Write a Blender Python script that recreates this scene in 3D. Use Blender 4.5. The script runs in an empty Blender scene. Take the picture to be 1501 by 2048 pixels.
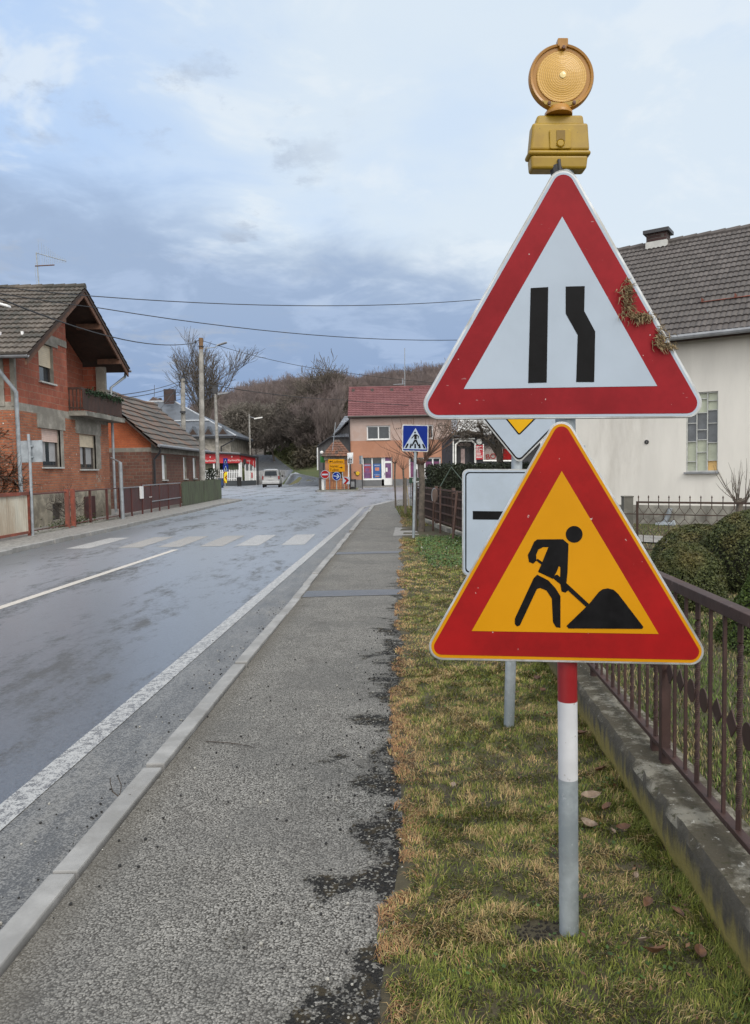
import bpy, bmesh, math, random
import numpy as np
from mathutils import Vector, Matrix, noise as mnoise

scene = bpy.context.scene
R = math.radians
# ------------------------------------------------------------------ camera
F_PX = 1480.0                      # focal length in pixels of the 1501x2048 photograph
H = 1.5                            # eye height over the right-hand pavement (z = 0)
PITCH, ROLL = math.atan((1024 - 940) / F_PX), R(1.0)
fw = Vector((0, math.cos(PITCH), -math.sin(PITCH)))
r0 = Vector((1, 0, 0)); u0 = r0.cross(fw)
rt = math.cos(ROLL) * r0 - math.sin(ROLL) * u0
up = math.sin(ROLL) * r0 + math.cos(ROLL) * u0
CAM = Vector((0, 0, H))
cd = bpy.data.cameras.new('camera'); cam = bpy.data.objects.new('camera', cd)
scene.collection.objects.link(cam); scene.camera = cam
cam.matrix_world = Matrix(((rt.x, up.x, -fw.x, 0), (rt.y, up.y, -fw.y, 0), (rt.z, up.z, -fw.z, H), (0, 0, 0, 1)))
cd.sensor_fit = 'VERTICAL'; cd.sensor_height = 36; cd.sensor_width = 36
cd.lens = F_PX / 2048 * 36; cd.clip_start = .05; cd.clip_end = 3000

def ray(px, py):
    return fw + float((px - 750.5) / F_PX) * rt - float((py - 1024) / F_PX) * up
def gp(px, py, z=0.0):            # world point on the level z seen at a photo pixel
    d = ray(px, py); return CAM + d * float((z - H) / d.z)
def at(px, py, y):                # world point at the distance y seen at a photo pixel
    d = ray(px, py); return CAM + d * float(y / d.y)
def atx(px, py, x):
    d = ray(px, py); return CAM + d * float(x / d.x)

# ------------------------------------------------------------------ light
SUN_EL, SUN_AZ = R(42), R(-150)    # weak veiled sun, high behind the photographer's right shoulder
w = bpy.data.worlds.new('World'); scene.world = w; w.use_nodes = True
nt = w.node_tree; nt.nodes.clear()
def N(nt, t, **kw):
    n = nt.nodes.new(t)
    ins = kw.pop('ins', {})
    for k, v in kw.items(): setattr(n, k, v)
    for k, v in ins.items():
        s = n.inputs[k]
        if hasattr(v, 'links') or isinstance(v, bpy.types.NodeSocket): nt.links.new(v, s)
        else: s.default_value = v
    return n
def mth(nt, op, a, b=0.0, clamp=False):
    n = nt.nodes.new('ShaderNodeMath'); n.operation = op; n.use_clamp = clamp
    for i, v in enumerate((a, b)):
        if isinstance(v, bpy.types.NodeSocket): nt.links.new(v, n.inputs[i])
        else: n.inputs[i].default_value = v
    return n.outputs[0]
def sstep(nt, v, lo, hi, a=0.0, b=1.0):
    n = nt.nodes.new('ShaderNodeMapRange'); n.interpolation_type = 'SMOOTHSTEP'
    nt.links.new(v, n.inputs[0])
    for i, x in zip((1, 2, 3, 4), (lo, hi, a, b)):
        if isinstance(x, bpy.types.NodeSocket): nt.links.new(x, n.inputs[i])
        else: n.inputs[i].default_value = x
    return n.outputs[0]
def mixc(nt, f, a, b, mode='MIX'):
    n = nt.nodes.new('ShaderNodeMix'); n.data_type = 'RGBA'; n.blend_type = mode
    for s, v in ((n.inputs[0], f), (n.inputs[6], a), (n.inputs[7], b)):
        if isinstance(v, bpy.types.NodeSocket): nt.links.new(v, s)
        else: s.default_value = v if not isinstance(v, tuple) or len(v) == 4 else (*v, 1)
    return n.outputs[2]

SKY_K = .1
tc = N(nt, 'ShaderNodeTexCoord'); sp = N(nt, 'ShaderNodeSeparateXYZ', ins={0: tc.outputs['Generated']})
dx, dy, dz = sp.outputs
sky = N(nt, 'ShaderNodeTexSky', sky_type='NISHITA', sun_disc=False, sun_elevation=SUN_EL, sun_rotation=SUN_AZ)
zc = mth(nt, 'ADD', mth(nt, 'MAXIMUM', dz, 0.0), .16)
cv = N(nt, 'ShaderNodeCombineXYZ', ins={0: mth(nt, 'DIVIDE', dx, zc), 1: mth(nt, 'DIVIDE', dy, zc), 2: 0.0})
n1 = N(nt, 'ShaderNodeTexNoise', ins={'Vector': cv.outputs[0], 'Scale': .9, 'Detail': 6.0, 'Roughness': .55})
n2 = N(nt, 'ShaderNodeTexNoise', ins={'Vector': cv.outputs[0], 'Scale': 2.6, 'Detail': 5.0, 'Roughness': .6, 'Distortion': .4})
n3 = N(nt, 'ShaderNodeTexNoise', ins={'Vector': cv.outputs[0], 'Scale': 4.0, 'Detail': 7.0, 'Roughness': .65})
a1 = mth(nt, 'SUBTRACT', n1.outputs[0], .5); a2 = mth(nt, 'SUBTRACT', n2.outputs[0], .5)
# pale overcast sheet, bluer towards the upper left, whiter low on the right
pale = mixc(nt, sstep(nt, mth(nt, 'ADD', dx, mth(nt, 'MULTIPLY', a2, .5)), -.44, .0), (5.0, 6.75, 9.6), (7.4, 8.45, 9.5))
pale = mixc(nt, sstep(nt, dz, .36, .14), pale, (7.6, 8.5, 9.2))
pale = mixc(nt, sstep(nt, a1, .0, .14, 0.0, .6), pale, (6.2, 7.7, 9.8)); pale = mixc(nt, sstep(nt, a2, .02, .14, 0.0, .6), pale, (8.4, 9.1, 9.7))
# the clear blue shows faintly through the sheet
pale = mixc(nt, .05, pale, sky.outputs[0])
# slate blue bank low in the sky ahead, its top sloping down to the right
top = mth(nt, 'SUBTRACT', .345, mth(nt, 'MULTIPLY', mth(nt, 'ADD', dx, .45), .15))
top = mth(nt, 'SUBTRACT', top, sstep(nt, dx, .12, .34, 0.0, .26))
hgt = mth(nt, 'SUBTRACT', mth(nt, 'ADD', dz, mth(nt, 'ADD', mth(nt, 'MULTIPLY', a1, .22), mth(nt, 'MULTIPLY', a2, .14))), top)
bank = sstep(nt, hgt, .04, -.07)
bankc = mixc(nt, sstep(nt, dz, .05, .26), (2.65, 3.8, 6.0), (3.6, 4.7, 6.6))
bankc = mixc(nt, sstep(nt, a2, -.02, .12, 0.0, .45), bankc, (4.9, 6.1, 8.2))
col = mixc(nt, bank, pale, bankc)
# torn grey scraps under the sheet
scr = mth(nt, 'MULTIPLY', sstep(nt, n3.outputs[0], .52, .66), mth(nt, 'MULTIPLY', sstep(nt, dx, .02, -.16), sstep(nt, n1.outputs[0], .43, .52)))
col = mixc(nt, mth(nt, 'MULTIPLY', scr, .75), col, (4.2, 4.9, 6.1))
# behind and above the photographer the overcast is brighter
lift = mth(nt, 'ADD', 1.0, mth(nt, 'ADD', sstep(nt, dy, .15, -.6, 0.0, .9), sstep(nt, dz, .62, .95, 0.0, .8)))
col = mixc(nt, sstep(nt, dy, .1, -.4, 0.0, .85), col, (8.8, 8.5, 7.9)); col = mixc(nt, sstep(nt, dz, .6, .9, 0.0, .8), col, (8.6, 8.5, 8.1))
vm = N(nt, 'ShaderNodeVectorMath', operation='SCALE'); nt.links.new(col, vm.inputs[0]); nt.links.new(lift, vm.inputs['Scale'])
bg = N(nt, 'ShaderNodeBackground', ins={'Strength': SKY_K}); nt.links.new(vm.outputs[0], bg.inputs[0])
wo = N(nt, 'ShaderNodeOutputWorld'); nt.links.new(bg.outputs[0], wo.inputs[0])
w.cycles.sampling_method = 'MANUAL'; w.cycles.sample_map_resolution = 512

sl = bpy.data.lights.new('sun', 'SUN'); so = bpy.data.objects.new('sun', sl); scene.collection.objects.link(so)
sl.energy = 1.4; sl.angle = R(24); sl.color = (1, .95, .88)
sd = Vector((math.cos(SUN_EL) * math.sin(SUN_AZ), math.cos(SUN_EL) * math.cos(SUN_AZ), math.sin(SUN_EL)))
sd.x = -sd.x                       # behind the right shoulder
so.rotation_euler = (-sd).to_track_quat('-Z', 'Y').to_euler()
sky.sun_rotation = math.atan2(sd.x, sd.y)
vs = scene.view_settings; vs.view_transform = 'Standard'; vs.look = 'None'; vs.exposure = 0; vs.gamma = 1; vs.use_curve_mapping = False
scene.cycles.max_bounces = 6; scene.cycles.use_denoising = True
scene.cycles.sample_clamp_indirect = 6

# ------------------------------------------------------------------ mesh helpers
rng = random.Random(7)
nrg = np.random.default_rng(11)
V = Vector
class MB:
    """collects faces and links them as ONE mesh object"""
    def __init__(s): s.v = []; s.f = []; s.m = []; s.uv = {}
    def face(s, pts, m=0):
        b = len(s.v); s.v += [tuple(p) for p in pts]; s.f.append(tuple(range(b, b + len(pts)))); s.m.append(m)
    def box(s, x0, x1, y0, y1, z0, z1, m=0):
        s.obox(V(((x0 + x1) / 2, (y0 + y1) / 2, (z0 + z1) / 2)), V((abs(x1 - x0) / 2, 0, 0)), V((0, abs(y1 - y0) / 2, 0)), V((0, 0, abs(z1 - z0) / 2)), m)
    def obox(s, c, a, b, d, m=0):
        c, a, b, d = V(c), V(a), V(b), V(d); n = len(s.v)
        for k in range(8):
            s.v.append(tuple(c + (a if k & 1 else -a) + (b if k & 2 else -b) + (d if k & 4 else -d)))
        flip = a.cross(b).dot(d) < 0
        for q in ((0, 2, 3, 1), (4, 5, 7, 6), (0, 1, 5, 4), (2, 6, 7, 3), (0, 4, 6, 2), (1, 3, 7, 5)):
            s.f.append(tuple(n + i for i in (q[::-1] if flip else q))); s.m.append(m)
    def prism(s, pts, ext, m=0, side=None):
        """pts: outline (list of Vector); extruded by the vector ext"""
        ext = V(ext); n = len(s.v); k = len(pts); pts = [V(p) for p in pts]
        nn = V((0, 0, 0))
        for i in range(k): nn += (pts[i] - pts[0]).cross(pts[(i + 1) % k] - pts[0])
        if nn.dot(ext) > 0: pts = pts[::-1]
        s.v += [tuple(p) for p in pts] + [tuple(p + ext) for p in pts]
        s.f.append(tuple(range(n, n + k))); s.m.append(m)
        s.f.append(tuple(range(n + 2 * k - 1, n + k - 1, -1))); s.m.append(m if side is None else side)
        for i in range(k):
            j = (i + 1) % k
            s.f.append((n + i, n + k + i, n + k + j, n + j)); s.m.append(m if side is None else side)
    def tube(s, pts, rad, sides=6, m=0, caps=True):
        pts = [V(p) for p in pts]; n0 = len(s.v); k = len(pts)
        if not hasattr(rad, '__len__'): rad = [rad] * k
        ref = None
        for i, p in enumerate(pts):
            t = (pts[min(i + 1, k - 1)] - pts[max(i - 1, 0)])
            t = t.normalized() if t.length > 1e-9 else V((0, 0, 1))
            if ref is None: ref = t.orthogonal().normalized()
            ref = (ref - t * ref.dot(t)); ref = ref.normalized() if ref.length > 1e-6 else t.orthogonal().normalized()
            bi = t.cross(ref)
            for j in range(sides):
                a = 2 * math.pi * j / sides
                s.v.append(tuple(p + (ref * math.cos(a) + bi * math.sin(a)) * rad[i]))
        for i in range(k - 1):
            for j in range(sides):
                j2 = (j + 1) % sides; a = n0 + i * sides
                s.f.append((a + j, a + j2, a + sides + j2, a + sides + j)); s.m.append(m)
        if caps:
            s.f.append(tuple(n0 + j for j in range(sides))[::-1]); s.m.append(m)
            s.f.append(tuple(n0 + (k - 1) * sides + j for j in range(sides))); s.m.append(m)
    def lathe(s, c, axis, prof, sides=32, m=0, mats=None):
        """prof: list of (r, h) along axis"""
        axis = V(axis).normalized(); a = axis.orthogonal().normalized(); b = axis.cross(a); n0 = len(s.v); c = V(c)
        for r, h in prof:
            for j in range(sides):
                t = 2 * math.pi * j / sides
                s.v.append(tuple(c + axis * h + (a * math.cos(t) + b * math.sin(t)) * max(r, 1e-5)))
        for i in range(len(prof) - 1):
            for j in range(sides):
                j2 = (j + 1) % sides; q = n0 + i * sides
                s.f.append((q + j, q + j2, q + sides + j2, q + sides + j)); s.m.append(m if mats is None else mats[i])
    def grid(s, rows, m=0):
        n0 = len(s.v); w_ = len(rows[0])
        for r in rows: s.v += [tuple(p) for p in r]
        for i in range(len(rows) - 1):
            for j in range(w_ - 1):
                a = n0 + i * w_ + j
                s.f.append((a, a + 1, a + w_ + 1, a + w_)); s.m.append(m)

OFF = {}
def setp(o, label=None, cat=None, group=None, kind=None):
    if label: o['label'] = label
    if cat: o['category'] = cat
    if group: o['group'] = group
    if kind: o['kind'] = kind
def E(name, label, cat, loc, group=None):
    o = bpy.data.objects.new(name, None); scene.collection.objects.link(o)
    o.location = V(loc); o.empty_display_size = .2; OFF[o.name] = V(loc); setp(o, label, cat, group); return o
def O(name, mb, mats, parent=None, label=None, cat=None, group=None, kind=None, smooth=False, bevel=0, loc=None, recalc=True, segs=2):
    """link a mesh object; vertices are given in world space"""
    if not isinstance(mats, (list, tuple)): mats = [mats]
    me = bpy.data.meshes.new(name)
    vv = np.array(mb.v, dtype=np.float64).reshape(-1, 3)
    if parent is not None: off = OFF[parent.name]
    elif kind == 'structure': off = V((0, 0, 0))
    elif loc is not None: off = V(loc)
    else: off = V(((vv[:, 0].min() + vv[:, 0].max()) / 2, (vv[:, 1].min() + vv[:, 1].max()) / 2, vv[:, 2].min()))
    vv = vv - np.array(off)
    me.from_pydata([tuple(p) for p in vv], [], mb.f)
    for m in mats: me.materials.append(m)
    me.polygons.foreach_set('material_index', np.array(mb.m, dtype=np.int32))
    if mb.uv:
        u = me.uv_layers.new(name='UV'); d = np.zeros((len(me.loops), 2), dtype=np.float32)
        for fi, uvs in mb.uv.items():
            ls = me.polygons[fi].loop_start
            for k, q in enumerate(uvs): d[ls + k] = q
        u.data.foreach_set('uv', d.ravel())
    if recalc and len(mb.f) < 20000:
        b = bmesh.new(); b.from_mesh(me)
        bmesh.ops.remove_doubles(b, verts=b.verts, dist=1e-5) if smooth else None
        bmesh.ops.recalc_face_normals(b, faces=b.faces); b.to_mesh(me); b.free()
    if smooth:
        me.polygons.foreach_set('use_smooth', np.ones(len(me.polygons), dtype=bool))
        try: me.set_sharp_from_angle(angle=R(40))
        except Exception: pass
    me.update()
    o = bpy.data.objects.new(name, me); scene.collection.objects.link(o)
    if parent is not None: o.parent = parent
    else: o.location = off
    OFF[o.name] = off
    if bevel:
        bm_ = o.modifiers.new('bevel', 'BEVEL'); bm_.width = bevel; bm_.segments = segs; bm_.limit_method = 'ANGLE'; bm_.angle_limit = R(35)
    setp(o, label, cat, group, kind)
    return o
def npmesh(name, verts, faces_tri, mats, col=None, quads=None, **kw):
    """large meshes straight from arrays; col = per-vertex colour"""
    me = bpy.data.meshes.new(name)
    par = kw.get('parent'); off = OFF[par.name] if par is not None else V(kw.get('loc', (0, 0, 0)))
    vv = np.asarray(verts, dtype=np.float32) - np.array(off, dtype=np.float32)
    fs = []; st = []; tot = 0
    parts = []
    if quads is not None and len(quads): parts.append(np.asarray(quads, dtype=np.int32))
    if faces_tri is not None and len(faces_tri): parts.append(np.asarray(faces_tri, dtype=np.int32))
    loops = np.concatenate([p.ravel() for p in parts]); starts = []
    for p in parts:
        starts.append(tot + np.arange(len(p)) * p.shape[1]); tot += p.size
    starts = np.concatenate(starts).astype(np.int32)
    me.vertices.add(len(vv)); me.vertices.foreach_set('co', vv.ravel())
    me.loops.add(len(loops)); me.loops.foreach_set('vertex_index', loops)
    me.polygons.add(len(starts)); me.polygons.foreach_set('loop_start', starts)
    me.update(calc_edges=True)
    if col is not None:
        ca = me.color_attributes.new('Col', 'FLOAT_COLOR', 'POINT')
        c4 = np.ones((len(vv), 4), dtype=np.float32); c4[:, :3] = col
        ca.data.foreach_set('color', c4.ravel())
    for m in (mats if isinstance(mats, (list, tuple)) else [mats]): me.materials.append(m)
    if kw.get('smooth'): me.polygons.foreach_set('use_smooth', np.ones(len(me.polygons), dtype=bool))
    o = bpy.data.objects.new(name, me); scene.collection.objects.link(o)
    if par is not None: o.parent = par
    else: o.location = off
    OFF[o.name] = off
    setp(o, kw.get('label'), kw.get('cat'), kw.get('group'), kw.get('kind'))
    return o
def text(s, name, size, org, u, v, mat, parent, align='CENTER', lift=.003, squeeze=1.0):
    """lettering as a flat mesh; org = anchor on the baseline, u = reading direction, v = up"""
    c = bpy.data.curves.new('t', 'FONT'); c.body = s; c.size = size; c.align_x = align
    t = bpy.data.objects.new('t', c); scene.collection.objects.link(t)
    bpy.context.view_layer.update()
    me = bpy.data.meshes.new_from_object(t.evaluated_get(bpy.context.evaluated_depsgraph_get()))
    bpy.data.objects.remove(t); u, v = V(u).normalized(), V(v).normalized(); n = u.cross(v); off = OFF[parent.name]
    for p in me.vertices: p.co = V(org) - off + u * p.co.x * squeeze + v * p.co.y + n * lift
    me.name = name; me.materials.clear(); me.materials.append(mat)
    o = bpy.data.objects.new(name, me); scene.collection.objects.link(o); o.parent = parent; OFF[o.name] = off
    return o
def copy_tree(o, parent=None):
    c = o.copy(); scene.collection.objects.link(c)
    if parent is not None: c.parent = parent
    for ch in list(o.children): copy_tree(ch, c)
    return c
def rpoly(pts, rads, n=6):
    """2D outline with rounded corners"""
    out = []; k = len(pts)
    if not hasattr(rads, '__len__'): rads = [rads] * k
    for i in range(k):
        p0, p, p1 = [np.array(pts[j % k], float) for j in (i - 1, i, i + 1)]
        r = rads[i]
        if r <= 0: out.append(tuple(p)); continue
        a = (p0 - p) / np.linalg.norm(p0 - p); b = (p1 - p) / np.linalg.norm(p1 - p)
        ang = math.acos(np.clip(a @ b, -1, 1)); d = r / math.tan(ang / 2); c = p + (a + b) / np.linalg.norm(a + b) * (r / math.sin(ang / 2))
        s, e = p + a * d, p + b * d; a0 = math.atan2(*(s - c)[::-1]); a1 = math.atan2(*(e - c)[::-1]); da = (a1 - a0 + math.pi) % (2 * math.pi) - math.pi
        out += [tuple(c + r * np.array((math.cos(a0 + da * t / n), math.sin(a0 + da * t / n)))) for t in range(n + 1)]
    return out

# ------------------------------------------------------------------ materials
def newmat(name):
    m = bpy.data.materials.new(name); m.use_nodes = True; t = m.node_tree
    b = t.nodes['Principled BSDF']; return m, t, b
def coords(t, world=False):
    return N(t, 'ShaderNodeNewGeometry').outputs['Position'] if world else N(t, 'ShaderNodeTexCoord').outputs['Object']
def bumpto(t, b, h, strength=.3, dist=.01):
    n = N(t, 'ShaderNodeBump', ins={'Strength': strength, 'Distance': dist, 'Height': h}); t.links.new(n.outputs[0], b.inputs['Normal'])
def mat(name, c, rough=.7, var=.18, scale=6.0, c2=None, bump=0.0, bscale=60.0, metal=0.0, spots=None, spec=.5, world=True, stretch=None, coat=0.0, thr=(.42, .62)):
    """paint / plaster / metal with mottling; c2 = second colour in cloudy patches; spots = (colour, scale, threshold) fine flecks"""
    m, t, b = newmat(name); P = coords(t, world)
    if stretch: P = N(t, 'ShaderNodeMapping', ins={'Vector': P, 'Scale': stretch}).outputs[0]
    n1 = N(t, 'ShaderNodeTexNoise', ins={'Vector': P, 'Scale': scale, 'Detail': 5.0, 'Roughness': .6}).outputs[0]
    lo = tuple(max(0, x * (1 - var)) for x in c); hi = tuple(x * (1 + var) for x in c)
    col = mixc(t, sstep(t, n1, .3, .7), lo, hi)
    if c2:
        n2 = N(t, 'ShaderNodeTexNoise', ins={'Vector': P, 'Scale': scale * .37 + .1, 'Detail': 7.0, 'Roughness': .68}).outputs[0]
        col = mixc(t, sstep(t, n2, thr[0], thr[1]), col, c2)
    if spots:
        n3 = N(t, 'ShaderNodeTexNoise', ins={'Vector': P, 'Scale': spots[1], 'Detail': 3.0, 'Roughness': .6}).outputs[0]
        col = mixc(t, sstep(t, n3, spots[2], spots[2] + .05), col, spots[0])
    t.links.new(col, b.inputs['Base Color']); b.inputs['Metallic'].default_value = metal
    t.links.new(sstep(t, n1, .2, .8, max(.04, rough - .12), min(1, rough + .12)), b.inputs['Roughness'])
    b.inputs['Specular IOR Level'].default_value = spec
    if coat: b.inputs['Coat Weight'].default_value = coat; b.inputs['Coat Roughness'].default_value = .15
    if bump:
        n4 = N(t, 'ShaderNodeTexNoise', ins={'Vector': P, 'Scale': bscale, 'Detail': 6.0, 'Roughness': .65}).outputs[0]
        bumpto(t, b, n4, bump, .02)
    return m
def glassmat(name, c=(.02, .025, .03), rough=.08):
    m, t, b = newmat(name); P = coords(t, True)
    n1 = N(t, 'ShaderNodeTexNoise', ins={'Vector': P, 'Scale': 3.0, 'Detail': 3.0}).outputs[0]
    t.links.new(mixc(t, n1, tuple(x * .5 for x in c), tuple(x * 1.6 for x in c)), b.inputs['Base Color'])
    b.inputs['Roughness'].default_value = rough; b.inputs['Specular IOR Level'].default_value = .6
    return m
def brickmat(name, c1, c2, mortar, bw=.25, bh=.075, msize=.012, patch=None, flecks=None, rough=.85):
    """masonry on axis-aligned walls: u = x + y, v = z"""
    m, t, b = newmat(name); P = coords(t, True)
    s = N(t, 'ShaderNodeSeparateXYZ', ins={0: P}); u = mth(t, 'ADD', s.outputs[0], s.outputs[1])
    wob = N(t, 'ShaderNodeTexNoise', ins={'Vector': P, 'Scale': 2.2, 'Detail': 2.0}).outputs[0]
    vz = mth(t, 'ADD', s.outputs[2], mth(t, 'MULTIPLY', mth(t, 'SUBTRACT', wob, .5), .05))
    uv = N(t, 'ShaderNodeCombineXYZ', ins={0: u, 1: vz, 2: 0.0})
    bt = N(t, 'ShaderNodeTexBrick', ins={'Vector': uv.outputs[0], 'Color1': (*c1, 1), 'Color2': (*c2, 1), 'Mortar': (*mortar, 1), 'Scale': 1.0, 'Mortar Size': msize, 'Mortar Smooth': .35, 'Bias': -.1, 'Brick Width': bw, 'Row Height': bh})
    n1 = N(t, 'ShaderNodeTexNoise', ins={'Vector': P, 'Scale': 1.3, 'Detail': 7.0, 'Roughness': .7}).outputs[0]
    n2 = N(t, 'ShaderNodeTexNoise', ins={'Vector': P, 'Scale': 26.0, 'Detail': 4.0, 'Roughness': .7}).outputs[0]
    col = mixc(t, sstep(t, n1, .35, .7, 0.0, .55), bt.outputs[0], tuple(x * .45 for x in c2))
    col = mixc(t, sstep(t, n2, .5, .75, 0.0, .5), col, tuple(min(1, x * 1.5 + .02) for x in c1))
    if patch:
        n3 = N(t, 'ShaderNodeTexNoise', ins={'Vector': P, 'Scale': .75, 'Detail': 6.0, 'Roughness': .65}).outputs[0]
        col = mixc(t, sstep(t, n3, patch[1], patch[1] + .06), col, patch[0])
    if flecks:
        n4 = N(t, 'ShaderNodeTexNoise', ins={'Vector': uv.outputs[0], 'Scale': flecks[1], 'Detail': 2.0}).outputs[0]
        col = mixc(t, mth(t, 'MULTIPLY', sstep(t, n4, flecks[2], flecks[2] + .02), sstep(t, n1, .42, .55)), col, flecks[0])
    t.links.new(col, b.inputs['Base Color']); b.inputs['Roughness'].default_value = rough
    bumpto(t, b, mth(t, 'ADD', mth(t, 'MULTIPLY', bt.outputs[1], -1.0), mth(t, 'MULTIPLY', n2, .6)), .6, .02)
    return m
def tilemat(name, c, c2, c3, rough=.8, wet=0.0):
    """roof tiles, one tone per tile from the tile number in the UVs"""
    m, t, b = newmat(name); uv = N(t, 'ShaderNodeTexCoord').outputs['UV']; P = coords(t, True)
    fl = N(t, 'ShaderNodeVectorMath', operation='FLOOR', ins={0: uv}); wn = N(t, 'ShaderNodeTexWhiteNoise', noise_dimensions='2D', ins={'Vector': fl.outputs[0]}).outputs[0]
    n1 = N(t, 'ShaderNodeTexNoise', ins={'Vector': P, 'Scale': .7, 'Detail': 6.0, 'Roughness': .65}).outputs[0]
    n2 = N(t, 'ShaderNodeTexNoise', ins={'Vector': P, 'Scale': 22.0, 'Detail': 5.0, 'Roughness': .7}).outputs[0]
    col = mixc(t, wn, c, c2); col = mixc(t, sstep(t, mth(t, 'ADD', n1, mth(t, 'MULTIPLY', mth(t, 'SUBTRACT', wn, .5), .2)), .47, .62), col, c3)
    col = mixc(t, sstep(t, n2, .45, .75, 0.0, .6), col, tuple(x * .35 for x in c))
    t.links.new(col, b.inputs['Base Color']); b.inputs['Roughness'].default_value = rough
    bumpto(t, b, n2, .25, .01); return m
def leafmat(name, rough=.6, trans=.0, gain=1.0):
    m, t, b = newmat(name); a = N(t, 'ShaderNodeVertexColor', layer_name='Col')
    n1 = N(t, 'ShaderNodeTexNoise', ins={'Vector': coords(t, True), 'Scale': 35.0, 'Detail': 2.0}).outputs[0]
    t.links.new(mixc(t, sstep(t, n1, .3, .7, 0.0, .35), a.outputs[0], (0.02, .02, .01)), b.inputs['Base Color'])
    b.inputs['Roughness'].default_value = rough; b.inputs['Specular IOR Level'].default_value = .3
    return m

MA = dict(
    zinc=mat('galvanised_steel', (.36, .40, .43), .5, .22, 9, c2=(.27, .31, .34), metal=.35, spots=((.42, .46, .49), 70, .64), bump=.05),
    alu=mat('aluminium_rim', (.52, .54, .56), .42, .15, 14, metal=.45, c2=(.36, .36, .35)),
    whitepaint=mat('white_paint', (.74, .75, .76), .5, .06, 5, spots=((.35, .33, .3), 38, .68)),
    white=mat('plain_white', (.72, .72, .70), .55, .08, 4),
    black=mat('black_film', (.006, .006, .007), .5, .3, 20, spec=.12),
    darkmetal=mat('dark_metal', (.035, .035, .04), .5, .25, 12),
    rubber=mat('rubber', (.015, .015, .015), .8, .2, 30),
    concrete=mat('concrete', (.30, .29, .27), .85, .25, 4, c2=(.20, .19, .175), bump=.25, bscale=30),
    oldconcrete=mat('weathered_concrete', (.26, .25, .22), .9, .3, 3, c2=(.12, .115, .10), bump=.4, bscale=22),
    plaster=mat('cement_render', (.31, .29, .255), .9, .25, 3.5, c2=(.20, .185, .16), bump=.2, bscale=18),
    polewood=mat('pole_wood', (.17, .14, .11), .85, .3, 7, c2=(.09, .075, .06), bump=.3, stretch=(1, 1, .12)),
    darkwood=mat('dark_wood', (.050, .026, .020), .75, .35, 9, stretch=(1, 1, .3), bump=.2),
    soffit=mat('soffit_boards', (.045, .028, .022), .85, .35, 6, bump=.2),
    beamwood=mat('beam_wood', (.12, .06, .038), .8, .3, 8),
    gutter=mat('grey_gutter', (.24, .25, .27), .5, .2, 5, metal=.3),
    pipe=mat('zinc_pipe', (.30, .33, .36), .5, .2, 6, metal=.3),
    glass=glassmat('window_glass', (.035, .042, .05)),
    curtain=mat('net_curtain', (.34, .34, .35), .8, .25, 8, stretch=(5, 5, .4)),
    frame_dark=mat('window_frame_dark', (.06, .05, .045), .6, .2, 10),
    frame_grey=mat('window_frame_grey', (.45, .46, .45), .6, .15, 8),
    shutter=mat('roller_shutter', (.66, .56, .42), .6, .1, 5),
    shutter_pink=mat('roller_shutter_faded', (.64, .48, .42), .6, .1, 5),
    maroon=mat('maroon_paint', (.105, .030, .026), .6, .3, 8, c2=(.07, .025, .02)),
    maroon_dark=mat('maroon_sheet', (.060, .022, .022), .6, .3, 3),
    redframe=mat('red_oxide_paint', (.24, .062, .038), .65, .25, 8, c2=(.14, .045, .03)),
    greenwood=mat('green_stained_boards', (.075, .095, .055), .8, .3, 5, stretch=(3, 3, .5), c2=(.05, .05, .035)),
    wire=mat('cable_black', (.02, .02, .024), .6, .2, 5),
    bark=mat('bark', (.105, .088, .072), .9, .35, 10, bump=.4, bscale=40),
    bark_pale=mat('bark_pale', (.20, .18, .155), .9, .3, 8, bump=.3),
    bark_dark=mat('bark_dark', (.07, .058, .05), .9, .35, 8, bump=.3),
    bark_red=mat('bark_reddish', (.13, .075, .055), .85, .3, 12),
    twigs=mat('winter_twigs', (.20, .158, .15), .9, .3, .08, c2=(.145, .118, .11)),
    leaf=leafmat('foliage'), grass=leafmat('grass_blades', .7),
)
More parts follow.
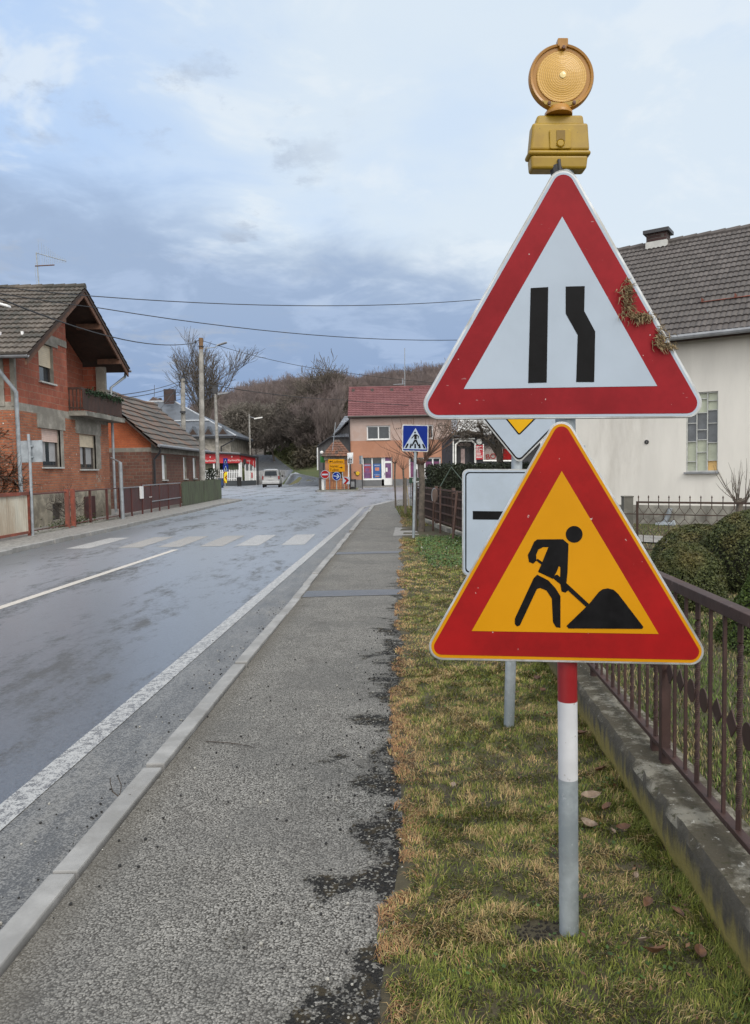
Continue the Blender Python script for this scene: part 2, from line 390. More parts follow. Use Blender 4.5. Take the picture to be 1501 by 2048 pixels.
# ------------------------------------------------------------------ ground materials
def ground_materials():
    # wet asphalt
    m, t, b = newmat('wet_asphalt'); P = coords(t, True); s = N(t, 'ShaderNodeSeparateXYZ', ins={0: P}); X, Y = s.outputs[0], s.outputs[1]
    st = N(t, 'ShaderNodeMapping', ins={'Vector': P, 'Scale': (1.0, .30, 1)}).outputs[0]
    st2 = N(t, 'ShaderNodeMapping', ins={'Vector': P, 'Scale': (3.4, 1.1, 1)}).outputs[0]
    big = N(t, 'ShaderNodeTexNoise', ins={'Vector': st, 'Scale': 1.0, 'Detail': 8.0, 'Roughness': .62, 'Distortion': .3}).outputs[0]
    med = N(t, 'ShaderNodeTexNoise', ins={'Vector': st2, 'Scale': 1.6, 'Detail': 8.0, 'Roughness': .7}).outputs[0]
    grit = N(t, 'ShaderNodeTexVoronoi', ins={'Vector': P, 'Scale': 110.0})
    gr2 = N(t, 'ShaderNodeTexNoise', ins={'Vector': P, 'Scale': 120.0, 'Detail': 3.0}).outputs[0]
    gut = mth(t, 'SUBTRACT', X, mth(t, 'ADD', -1.90, mth(t, 'MULTIPLY', Y, .047)))
    gutm = mth(t, 'MULTIPLY', sstep(t, gut, -.02, .04), sstep(t, Y, 30, 24))
    fine = N(t, 'ShaderNodeTexNoise', ins={'Vector': P, 'Scale': 23.0, 'Detail': 5.0, 'Roughness': .75}).outputs[0]
    track = mth(t, 'SINE', mth(t, 'ADD', mth(t, 'MULTIPLY', mth(t, 'SUBTRACT', X, mth(t, 'MULTIPLY', Y, .05)), 3.9), 1.2))
    dsum = mth(t, 'ADD', mth(t, 'MULTIPLY', big, .46), mth(t, 'ADD', mth(t, 'MULTIPLY', med, .36), mth(t, 'MULTIPLY', fine, .18)))
    dry = sstep(t, mth(t, 'ADD', dsum, mth(t, 'MULTIPLY', track, .022)), .485, .60)
    left = sstep(t, X, -5.4, -6.9, 0.0, .75); dry = mth(t, 'MAXIMUM', dry, mth(t, 'MULTIPLY', left, sstep(t, Y, 30, 18)))
    tone = mixc(t, sstep(t, grit.outputs['Distance'], .1, .5), (.075, .080, .092), (.042, .045, .052))
    tone = mixc(t, dry, tone, mixc(t, gr2, (.018, .016, .0155), (.045, .041, .038)))
    tone = mixc(t, gutm, tone, mixc(t, sstep(t, mth(t, 'ADD', mth(t, 'MULTIPLY', gr2, .6), mth(t, 'MULTIPLY', med, .4)), .42, .58), (.040, .040, .040), (.165, .163, .158)))
    speck = N(t, 'ShaderNodeTexNoise', ins={'Vector': P, 'Scale': 48.0, 'Detail': 3.0, 'Roughness': .8}).outputs[0]
    tone = mixc(t, sstep(t, speck, .50, .62, .0, .65), tone, (.020, .020, .021)); tone = mixc(t, sstep(t, speck, .40, .30, .0, .5), tone, (.20, .20, .20))
    t.links.new(tone, b.inputs['Base Color'])
    rough = mth(t, 'ADD', mth(t, 'MULTIPLY', dry, .28), .36); rough = mth(t, 'ADD', rough, mth(t, 'MULTIPLY', gutm, .30))
    # puddle against the kerb
    pud = mth(t, 'MULTIPLY', sstep(t, gut, .45, .60), sstep(t, med, .46, .54)); rough = mth(t, 'SUBTRACT', rough, mth(t, 'MULTIPLY', mth(t, 'MULTIPLY', pud, gutm), .45))
    t.links.new(mth(t, 'MAXIMUM', rough, .08), b.inputs['Roughness'])
    b.inputs['Specular IOR Level'].default_value = 1.0
    t.links.new(mth(t, 'SUBTRACT', 1.0, mth(t, 'MULTIPLY', mth(t, 'MAXIMUM', dry, mth(t, 'MULTIPLY', gutm, .9)), .9)), b.inputs['Coat Weight'])
    b.inputs['Coat Roughness'].default_value = .30; b.inputs['Coat IOR'].default_value = 1.7
    t.links.new(mth(t, 'SUBTRACT', 1.0, mth(t, 'MAXIMUM', mth(t, 'MULTIPLY', mth(t, 'MAXIMUM', dry, gutm), .80), sstep(t, speck, .48, .60, .0, .5))), b.inputs['Sheen Weight']); b.inputs['Sheen Roughness'].default_value = .24; b.inputs['Sheen Tint'].default_value = (.80, .88, 1, 1)
    bumpto(t, b, mth(t, 'ADD', grit.outputs['Distance'], gr2), .30, .004)
    MA['asphalt'] = m
    # exposed-aggregate pavement with tarry bald patches along its right edge
    m, t, b = newmat('aggregate_pavement'); P = coords(t, True); s = N(t, 'ShaderNodeSeparateXYZ', ins={0: P}); X, Y = s.outputs[0], s.outputs[1]
    wob = N(t, 'ShaderNodeTexNoise', ins={'Vector': P, 'Scale': 60.0}).outputs[1]
    Pw = N(t, 'ShaderNodeVectorMath', operation='ADD', ins={0: P}); sc = N(t, 'ShaderNodeVectorMath', operation='SCALE', ins={0: wob, 'Scale': .012}); t.links.new(sc.outputs[0], Pw.inputs[1])
    v1 = N(t, 'ShaderNodeTexVoronoi', ins={'Vector': Pw.outputs[0], 'Scale': 135.0}); v2 = N(t, 'ShaderNodeTexVoronoi', ins={'Vector': Pw.outputs[0], 'Scale': 290.0})
    g = N(t, 'ShaderNodeSeparateColor', ins={0: v1.outputs['Color']}).outputs[0]; g2 = N(t, 'ShaderNodeSeparateColor', ins={0: v2.outputs['Color']}).outputs[1]
    big = N(t, 'ShaderNodeTexNoise', ins={'Vector': P, 'Scale': 1.3, 'Detail': 6.0, 'Roughness': .6}).outputs[0]
    stone = mixc(t, g, (.095, .092, .087), (.42, .405, .375)); stone = mixc(t, mth(t, 'MULTIPLY', g2, .55), stone, (.20, .193, .18))
    stone = mixc(t, sstep(t, v1.outputs['Distance'], .38, .75), stone, (.045, .042, .038))
    stone = mixc(t, sstep(t, big, .38, .66, .0, .5), stone, (.10, .098, .094))
    stain = N(t, 'ShaderNodeTexNoise', ins={'Vector': P, 'Scale': 4.2, 'Detail': 7.0, 'Roughness': .7}).outputs[0]; stone = mixc(t, sstep(t, stain, .52, .72, .0, .55), stone, (.075, .07, .065)); stone = mixc(t, sstep(t, stain, .42, .28, .0, .35), stone, (.33, .32, .30))
    cr = N(t, 'ShaderNodeTexVoronoi', feature='DISTANCE_TO_EDGE', ins={'Vector': N(t, 'ShaderNodeVectorMath', operation='ADD', ins={0: P, 1: N(t, 'ShaderNodeVectorMath', operation='SCALE', ins={0: N(t, 'ShaderNodeTexNoise', ins={'Vector': P, 'Scale': 5.0, 'Detail': 4.0}).outputs[1], 'Scale': .25}).outputs[0]}).outputs[0], 'Scale': .55}).outputs['Distance']; stone = mixc(t, mth(t, 'MULTIPLY', sstep(t, cr, .0035, .0015, .0, .5), sstep(t, big, .52, .60)), stone, (.03, .03, .028))
    stone = mixc(t, sstep(t, v1.outputs['Distance'], .12, .0, 0.0, .3), stone, (.55, .54, .5))
    edge = mth(t, 'SUBTRACT', mth(t, 'ADD', -.045, mth(t, 'MULTIPLY', Y, .038)), X)
    st = N(t, 'ShaderNodeMapping', ins={'Vector': P, 'Scale': (1.0, 1.15, 1)}).outputs[0]
    n1 = N(t, 'ShaderNodeTexNoise', ins={'Vector': st, 'Scale': 3.1, 'Detail': 5.0, 'Roughness': .62}).outputs[0]
    n1b = N(t, 'ShaderNodeTexNoise', ins={'Vector': P, 'Scale': 14.0, 'Detail': 4.0, 'Roughness': .7}).outputs[0]
    tar = sstep(t, mth(t, 'SUBTRACT', mth(t, 'ADD', n1, mth(t, 'MULTIPLY', mth(t, 'ADD', mth(t, 'MULTIPLY', mth(t, 'SUBTRACT', g, .5), .5), mth(t, 'SUBTRACT', n1b, .5)), .16)), mth(t, 'MULTIPLY', mth(t, 'MAXIMUM', edge, .02), mth(t, 'ADD', .30, mth(t, 'MULTIPLY', Y, .06)))), .415, .465)
    tar = mth(t, 'MULTIPLY', tar, sstep(t, Y, 12, 8)); tar = mth(t, 'MULTIPLY', tar, sstep(t, n1b, .30, .40))
    tarc = mixc(t, sstep(t, g, .82, .90), mixc(t, sstep(t, n1b, .5, .62), mixc(t, g2, (.006, .006, .006), (.030, .029, .028)), (.040, .033, .022)), (.17, .165, .15))
    c = mixc(t, tar, stone, tarc)
    kerbside = sstep(t, mth(t, 'SUBTRACT', X, mth(t, 'ADD', -1.24, mth(t, 'MULTIPLY', Y, .038))), .20, .0, 0.0, .5)
    c = mixc(t, kerbside, c, (.10, .088, .07))
    t.links.new(c, b.inputs['Base Color']); b.inputs['Roughness'].default_value = .85; b.inputs['Specular IOR Level'].default_value = .15
    h = mth(t, 'ADD', mth(t, 'MULTIPLY', v1.outputs['Distance'], -1.0), mth(t, 'MULTIPLY', tar, -1.2))
    bumpto(t, b, h, .8, .004); MA['pavement'] = m
    # soil and moss below the grass
    m, t, b = newmat('verge_soil'); P = coords(t, True)
    n1 = N(t, 'ShaderNodeTexNoise', ins={'Vector': P, 'Scale': 7.0, 'Detail': 8.0, 'Roughness': .7}).outputs[0]
    n2 = N(t, 'ShaderNodeTexNoise', ins={'Vector': P, 'Scale': 1.1, 'Detail': 4.0}).outputs[0]
    c = mixc(t, sstep(t, n1, .35, .65), (.032, .026, .016), (.085, .07, .04)); c = mixc(t, sstep(t, n2, .4, .6, 0.0, .7), c, (.052, .046, .022))
    t.links.new(c, b.inputs['Base Color']); b.inputs['Roughness'].default_value = .95; bumpto(t, b, n1, .6, .03); MA['soil'] = m
    # far ground
    m, t, b = newmat('hill_ground'); P = coords(t, True); s = N(t, 'ShaderNodeSeparateXYZ', ins={0: P})
    n1 = N(t, 'ShaderNodeTexNoise', ins={'Vector': P, 'Scale': .16, 'Detail': 8.0, 'Roughness': .7}).outputs[0]
    grass = mixc(t, sstep(t, n1, .42, .6), (.055, .072, .024), (.11, .105, .045)); wood = mixc(t, n1, (.055, .045, .038), (.095, .078, .064))
    f = mth(t, 'ADD', sstep(t, s.outputs[1], 112, 128), mth(t, 'MULTIPLY', mth(t, 'SUBTRACT', n1, .5), .8), True)
    t.links.new(mixc(t, f, grass, wood), b.inputs['Base Color']); b.inputs['Roughness'].default_value = .95; MA['hill'] = m
    # worn road paint
    def paint(name, c, worn):
        m, t, b = newmat(name); P = coords(t, True)
        n1 = N(t, 'ShaderNodeTexNoise', ins={'Vector': P, 'Scale': 26.0, 'Detail': 8.0, 'Roughness': .75}).outputs[0]
        n2 = N(t, 'ShaderNodeTexVoronoi', ins={'Vector': P, 'Scale': 120.0}).outputs['Distance']
        f = sstep(t, mth(t, 'ADD', n1, mth(t, 'MULTIPLY', n2, .22)), worn, worn + .14)
        t.links.new(mixc(t, f, c, (.10, .10, .105)), b.inputs['Base Color']); b.inputs['Roughness'].default_value = .45
        b.inputs['Specular IOR Level'].default_value = .8; b.inputs['Sheen Weight'].default_value = .85; b.inputs['Sheen Roughness'].default_value = .24; bumpto(t, b, n2, .2, .004); return m
    MA['roadpaint'] = paint('white_road_paint', (.36, .36, .355), .57)
    MA['roadpaint_old'] = paint('tan_worn_paint', (.21, .18, .14), .54)
    MA['roadpaint_faded'] = paint('faded_crossing_paint', (.36, .365, .37), .55)
    MA['roadpaint_cream'] = paint('cream_road_paint', (.50, .45, .38), .66)
    MA['kerb'] = mat('kerb_concrete', (.265, .262, .258), .75, .16, 5, c2=(.20, .196, .19), bump=.12, bscale=70, spots=((.08, .07, .06), 60, .74))
    MA['patch'] = mat('dark_wet_patch', (.09, .092, .10), .38, .25, 9, bump=.2, bscale=90)
    MA['gravel'] = mat('pale_paving', (.27, .26, .245), .7, .3, 30, c2=(.16, .155, .15), bump=.4, bscale=80)
ground_materials()

ROAD_Z = -.07
def kerb_x(y): return -1.24 + .038 * y          # outer (pavement) edge of the right-hand kerb
def pave_r(y): return -.045 + .038 * y            # pavement / verge boundary
def wall_x(y): return .92 + .063 * y            # front face of the low garden wall

def sheet(name, pts, z, m, kind='structure'):
    mb = MB(); mb.face([V((x, y, z)) for x, y in pts], 0); return O(name, mb, m, kind=kind, recalc=False)
# base ground reaching the horizon
mb = MB(); mb.face([V((-1500, -60, -.14)), V((1500, -60, -.14)), V((1500, 76, -.14)), V((-1500, 76, -.14))])
O('ground', mb, MA['soil'], kind='structure', recalc=False)
# main road: one sheet that widens into the junction
sheet('road', [(-7.6, -8), (-.4, -8), (.3, 25), (.3, 31), (1.6, 36.6), (5.2, 40.2), (14, 42.5), (60, 43), (60, 84), (-2.6, 84), (-4.0, 80), (-7, 94), (-34, 94), (-34, 44), (-12, 44), (-7.6, 42)], ROAD_Z, MA['asphalt'])
# forecourt in front of the shop and the cafe
def raised(name, pts, z0, z1, m, **kw):
    mb = MB(); mb.prism([V((x, y, z0)) for x, y in pts], (0, 0, z1 - z0)); return O(name, mb, m, kind=kw.get('kind', 'structure'))
raised('forecourt', [(-1.2, 66.2), (60, 66.2), (60, 90), (-1.2, 90)], -.2, 0.0, MA['gravel'])
# right-hand pavement, following the bend
raised('pavement', [(kerb_x(-3) + .01, -3), (pave_r(-3) + .06, -3)] + [(pave_r(y) + .03 * math.sin(y * 2.3) + .02 * math.sin(y * 5.1), y) for y in np.arange(-2, 27, .5)] +
       [(1.6, 30), (2.2, 36), (6, 39.2), (14, 41.6), (14, 42.4), (5, 40.0), (1.1, 36.6), (-.2, 31), (kerb_x(27) + .01, 27), (kerb_x(18) + .01, 18)], -.2, -.002, MA['pavement'])
# asphalt strips laid over service trenches and a pale step in the pavement
for y0, y1, xr in ((8.75, 9.2, .45), (13.2, 13.55, .58)):
    sheet('trench_patch', [(kerb_x(y0) + .02, y0), (xr, y0 + .06), (xr + .02, y1 + .02), (kerb_x(y1) + .02, y1)], .003, MA['patch'])
# kerb stones
mb = MB(); y = -2.3
while y < 26.6:
    ln = 1.0 if y < 16 or y > 19.2 else .9
    if 16.9 < y < 18.3: y += ln; continue
    a, c = y + .011, min(y + ln, 26.6) - .011; dx = rng.uniform(-.010, .010); dz = rng.uniform(-.006, .008)
    wdt = .098 if y < 17 else .12
    pts = [V((kerb_x(a) - wdt + dx, a, -.2)), V((kerb_x(a) + dx, a, -.2)), V((kerb_x(c) + dx + .003, c, -.2)), V((kerb_x(c) - wdt + dx + .003, c, -.2))]
    mb.prism(pts, (0, 0, .215 + dz)); y += ln
O('kerb', mb, MA['kerb'], kind='structure', bevel=.008)
# kerb round the bend
mb = MB(); bend = [(-.25, 26.6), (-.1, 31), (1.12, 36.75), (5, 40.25), (14, 42.7), (30, 43.5)]
for (xa, ya), (xb, yb) in zip(bend, bend[1:]):
    d = V((xb - xa, yb - ya, 0)).normalized() * .006; nrm = V((-d.y, d.x, 0)).normalized() * .07
    a, c = V((xa, ya, -.2)) + d, V((xb, yb, -.2)) - d
    mb.prism([a - nrm, a + nrm, c + nrm, c - nrm], (0, 0, .21))
O('kerb_bend', mb, MA['kerb'], kind='structure')
# left kerb and pavement
LK = -7.35
mb = MB(); y = 3.0
while y < 41:
    a, c = y + .006, y + .994; off = .05 * math.sin(y * .7) + rng.uniform(-.01, .01)
    mb.box(LK - .12 + off, LK + off, a, c, -.2, .03 + rng.uniform(-.01, .008)); y += 1
O('kerb_far', mb, MA['kerb'], kind='structure', bevel=.01)
raised('pavement_far', [(-14.8, -4), (LK - .06, -4), (LK - .06, 41), (-9.3, 43.6), (-14.8, 43.6)], -.2, .02, MA['gravel'])
# markings
def band(y0, y1, x0, wd, slope, z=.004):
    return [(x0 + slope * y0, y0), (x0 + slope * y0 + wd, y0), (x0 + slope * y1 + wd, y1), (x0 + slope * y1, y1)]
sheet('edge_line', band(-4, 26, -1.98, .145, .047), ROAD_Z + .004, MA['roadpaint'])
sheet('edge_line_bend', [(-.76, 26), (-.61, 26), (-.45, 31), (.75, 37), (4.8, 41.1), (4.7, 41.3), (.6, 37.2), (-.62, 31)], ROAD_Z + .004, MA['roadpaint'])
sheet('centre_line', band(2, 15.2, -5.1, .13, .060), ROAD_Z + .004, MA['roadpaint_cream'])
for x, m in ((-6.35, 'roadpaint_faded'), (-5.25, 'roadpaint_old'), (-4.4, 'roadpaint_old'), (-3.5, 'roadpaint_old'), (-2.72, 'roadpaint_faded'), (-1.75, 'roadpaint_faded')):
    sheet('crossing_stripe', [(x - .27, 15.75), (x + .23, 15.75), (x + .27, 18.3), (x - .23, 18.3)], ROAD_Z + .004, MA[m])
# drive that crosses the verge
sheet('drive_apron', [(.40, 16.7), (1.0, 16.9), (1.02, 18.6), (.52, 19.2)], .004, MA['gravel'])
# verge and lawn soil
rows = []
for y in np.arange(-2, 30.1, .25):
    x0, x1 = pave_r(y) + .03 * math.sin(y * 2.3) + .02 * math.sin(y * 5.1), wall_x(y) + .3 if y < 12 else 2.3
    rows.append([V((x0 - .2, y, -.03)), V((x0 - .03, y, -.012))] + [V((x0 + .02 + (x1 - x0 - .02) * k / 7, y, .003 + .010 * mnoise.noise(V((x0 + k * .13, y * 2, 0))))) for k in range(8)])
mb = MB(); mb.grid(rows); O('verge', mb, MA['soil'], kind='structure', smooth=True)
rows = []
for y in np.arange(-2, 44.1, .5):
    x0 = wall_x(y) + .2 if y < 12 else 2.2
    rows.append([V((x0 + (24 - x0) * k / 30, y, .02 + .02 * mnoise.noise(V((k * .6, y * .8, 3))))) for k in range(31)])
mb = MB(); mb.grid(rows); O('garden_ground', mb, MA['soil'], kind='structure', smooth=True)

# ------------------------------------------------------------------ hill behind the village and the lane that climbs it
def smooth(a, b, x):
    t = min(1, max(0, (x - a) / (b - a))); return t * t * (3 - 2 * t)
def lane_x(y): return -9.0 - (y - 78) * .27
def crest(x): return float(np.interp(x, [-220, -120, -85, -66, -55, -42, -28, -10, 10, 40, 90, 220], [1, 2, 4, 8, 14, 20, 22, 22, 24, 28, 31, 33]))
def hill_z(x, y):
    z = ROAD_Z + .125 * max(0, y - 80) if y < 112 else ROAD_Z + 4.0 + .02 * (y - 112)
    if y < 78 or (x < lane_x(y) + 2 and y < 93): z = -.3
    xl = lane_x(y)
    if x > xl + 2.6: z += 6.5 * smooth(2.6, 15, x - xl) * smooth(86, 104, y) * (1 - .8 * smooth(2, 9, x) * (1 - smooth(92, 110, y))) * (1 - smooth(128, 190, y))
    if x < xl - 3: z += 3.0 * smooth(3, 30, xl - x) * smooth(100, 125, y)
    z += crest(x * 260 / max(y, 120)) * smooth(112, 265, y) * .82
    z += .5 * mnoise.noise(V((x * .06, y * .06, 0))) * smooth(95, 130, y)
    if y > 275: z -= (y - 275) * .05
    return z
rows = []
ys = list(np.arange(77, 130, 1.6)) + list(np.arange(130, 340, 6))
for y in ys:
    rows.append([V((x, y, hill_z(x, y) - (.15 if y < 78 else 0))) for x in list(np.arange(-240, -44, 8)) + list(np.arange(-44, 24, 1.3)) + list(np.arange(24, 240, 8))])
mb = MB(); mb.grid(rows); O('hill', mb, MA['hill'], kind='structure', smooth=True)
rows = []
for y in np.arange(78, 122, 1.2):
    wd = 2.9 + 4.5 * (1 - smooth(78, 92, y))
    rows.append([V((lane_x(y) + wd * k / 3, y, max(hill_z(lane_x(y), y), hill_z(lane_x(y) + wd * k / 3, y)) + .05)) for k in range(-3, 4)])
mb = MB(); mb.grid(rows); O('lane', mb, MA['asphalt'], kind='structure', smooth=True)
# ------------------------------------------------------------------ the two warning signs on one striped post
def signred(name, c, scr=.735):
    """retroreflective sheeting with scratches, flecks and road film"""
    m, t, b = newmat(name); P = coords(t, True)
    st = N(t, 'ShaderNodeMapping', ins={'Vector': P, 'Scale': (22, 22, 70), 'Rotation': (0, .35, 0)}).outputs[0]
    n1 = N(t, 'ShaderNodeTexNoise', ins={'Vector': st, 'Scale': 1.0, 'Detail': 2.0}).outputs[0]
    n2 = N(t, 'ShaderNodeTexNoise', ins={'Vector': P, 'Scale': 3.2, 'Detail': 7.0, 'Roughness': .7}).outputs[0]
    n3 = N(t, 'ShaderNodeTexNoise', ins={'Vector': P, 'Scale': 42.0, 'Detail': 2.0}).outputs[0]
    c0 = mixc(t, sstep(t, n2, .3, .72), tuple(x * 1.08 for x in c), tuple(x * .70 for x in c))
    c1 = mixc(t, sstep(t, n1, scr, scr + .03, 0.0, .6), c0, tuple(min(.75, x * .6 + .25) for x in c))
    c1 = mixc(t, sstep(t, n3, .74, .76, 0.0, .65), c1, (.55, .52, .5))
    t.links.new(c1, b.inputs['Base Color']); t.links.new(sstep(t, n2, .3, .7, .40, .55), b.inputs['Roughness'])
    b.inputs['Specular IOR Level'].default_value = .16; return m
MA['s_red'] = signred('red_sheeting_worn', (.25, .010, .016)); MA['s_red2'] = signred('red_sheeting', (.30, .009, .010), .80)
MA['s_white'] = mat('white_sheeting', (.37, .435, .52), .45, .05, 4, spec=.2, c2=(.34, .395, .46), spots=((.30, .28, .25), 30, .715), thr=(.5, .7))
MA['s_yellow'] = mat('amber_sheeting', (.53, .235, .003), .45, .05, 3, spec=.15, c2=(.48, .205, .003), thr=(.5, .7))
MA['s_orange'] = mat('orange_edge', (.58, .24, .006), .45, .06, 3, spec=.15)
MA['s_blue'] = mat('blue_sheeting', (.003, .020, .19), .45, .08, 3, spec=.15)
MA['s_priority'] = mat('yellow_sheeting', (.66, .36, .006), .45, .05, 3, spec=.15)
MA['redband'] = mat('red_band_paint', (.26, .012, .016), .4, .1, 7)
MA['whiteband'] = mat('white_band_paint', (.56, .57, .60), .45, .07, 8, spots=((.3, .28, .26), 24, .68))
MA['lampyellow'] = mat('yellow_plastic', (.34, .215, .010), .42, .14, 7, c2=(.26, .155, .010), spots=((.12, .08, .02), 40, .68))
MA['lampamber'] = mat('amber_plastic', (.34, .155, .014), .28, .12, 9)
MA['straw'] = mat('dead_straw', (.22, .165, .09), .9, .4, 60)

post_b = gp(1139, 1866)
Ypost = post_b.y; YS = Ypost - .050            # front plane of the panels
k_px = (YS) / F_PX * 1.0
root = E('warning_sign_post', 'striped steel post with two red triangular warning signs and a yellow lamp on top', 'road sign', (post_b.x, post_b.y, 0))
def onsign(pts, y=None):
    return [at(px, py, YS if y is None else y) for px, py in pts]
def outline(mb, pts, y, depth, m=0, side=None):
    """polygon at distance y given by its corner pixels, extruded backwards"""
    mb.prism([at(px, py, y) for px, py in pts], (0, depth, 0), m, side)
top_pt, bot_pt = at(1128, 205, Ypost), V((post_b.x, post_b.y, -.25))
pr = .0305
def along(py):      # axis of the post at a photo row
    t = (py - 340) / (1866 - 340); return at(1127.5 + 11.5 * t, py, Ypost)
mb = MB()
segs = [(1900, 1556, 0), (1556, 1401, 1), (1401, 1180, 2), (1180, 300, 3)]
for a, c, m in segs:
    p, q = along(a), along(c)
    if a == 1900: p = bot_pt
    mb.tube([p, q], pr, 24, m, caps=False)
mb.tube([along(301), along(299)], pr, 24, 3)
O('post', mb, [MA['zinc'], MA['whiteband'], MA['redband'], MA['zinc']], root, smooth=True)
for py in (470, 740, 900, 1230):
    mb = MB(); c = along(py)
    mb.tube([c + V((0, 0, -.016)), c + V((0, 0, .016))], pr + .005, 20, 0)
    mb.obox(c + V((0, -.028, 0)), (.05, 0, 0), (0, .012, 0), (0, 0, .012))
    O('clamp', mb, MA['zinc'], root)

def panel(name, corners, rr, layers, thick=.012, edge=MA['alu']):
    """rounded triangular panel; layers = (corners, radius, material, proud)"""
    mb = MB(); mats = [edge]
    outline(mb, rpoly(corners, rr, 8), YS, thick, 0)
    for pts, r, m, dp in layers:
        mats.append(m); outline(mb, rpoly(pts, r, 8) if r else pts, YS - dp, dp - .0003 if dp < .001 else .0007, len(mats) - 1)
    return O(name, mb, mats, root, bevel=0)
# --- upper sign: road narrows on the right
T1 = [(1127.5, 312), (828, 838), (1423, 834)]
def scl(pts, k, c=None):
    c = c or (sum(p[0] for p in pts) / 3, sum(p[1] for p in pts) / 3)
    return [(c[0] + (p[0] - c[0]) * k, c[1] + (p[1] - c[1]) * k) for p in pts]
pn = panel('narrowing_panel', T1, [29, 29, 29], [
    (scl(T1, .986), [27, 27, 27], MA['s_white'], .0010),
    (scl(T1, .956), [21, 21, 21], MA['s_red'], .0020),
    ([(1125, 433), (928, 778), (1315, 772)], 0, MA['s_white'], .0030)])
mb = MB()
outline(mb, [(1062, 576), (1097, 574), (1094, 765), (1057, 766)], YS - .004, .0007)
outline(mb, [(1132, 573), (1170, 572), (1169, 622), (1191, 663), (1189, 764), (1153, 764), (1156, 670), (1132, 627)], YS - .004, .0007)
O('symbol', mb, MA['black'], pn)
# folded rim standing slightly proud
def rim(name, pts, rr, y, wpx, m, par):
    mb = MB(); o = rpoly(pts, rr, 8); o3 = [at(px, py, y) for px, py in o]; o3.append(o3[0]); o3.append(o3[1])
    mb.tube(o3, wpx, 6, 0, caps=False); return O(name, mb, m, par, smooth=True)
rim('rim', T1, [29, 29, 29], YS + .004, .0030, MA['alu'], pn)
# --- lower sign: roadworks
T2 = [(1123, 820), (843, 1317), (1426, 1329)]
pn2 = panel('roadworks_panel', T2, [25, 25, 25], [
    (scl(T2, .986), [23, 23, 23], MA['s_yellow'], .0010),
    (scl(T2, .950), [16, 16, 16], MA['s_red2'], .0020),
    ([(1124, 942), (944, 1262), (1318, 1268)], 0, MA['s_yellow'], .0030)])
rim('rim', T2, [25, 25, 25], YS + .004, .0030, MA['alu'], pn2)
mb = MB(); yy = YS - .004
def zc(x, y): return (840 + x * 590 / 1501, 830 + y * 590 / 1501)     # from the enlarged crop to photo pixels
def sil(pts, d=0.0): outline(mb, [zc(*p) for p in pts], yy - d, .0007)
cx, cy = zc(786, 607); outline(mb, [(cx + 16.8 * math.cos(t), cy + 16.8 * math.sin(t)) for t in np.linspace(0, 2 * math.pi, 28, endpoint=False)], yy, .0007)
# shoulders, near arm and trunk, with the gap between arm and trunk left open
sil([(598, 633), (728, 632), (757, 656), (752, 800), (745, 868), (757, 890), (742, 904), (722, 898), (714, 852), (716, 775), (708, 768), (700, 790), (678, 834), (602, 798), (618, 762), (655, 672), (628, 672), (604, 684), (592, 712), (594, 740), (578, 756), (556, 748), (550, 712), (562, 690), (582, 645)])
sil([(590, 738), (600, 732), (640, 758), (634, 772)], .0003)
sil([(690, 815), (700, 812), (862, 962), (846, 976), (754, 892), (678, 830)], .0003)
sil([(598, 812), (655, 842), (690, 880), (716, 922), (716, 1083), (694, 1080), (678, 1054), (672, 934), (645, 893), (612, 880), (596, 886), (510, 1070), (496, 1076), (484, 1064), (484, 1036), (580, 830)])
sil([(748, 1074), (752, 1068), (862, 962), (912, 900), (932, 886), (958, 882), (986, 889), (1008, 908), (1138, 1078), (1132, 1088), (758, 1086)], .0006)
O('symbol', mb, MA['black'], pn2)

# --- warning lamp on top of the post
LX = at(1127, 147, YS); pxm = YS / F_PX
def lp(px, py, d=0.0): p = at(px, py, YS); p.y += d; return p
mb = MB()     # battery case: stepped, slightly tapered box
def taper(px0, px1, py0, qx0, qx1, qy, d0, d1, m=0):
    """box between two photo rows with its own depth at each"""
    a = [lp(px0, py0, -d0 + .04), lp(px1, py0, -d0 + .04), lp(px1, py0, d0 + .04), lp(px0, py0, d0 + .04)]
    b = [lp(qx0, qy, -d1 + .04), lp(qx1, qy, -d1 + .04), lp(qx1, qy, d1 + .04), lp(qx0, qy, d1 + .04)]
    n = len(mb.v); mb.v += [tuple(p) for p in a + b]
    for q in ((0, 1, 2, 3), (7, 6, 5, 4), (0, 4, 5, 1), (1, 5, 6, 2), (2, 6, 7, 3), (3, 7, 4, 0)): mb.f.append(tuple(n + i for i in q)); mb.m.append(m)
taper(1079, 1171, 222, 1074, 1174, 245, .018, .020)
taper(1068, 1180, 240, 1063, 1183, 296, .024, .027)
taper(1059, 1185, 296, 1059, 1185, 306, .031, .031)
taper(1064, 1180, 306, 1066, 1177, 333, .027, .025)
O('battery_case', mb, MA['lampyellow'], root, bevel=.007, segs=3)
mb = MB(); mb.prism([lp(*p, .009) for p in rpoly([(1101, 255), (1144, 255), (1145, 294), (1102, 295)], 4, 3)], (0, .03, 0)); O('case_panel', mb, MA['lampyellow'], root, bevel=.002)
mb = MB(); mb.prism([lp(*p, .0075) for p in [(1115, 258), (1132, 258), (1132, 279), (1115, 279)]], (0, .004, 0)); O('slot', mb, mat('yellow_recess', (.20, .12, .012), .6), root)
mb = MB(); mb.lathe(lp(1123, 284, .009), (0, -1, 0), [(.0, .004), (.0085, .004), (.0105, .002), (.0115, .004), (.0125, 0)], 24); O('lock', mb, MA['lampyellow'], root, smooth=True)
mb = MB(); mb.tube([lp(1120, 316, .010), lp(1122, 340, .010)], .005, 10); mb.tube([lp(1117, 324, .03), lp(1122, 345, .03)], .02, 10); O('mounting_bolt', mb, MA['darkmetal'], root)
r_ = 63.5 * pxm
ax = V((0, -1, 0))
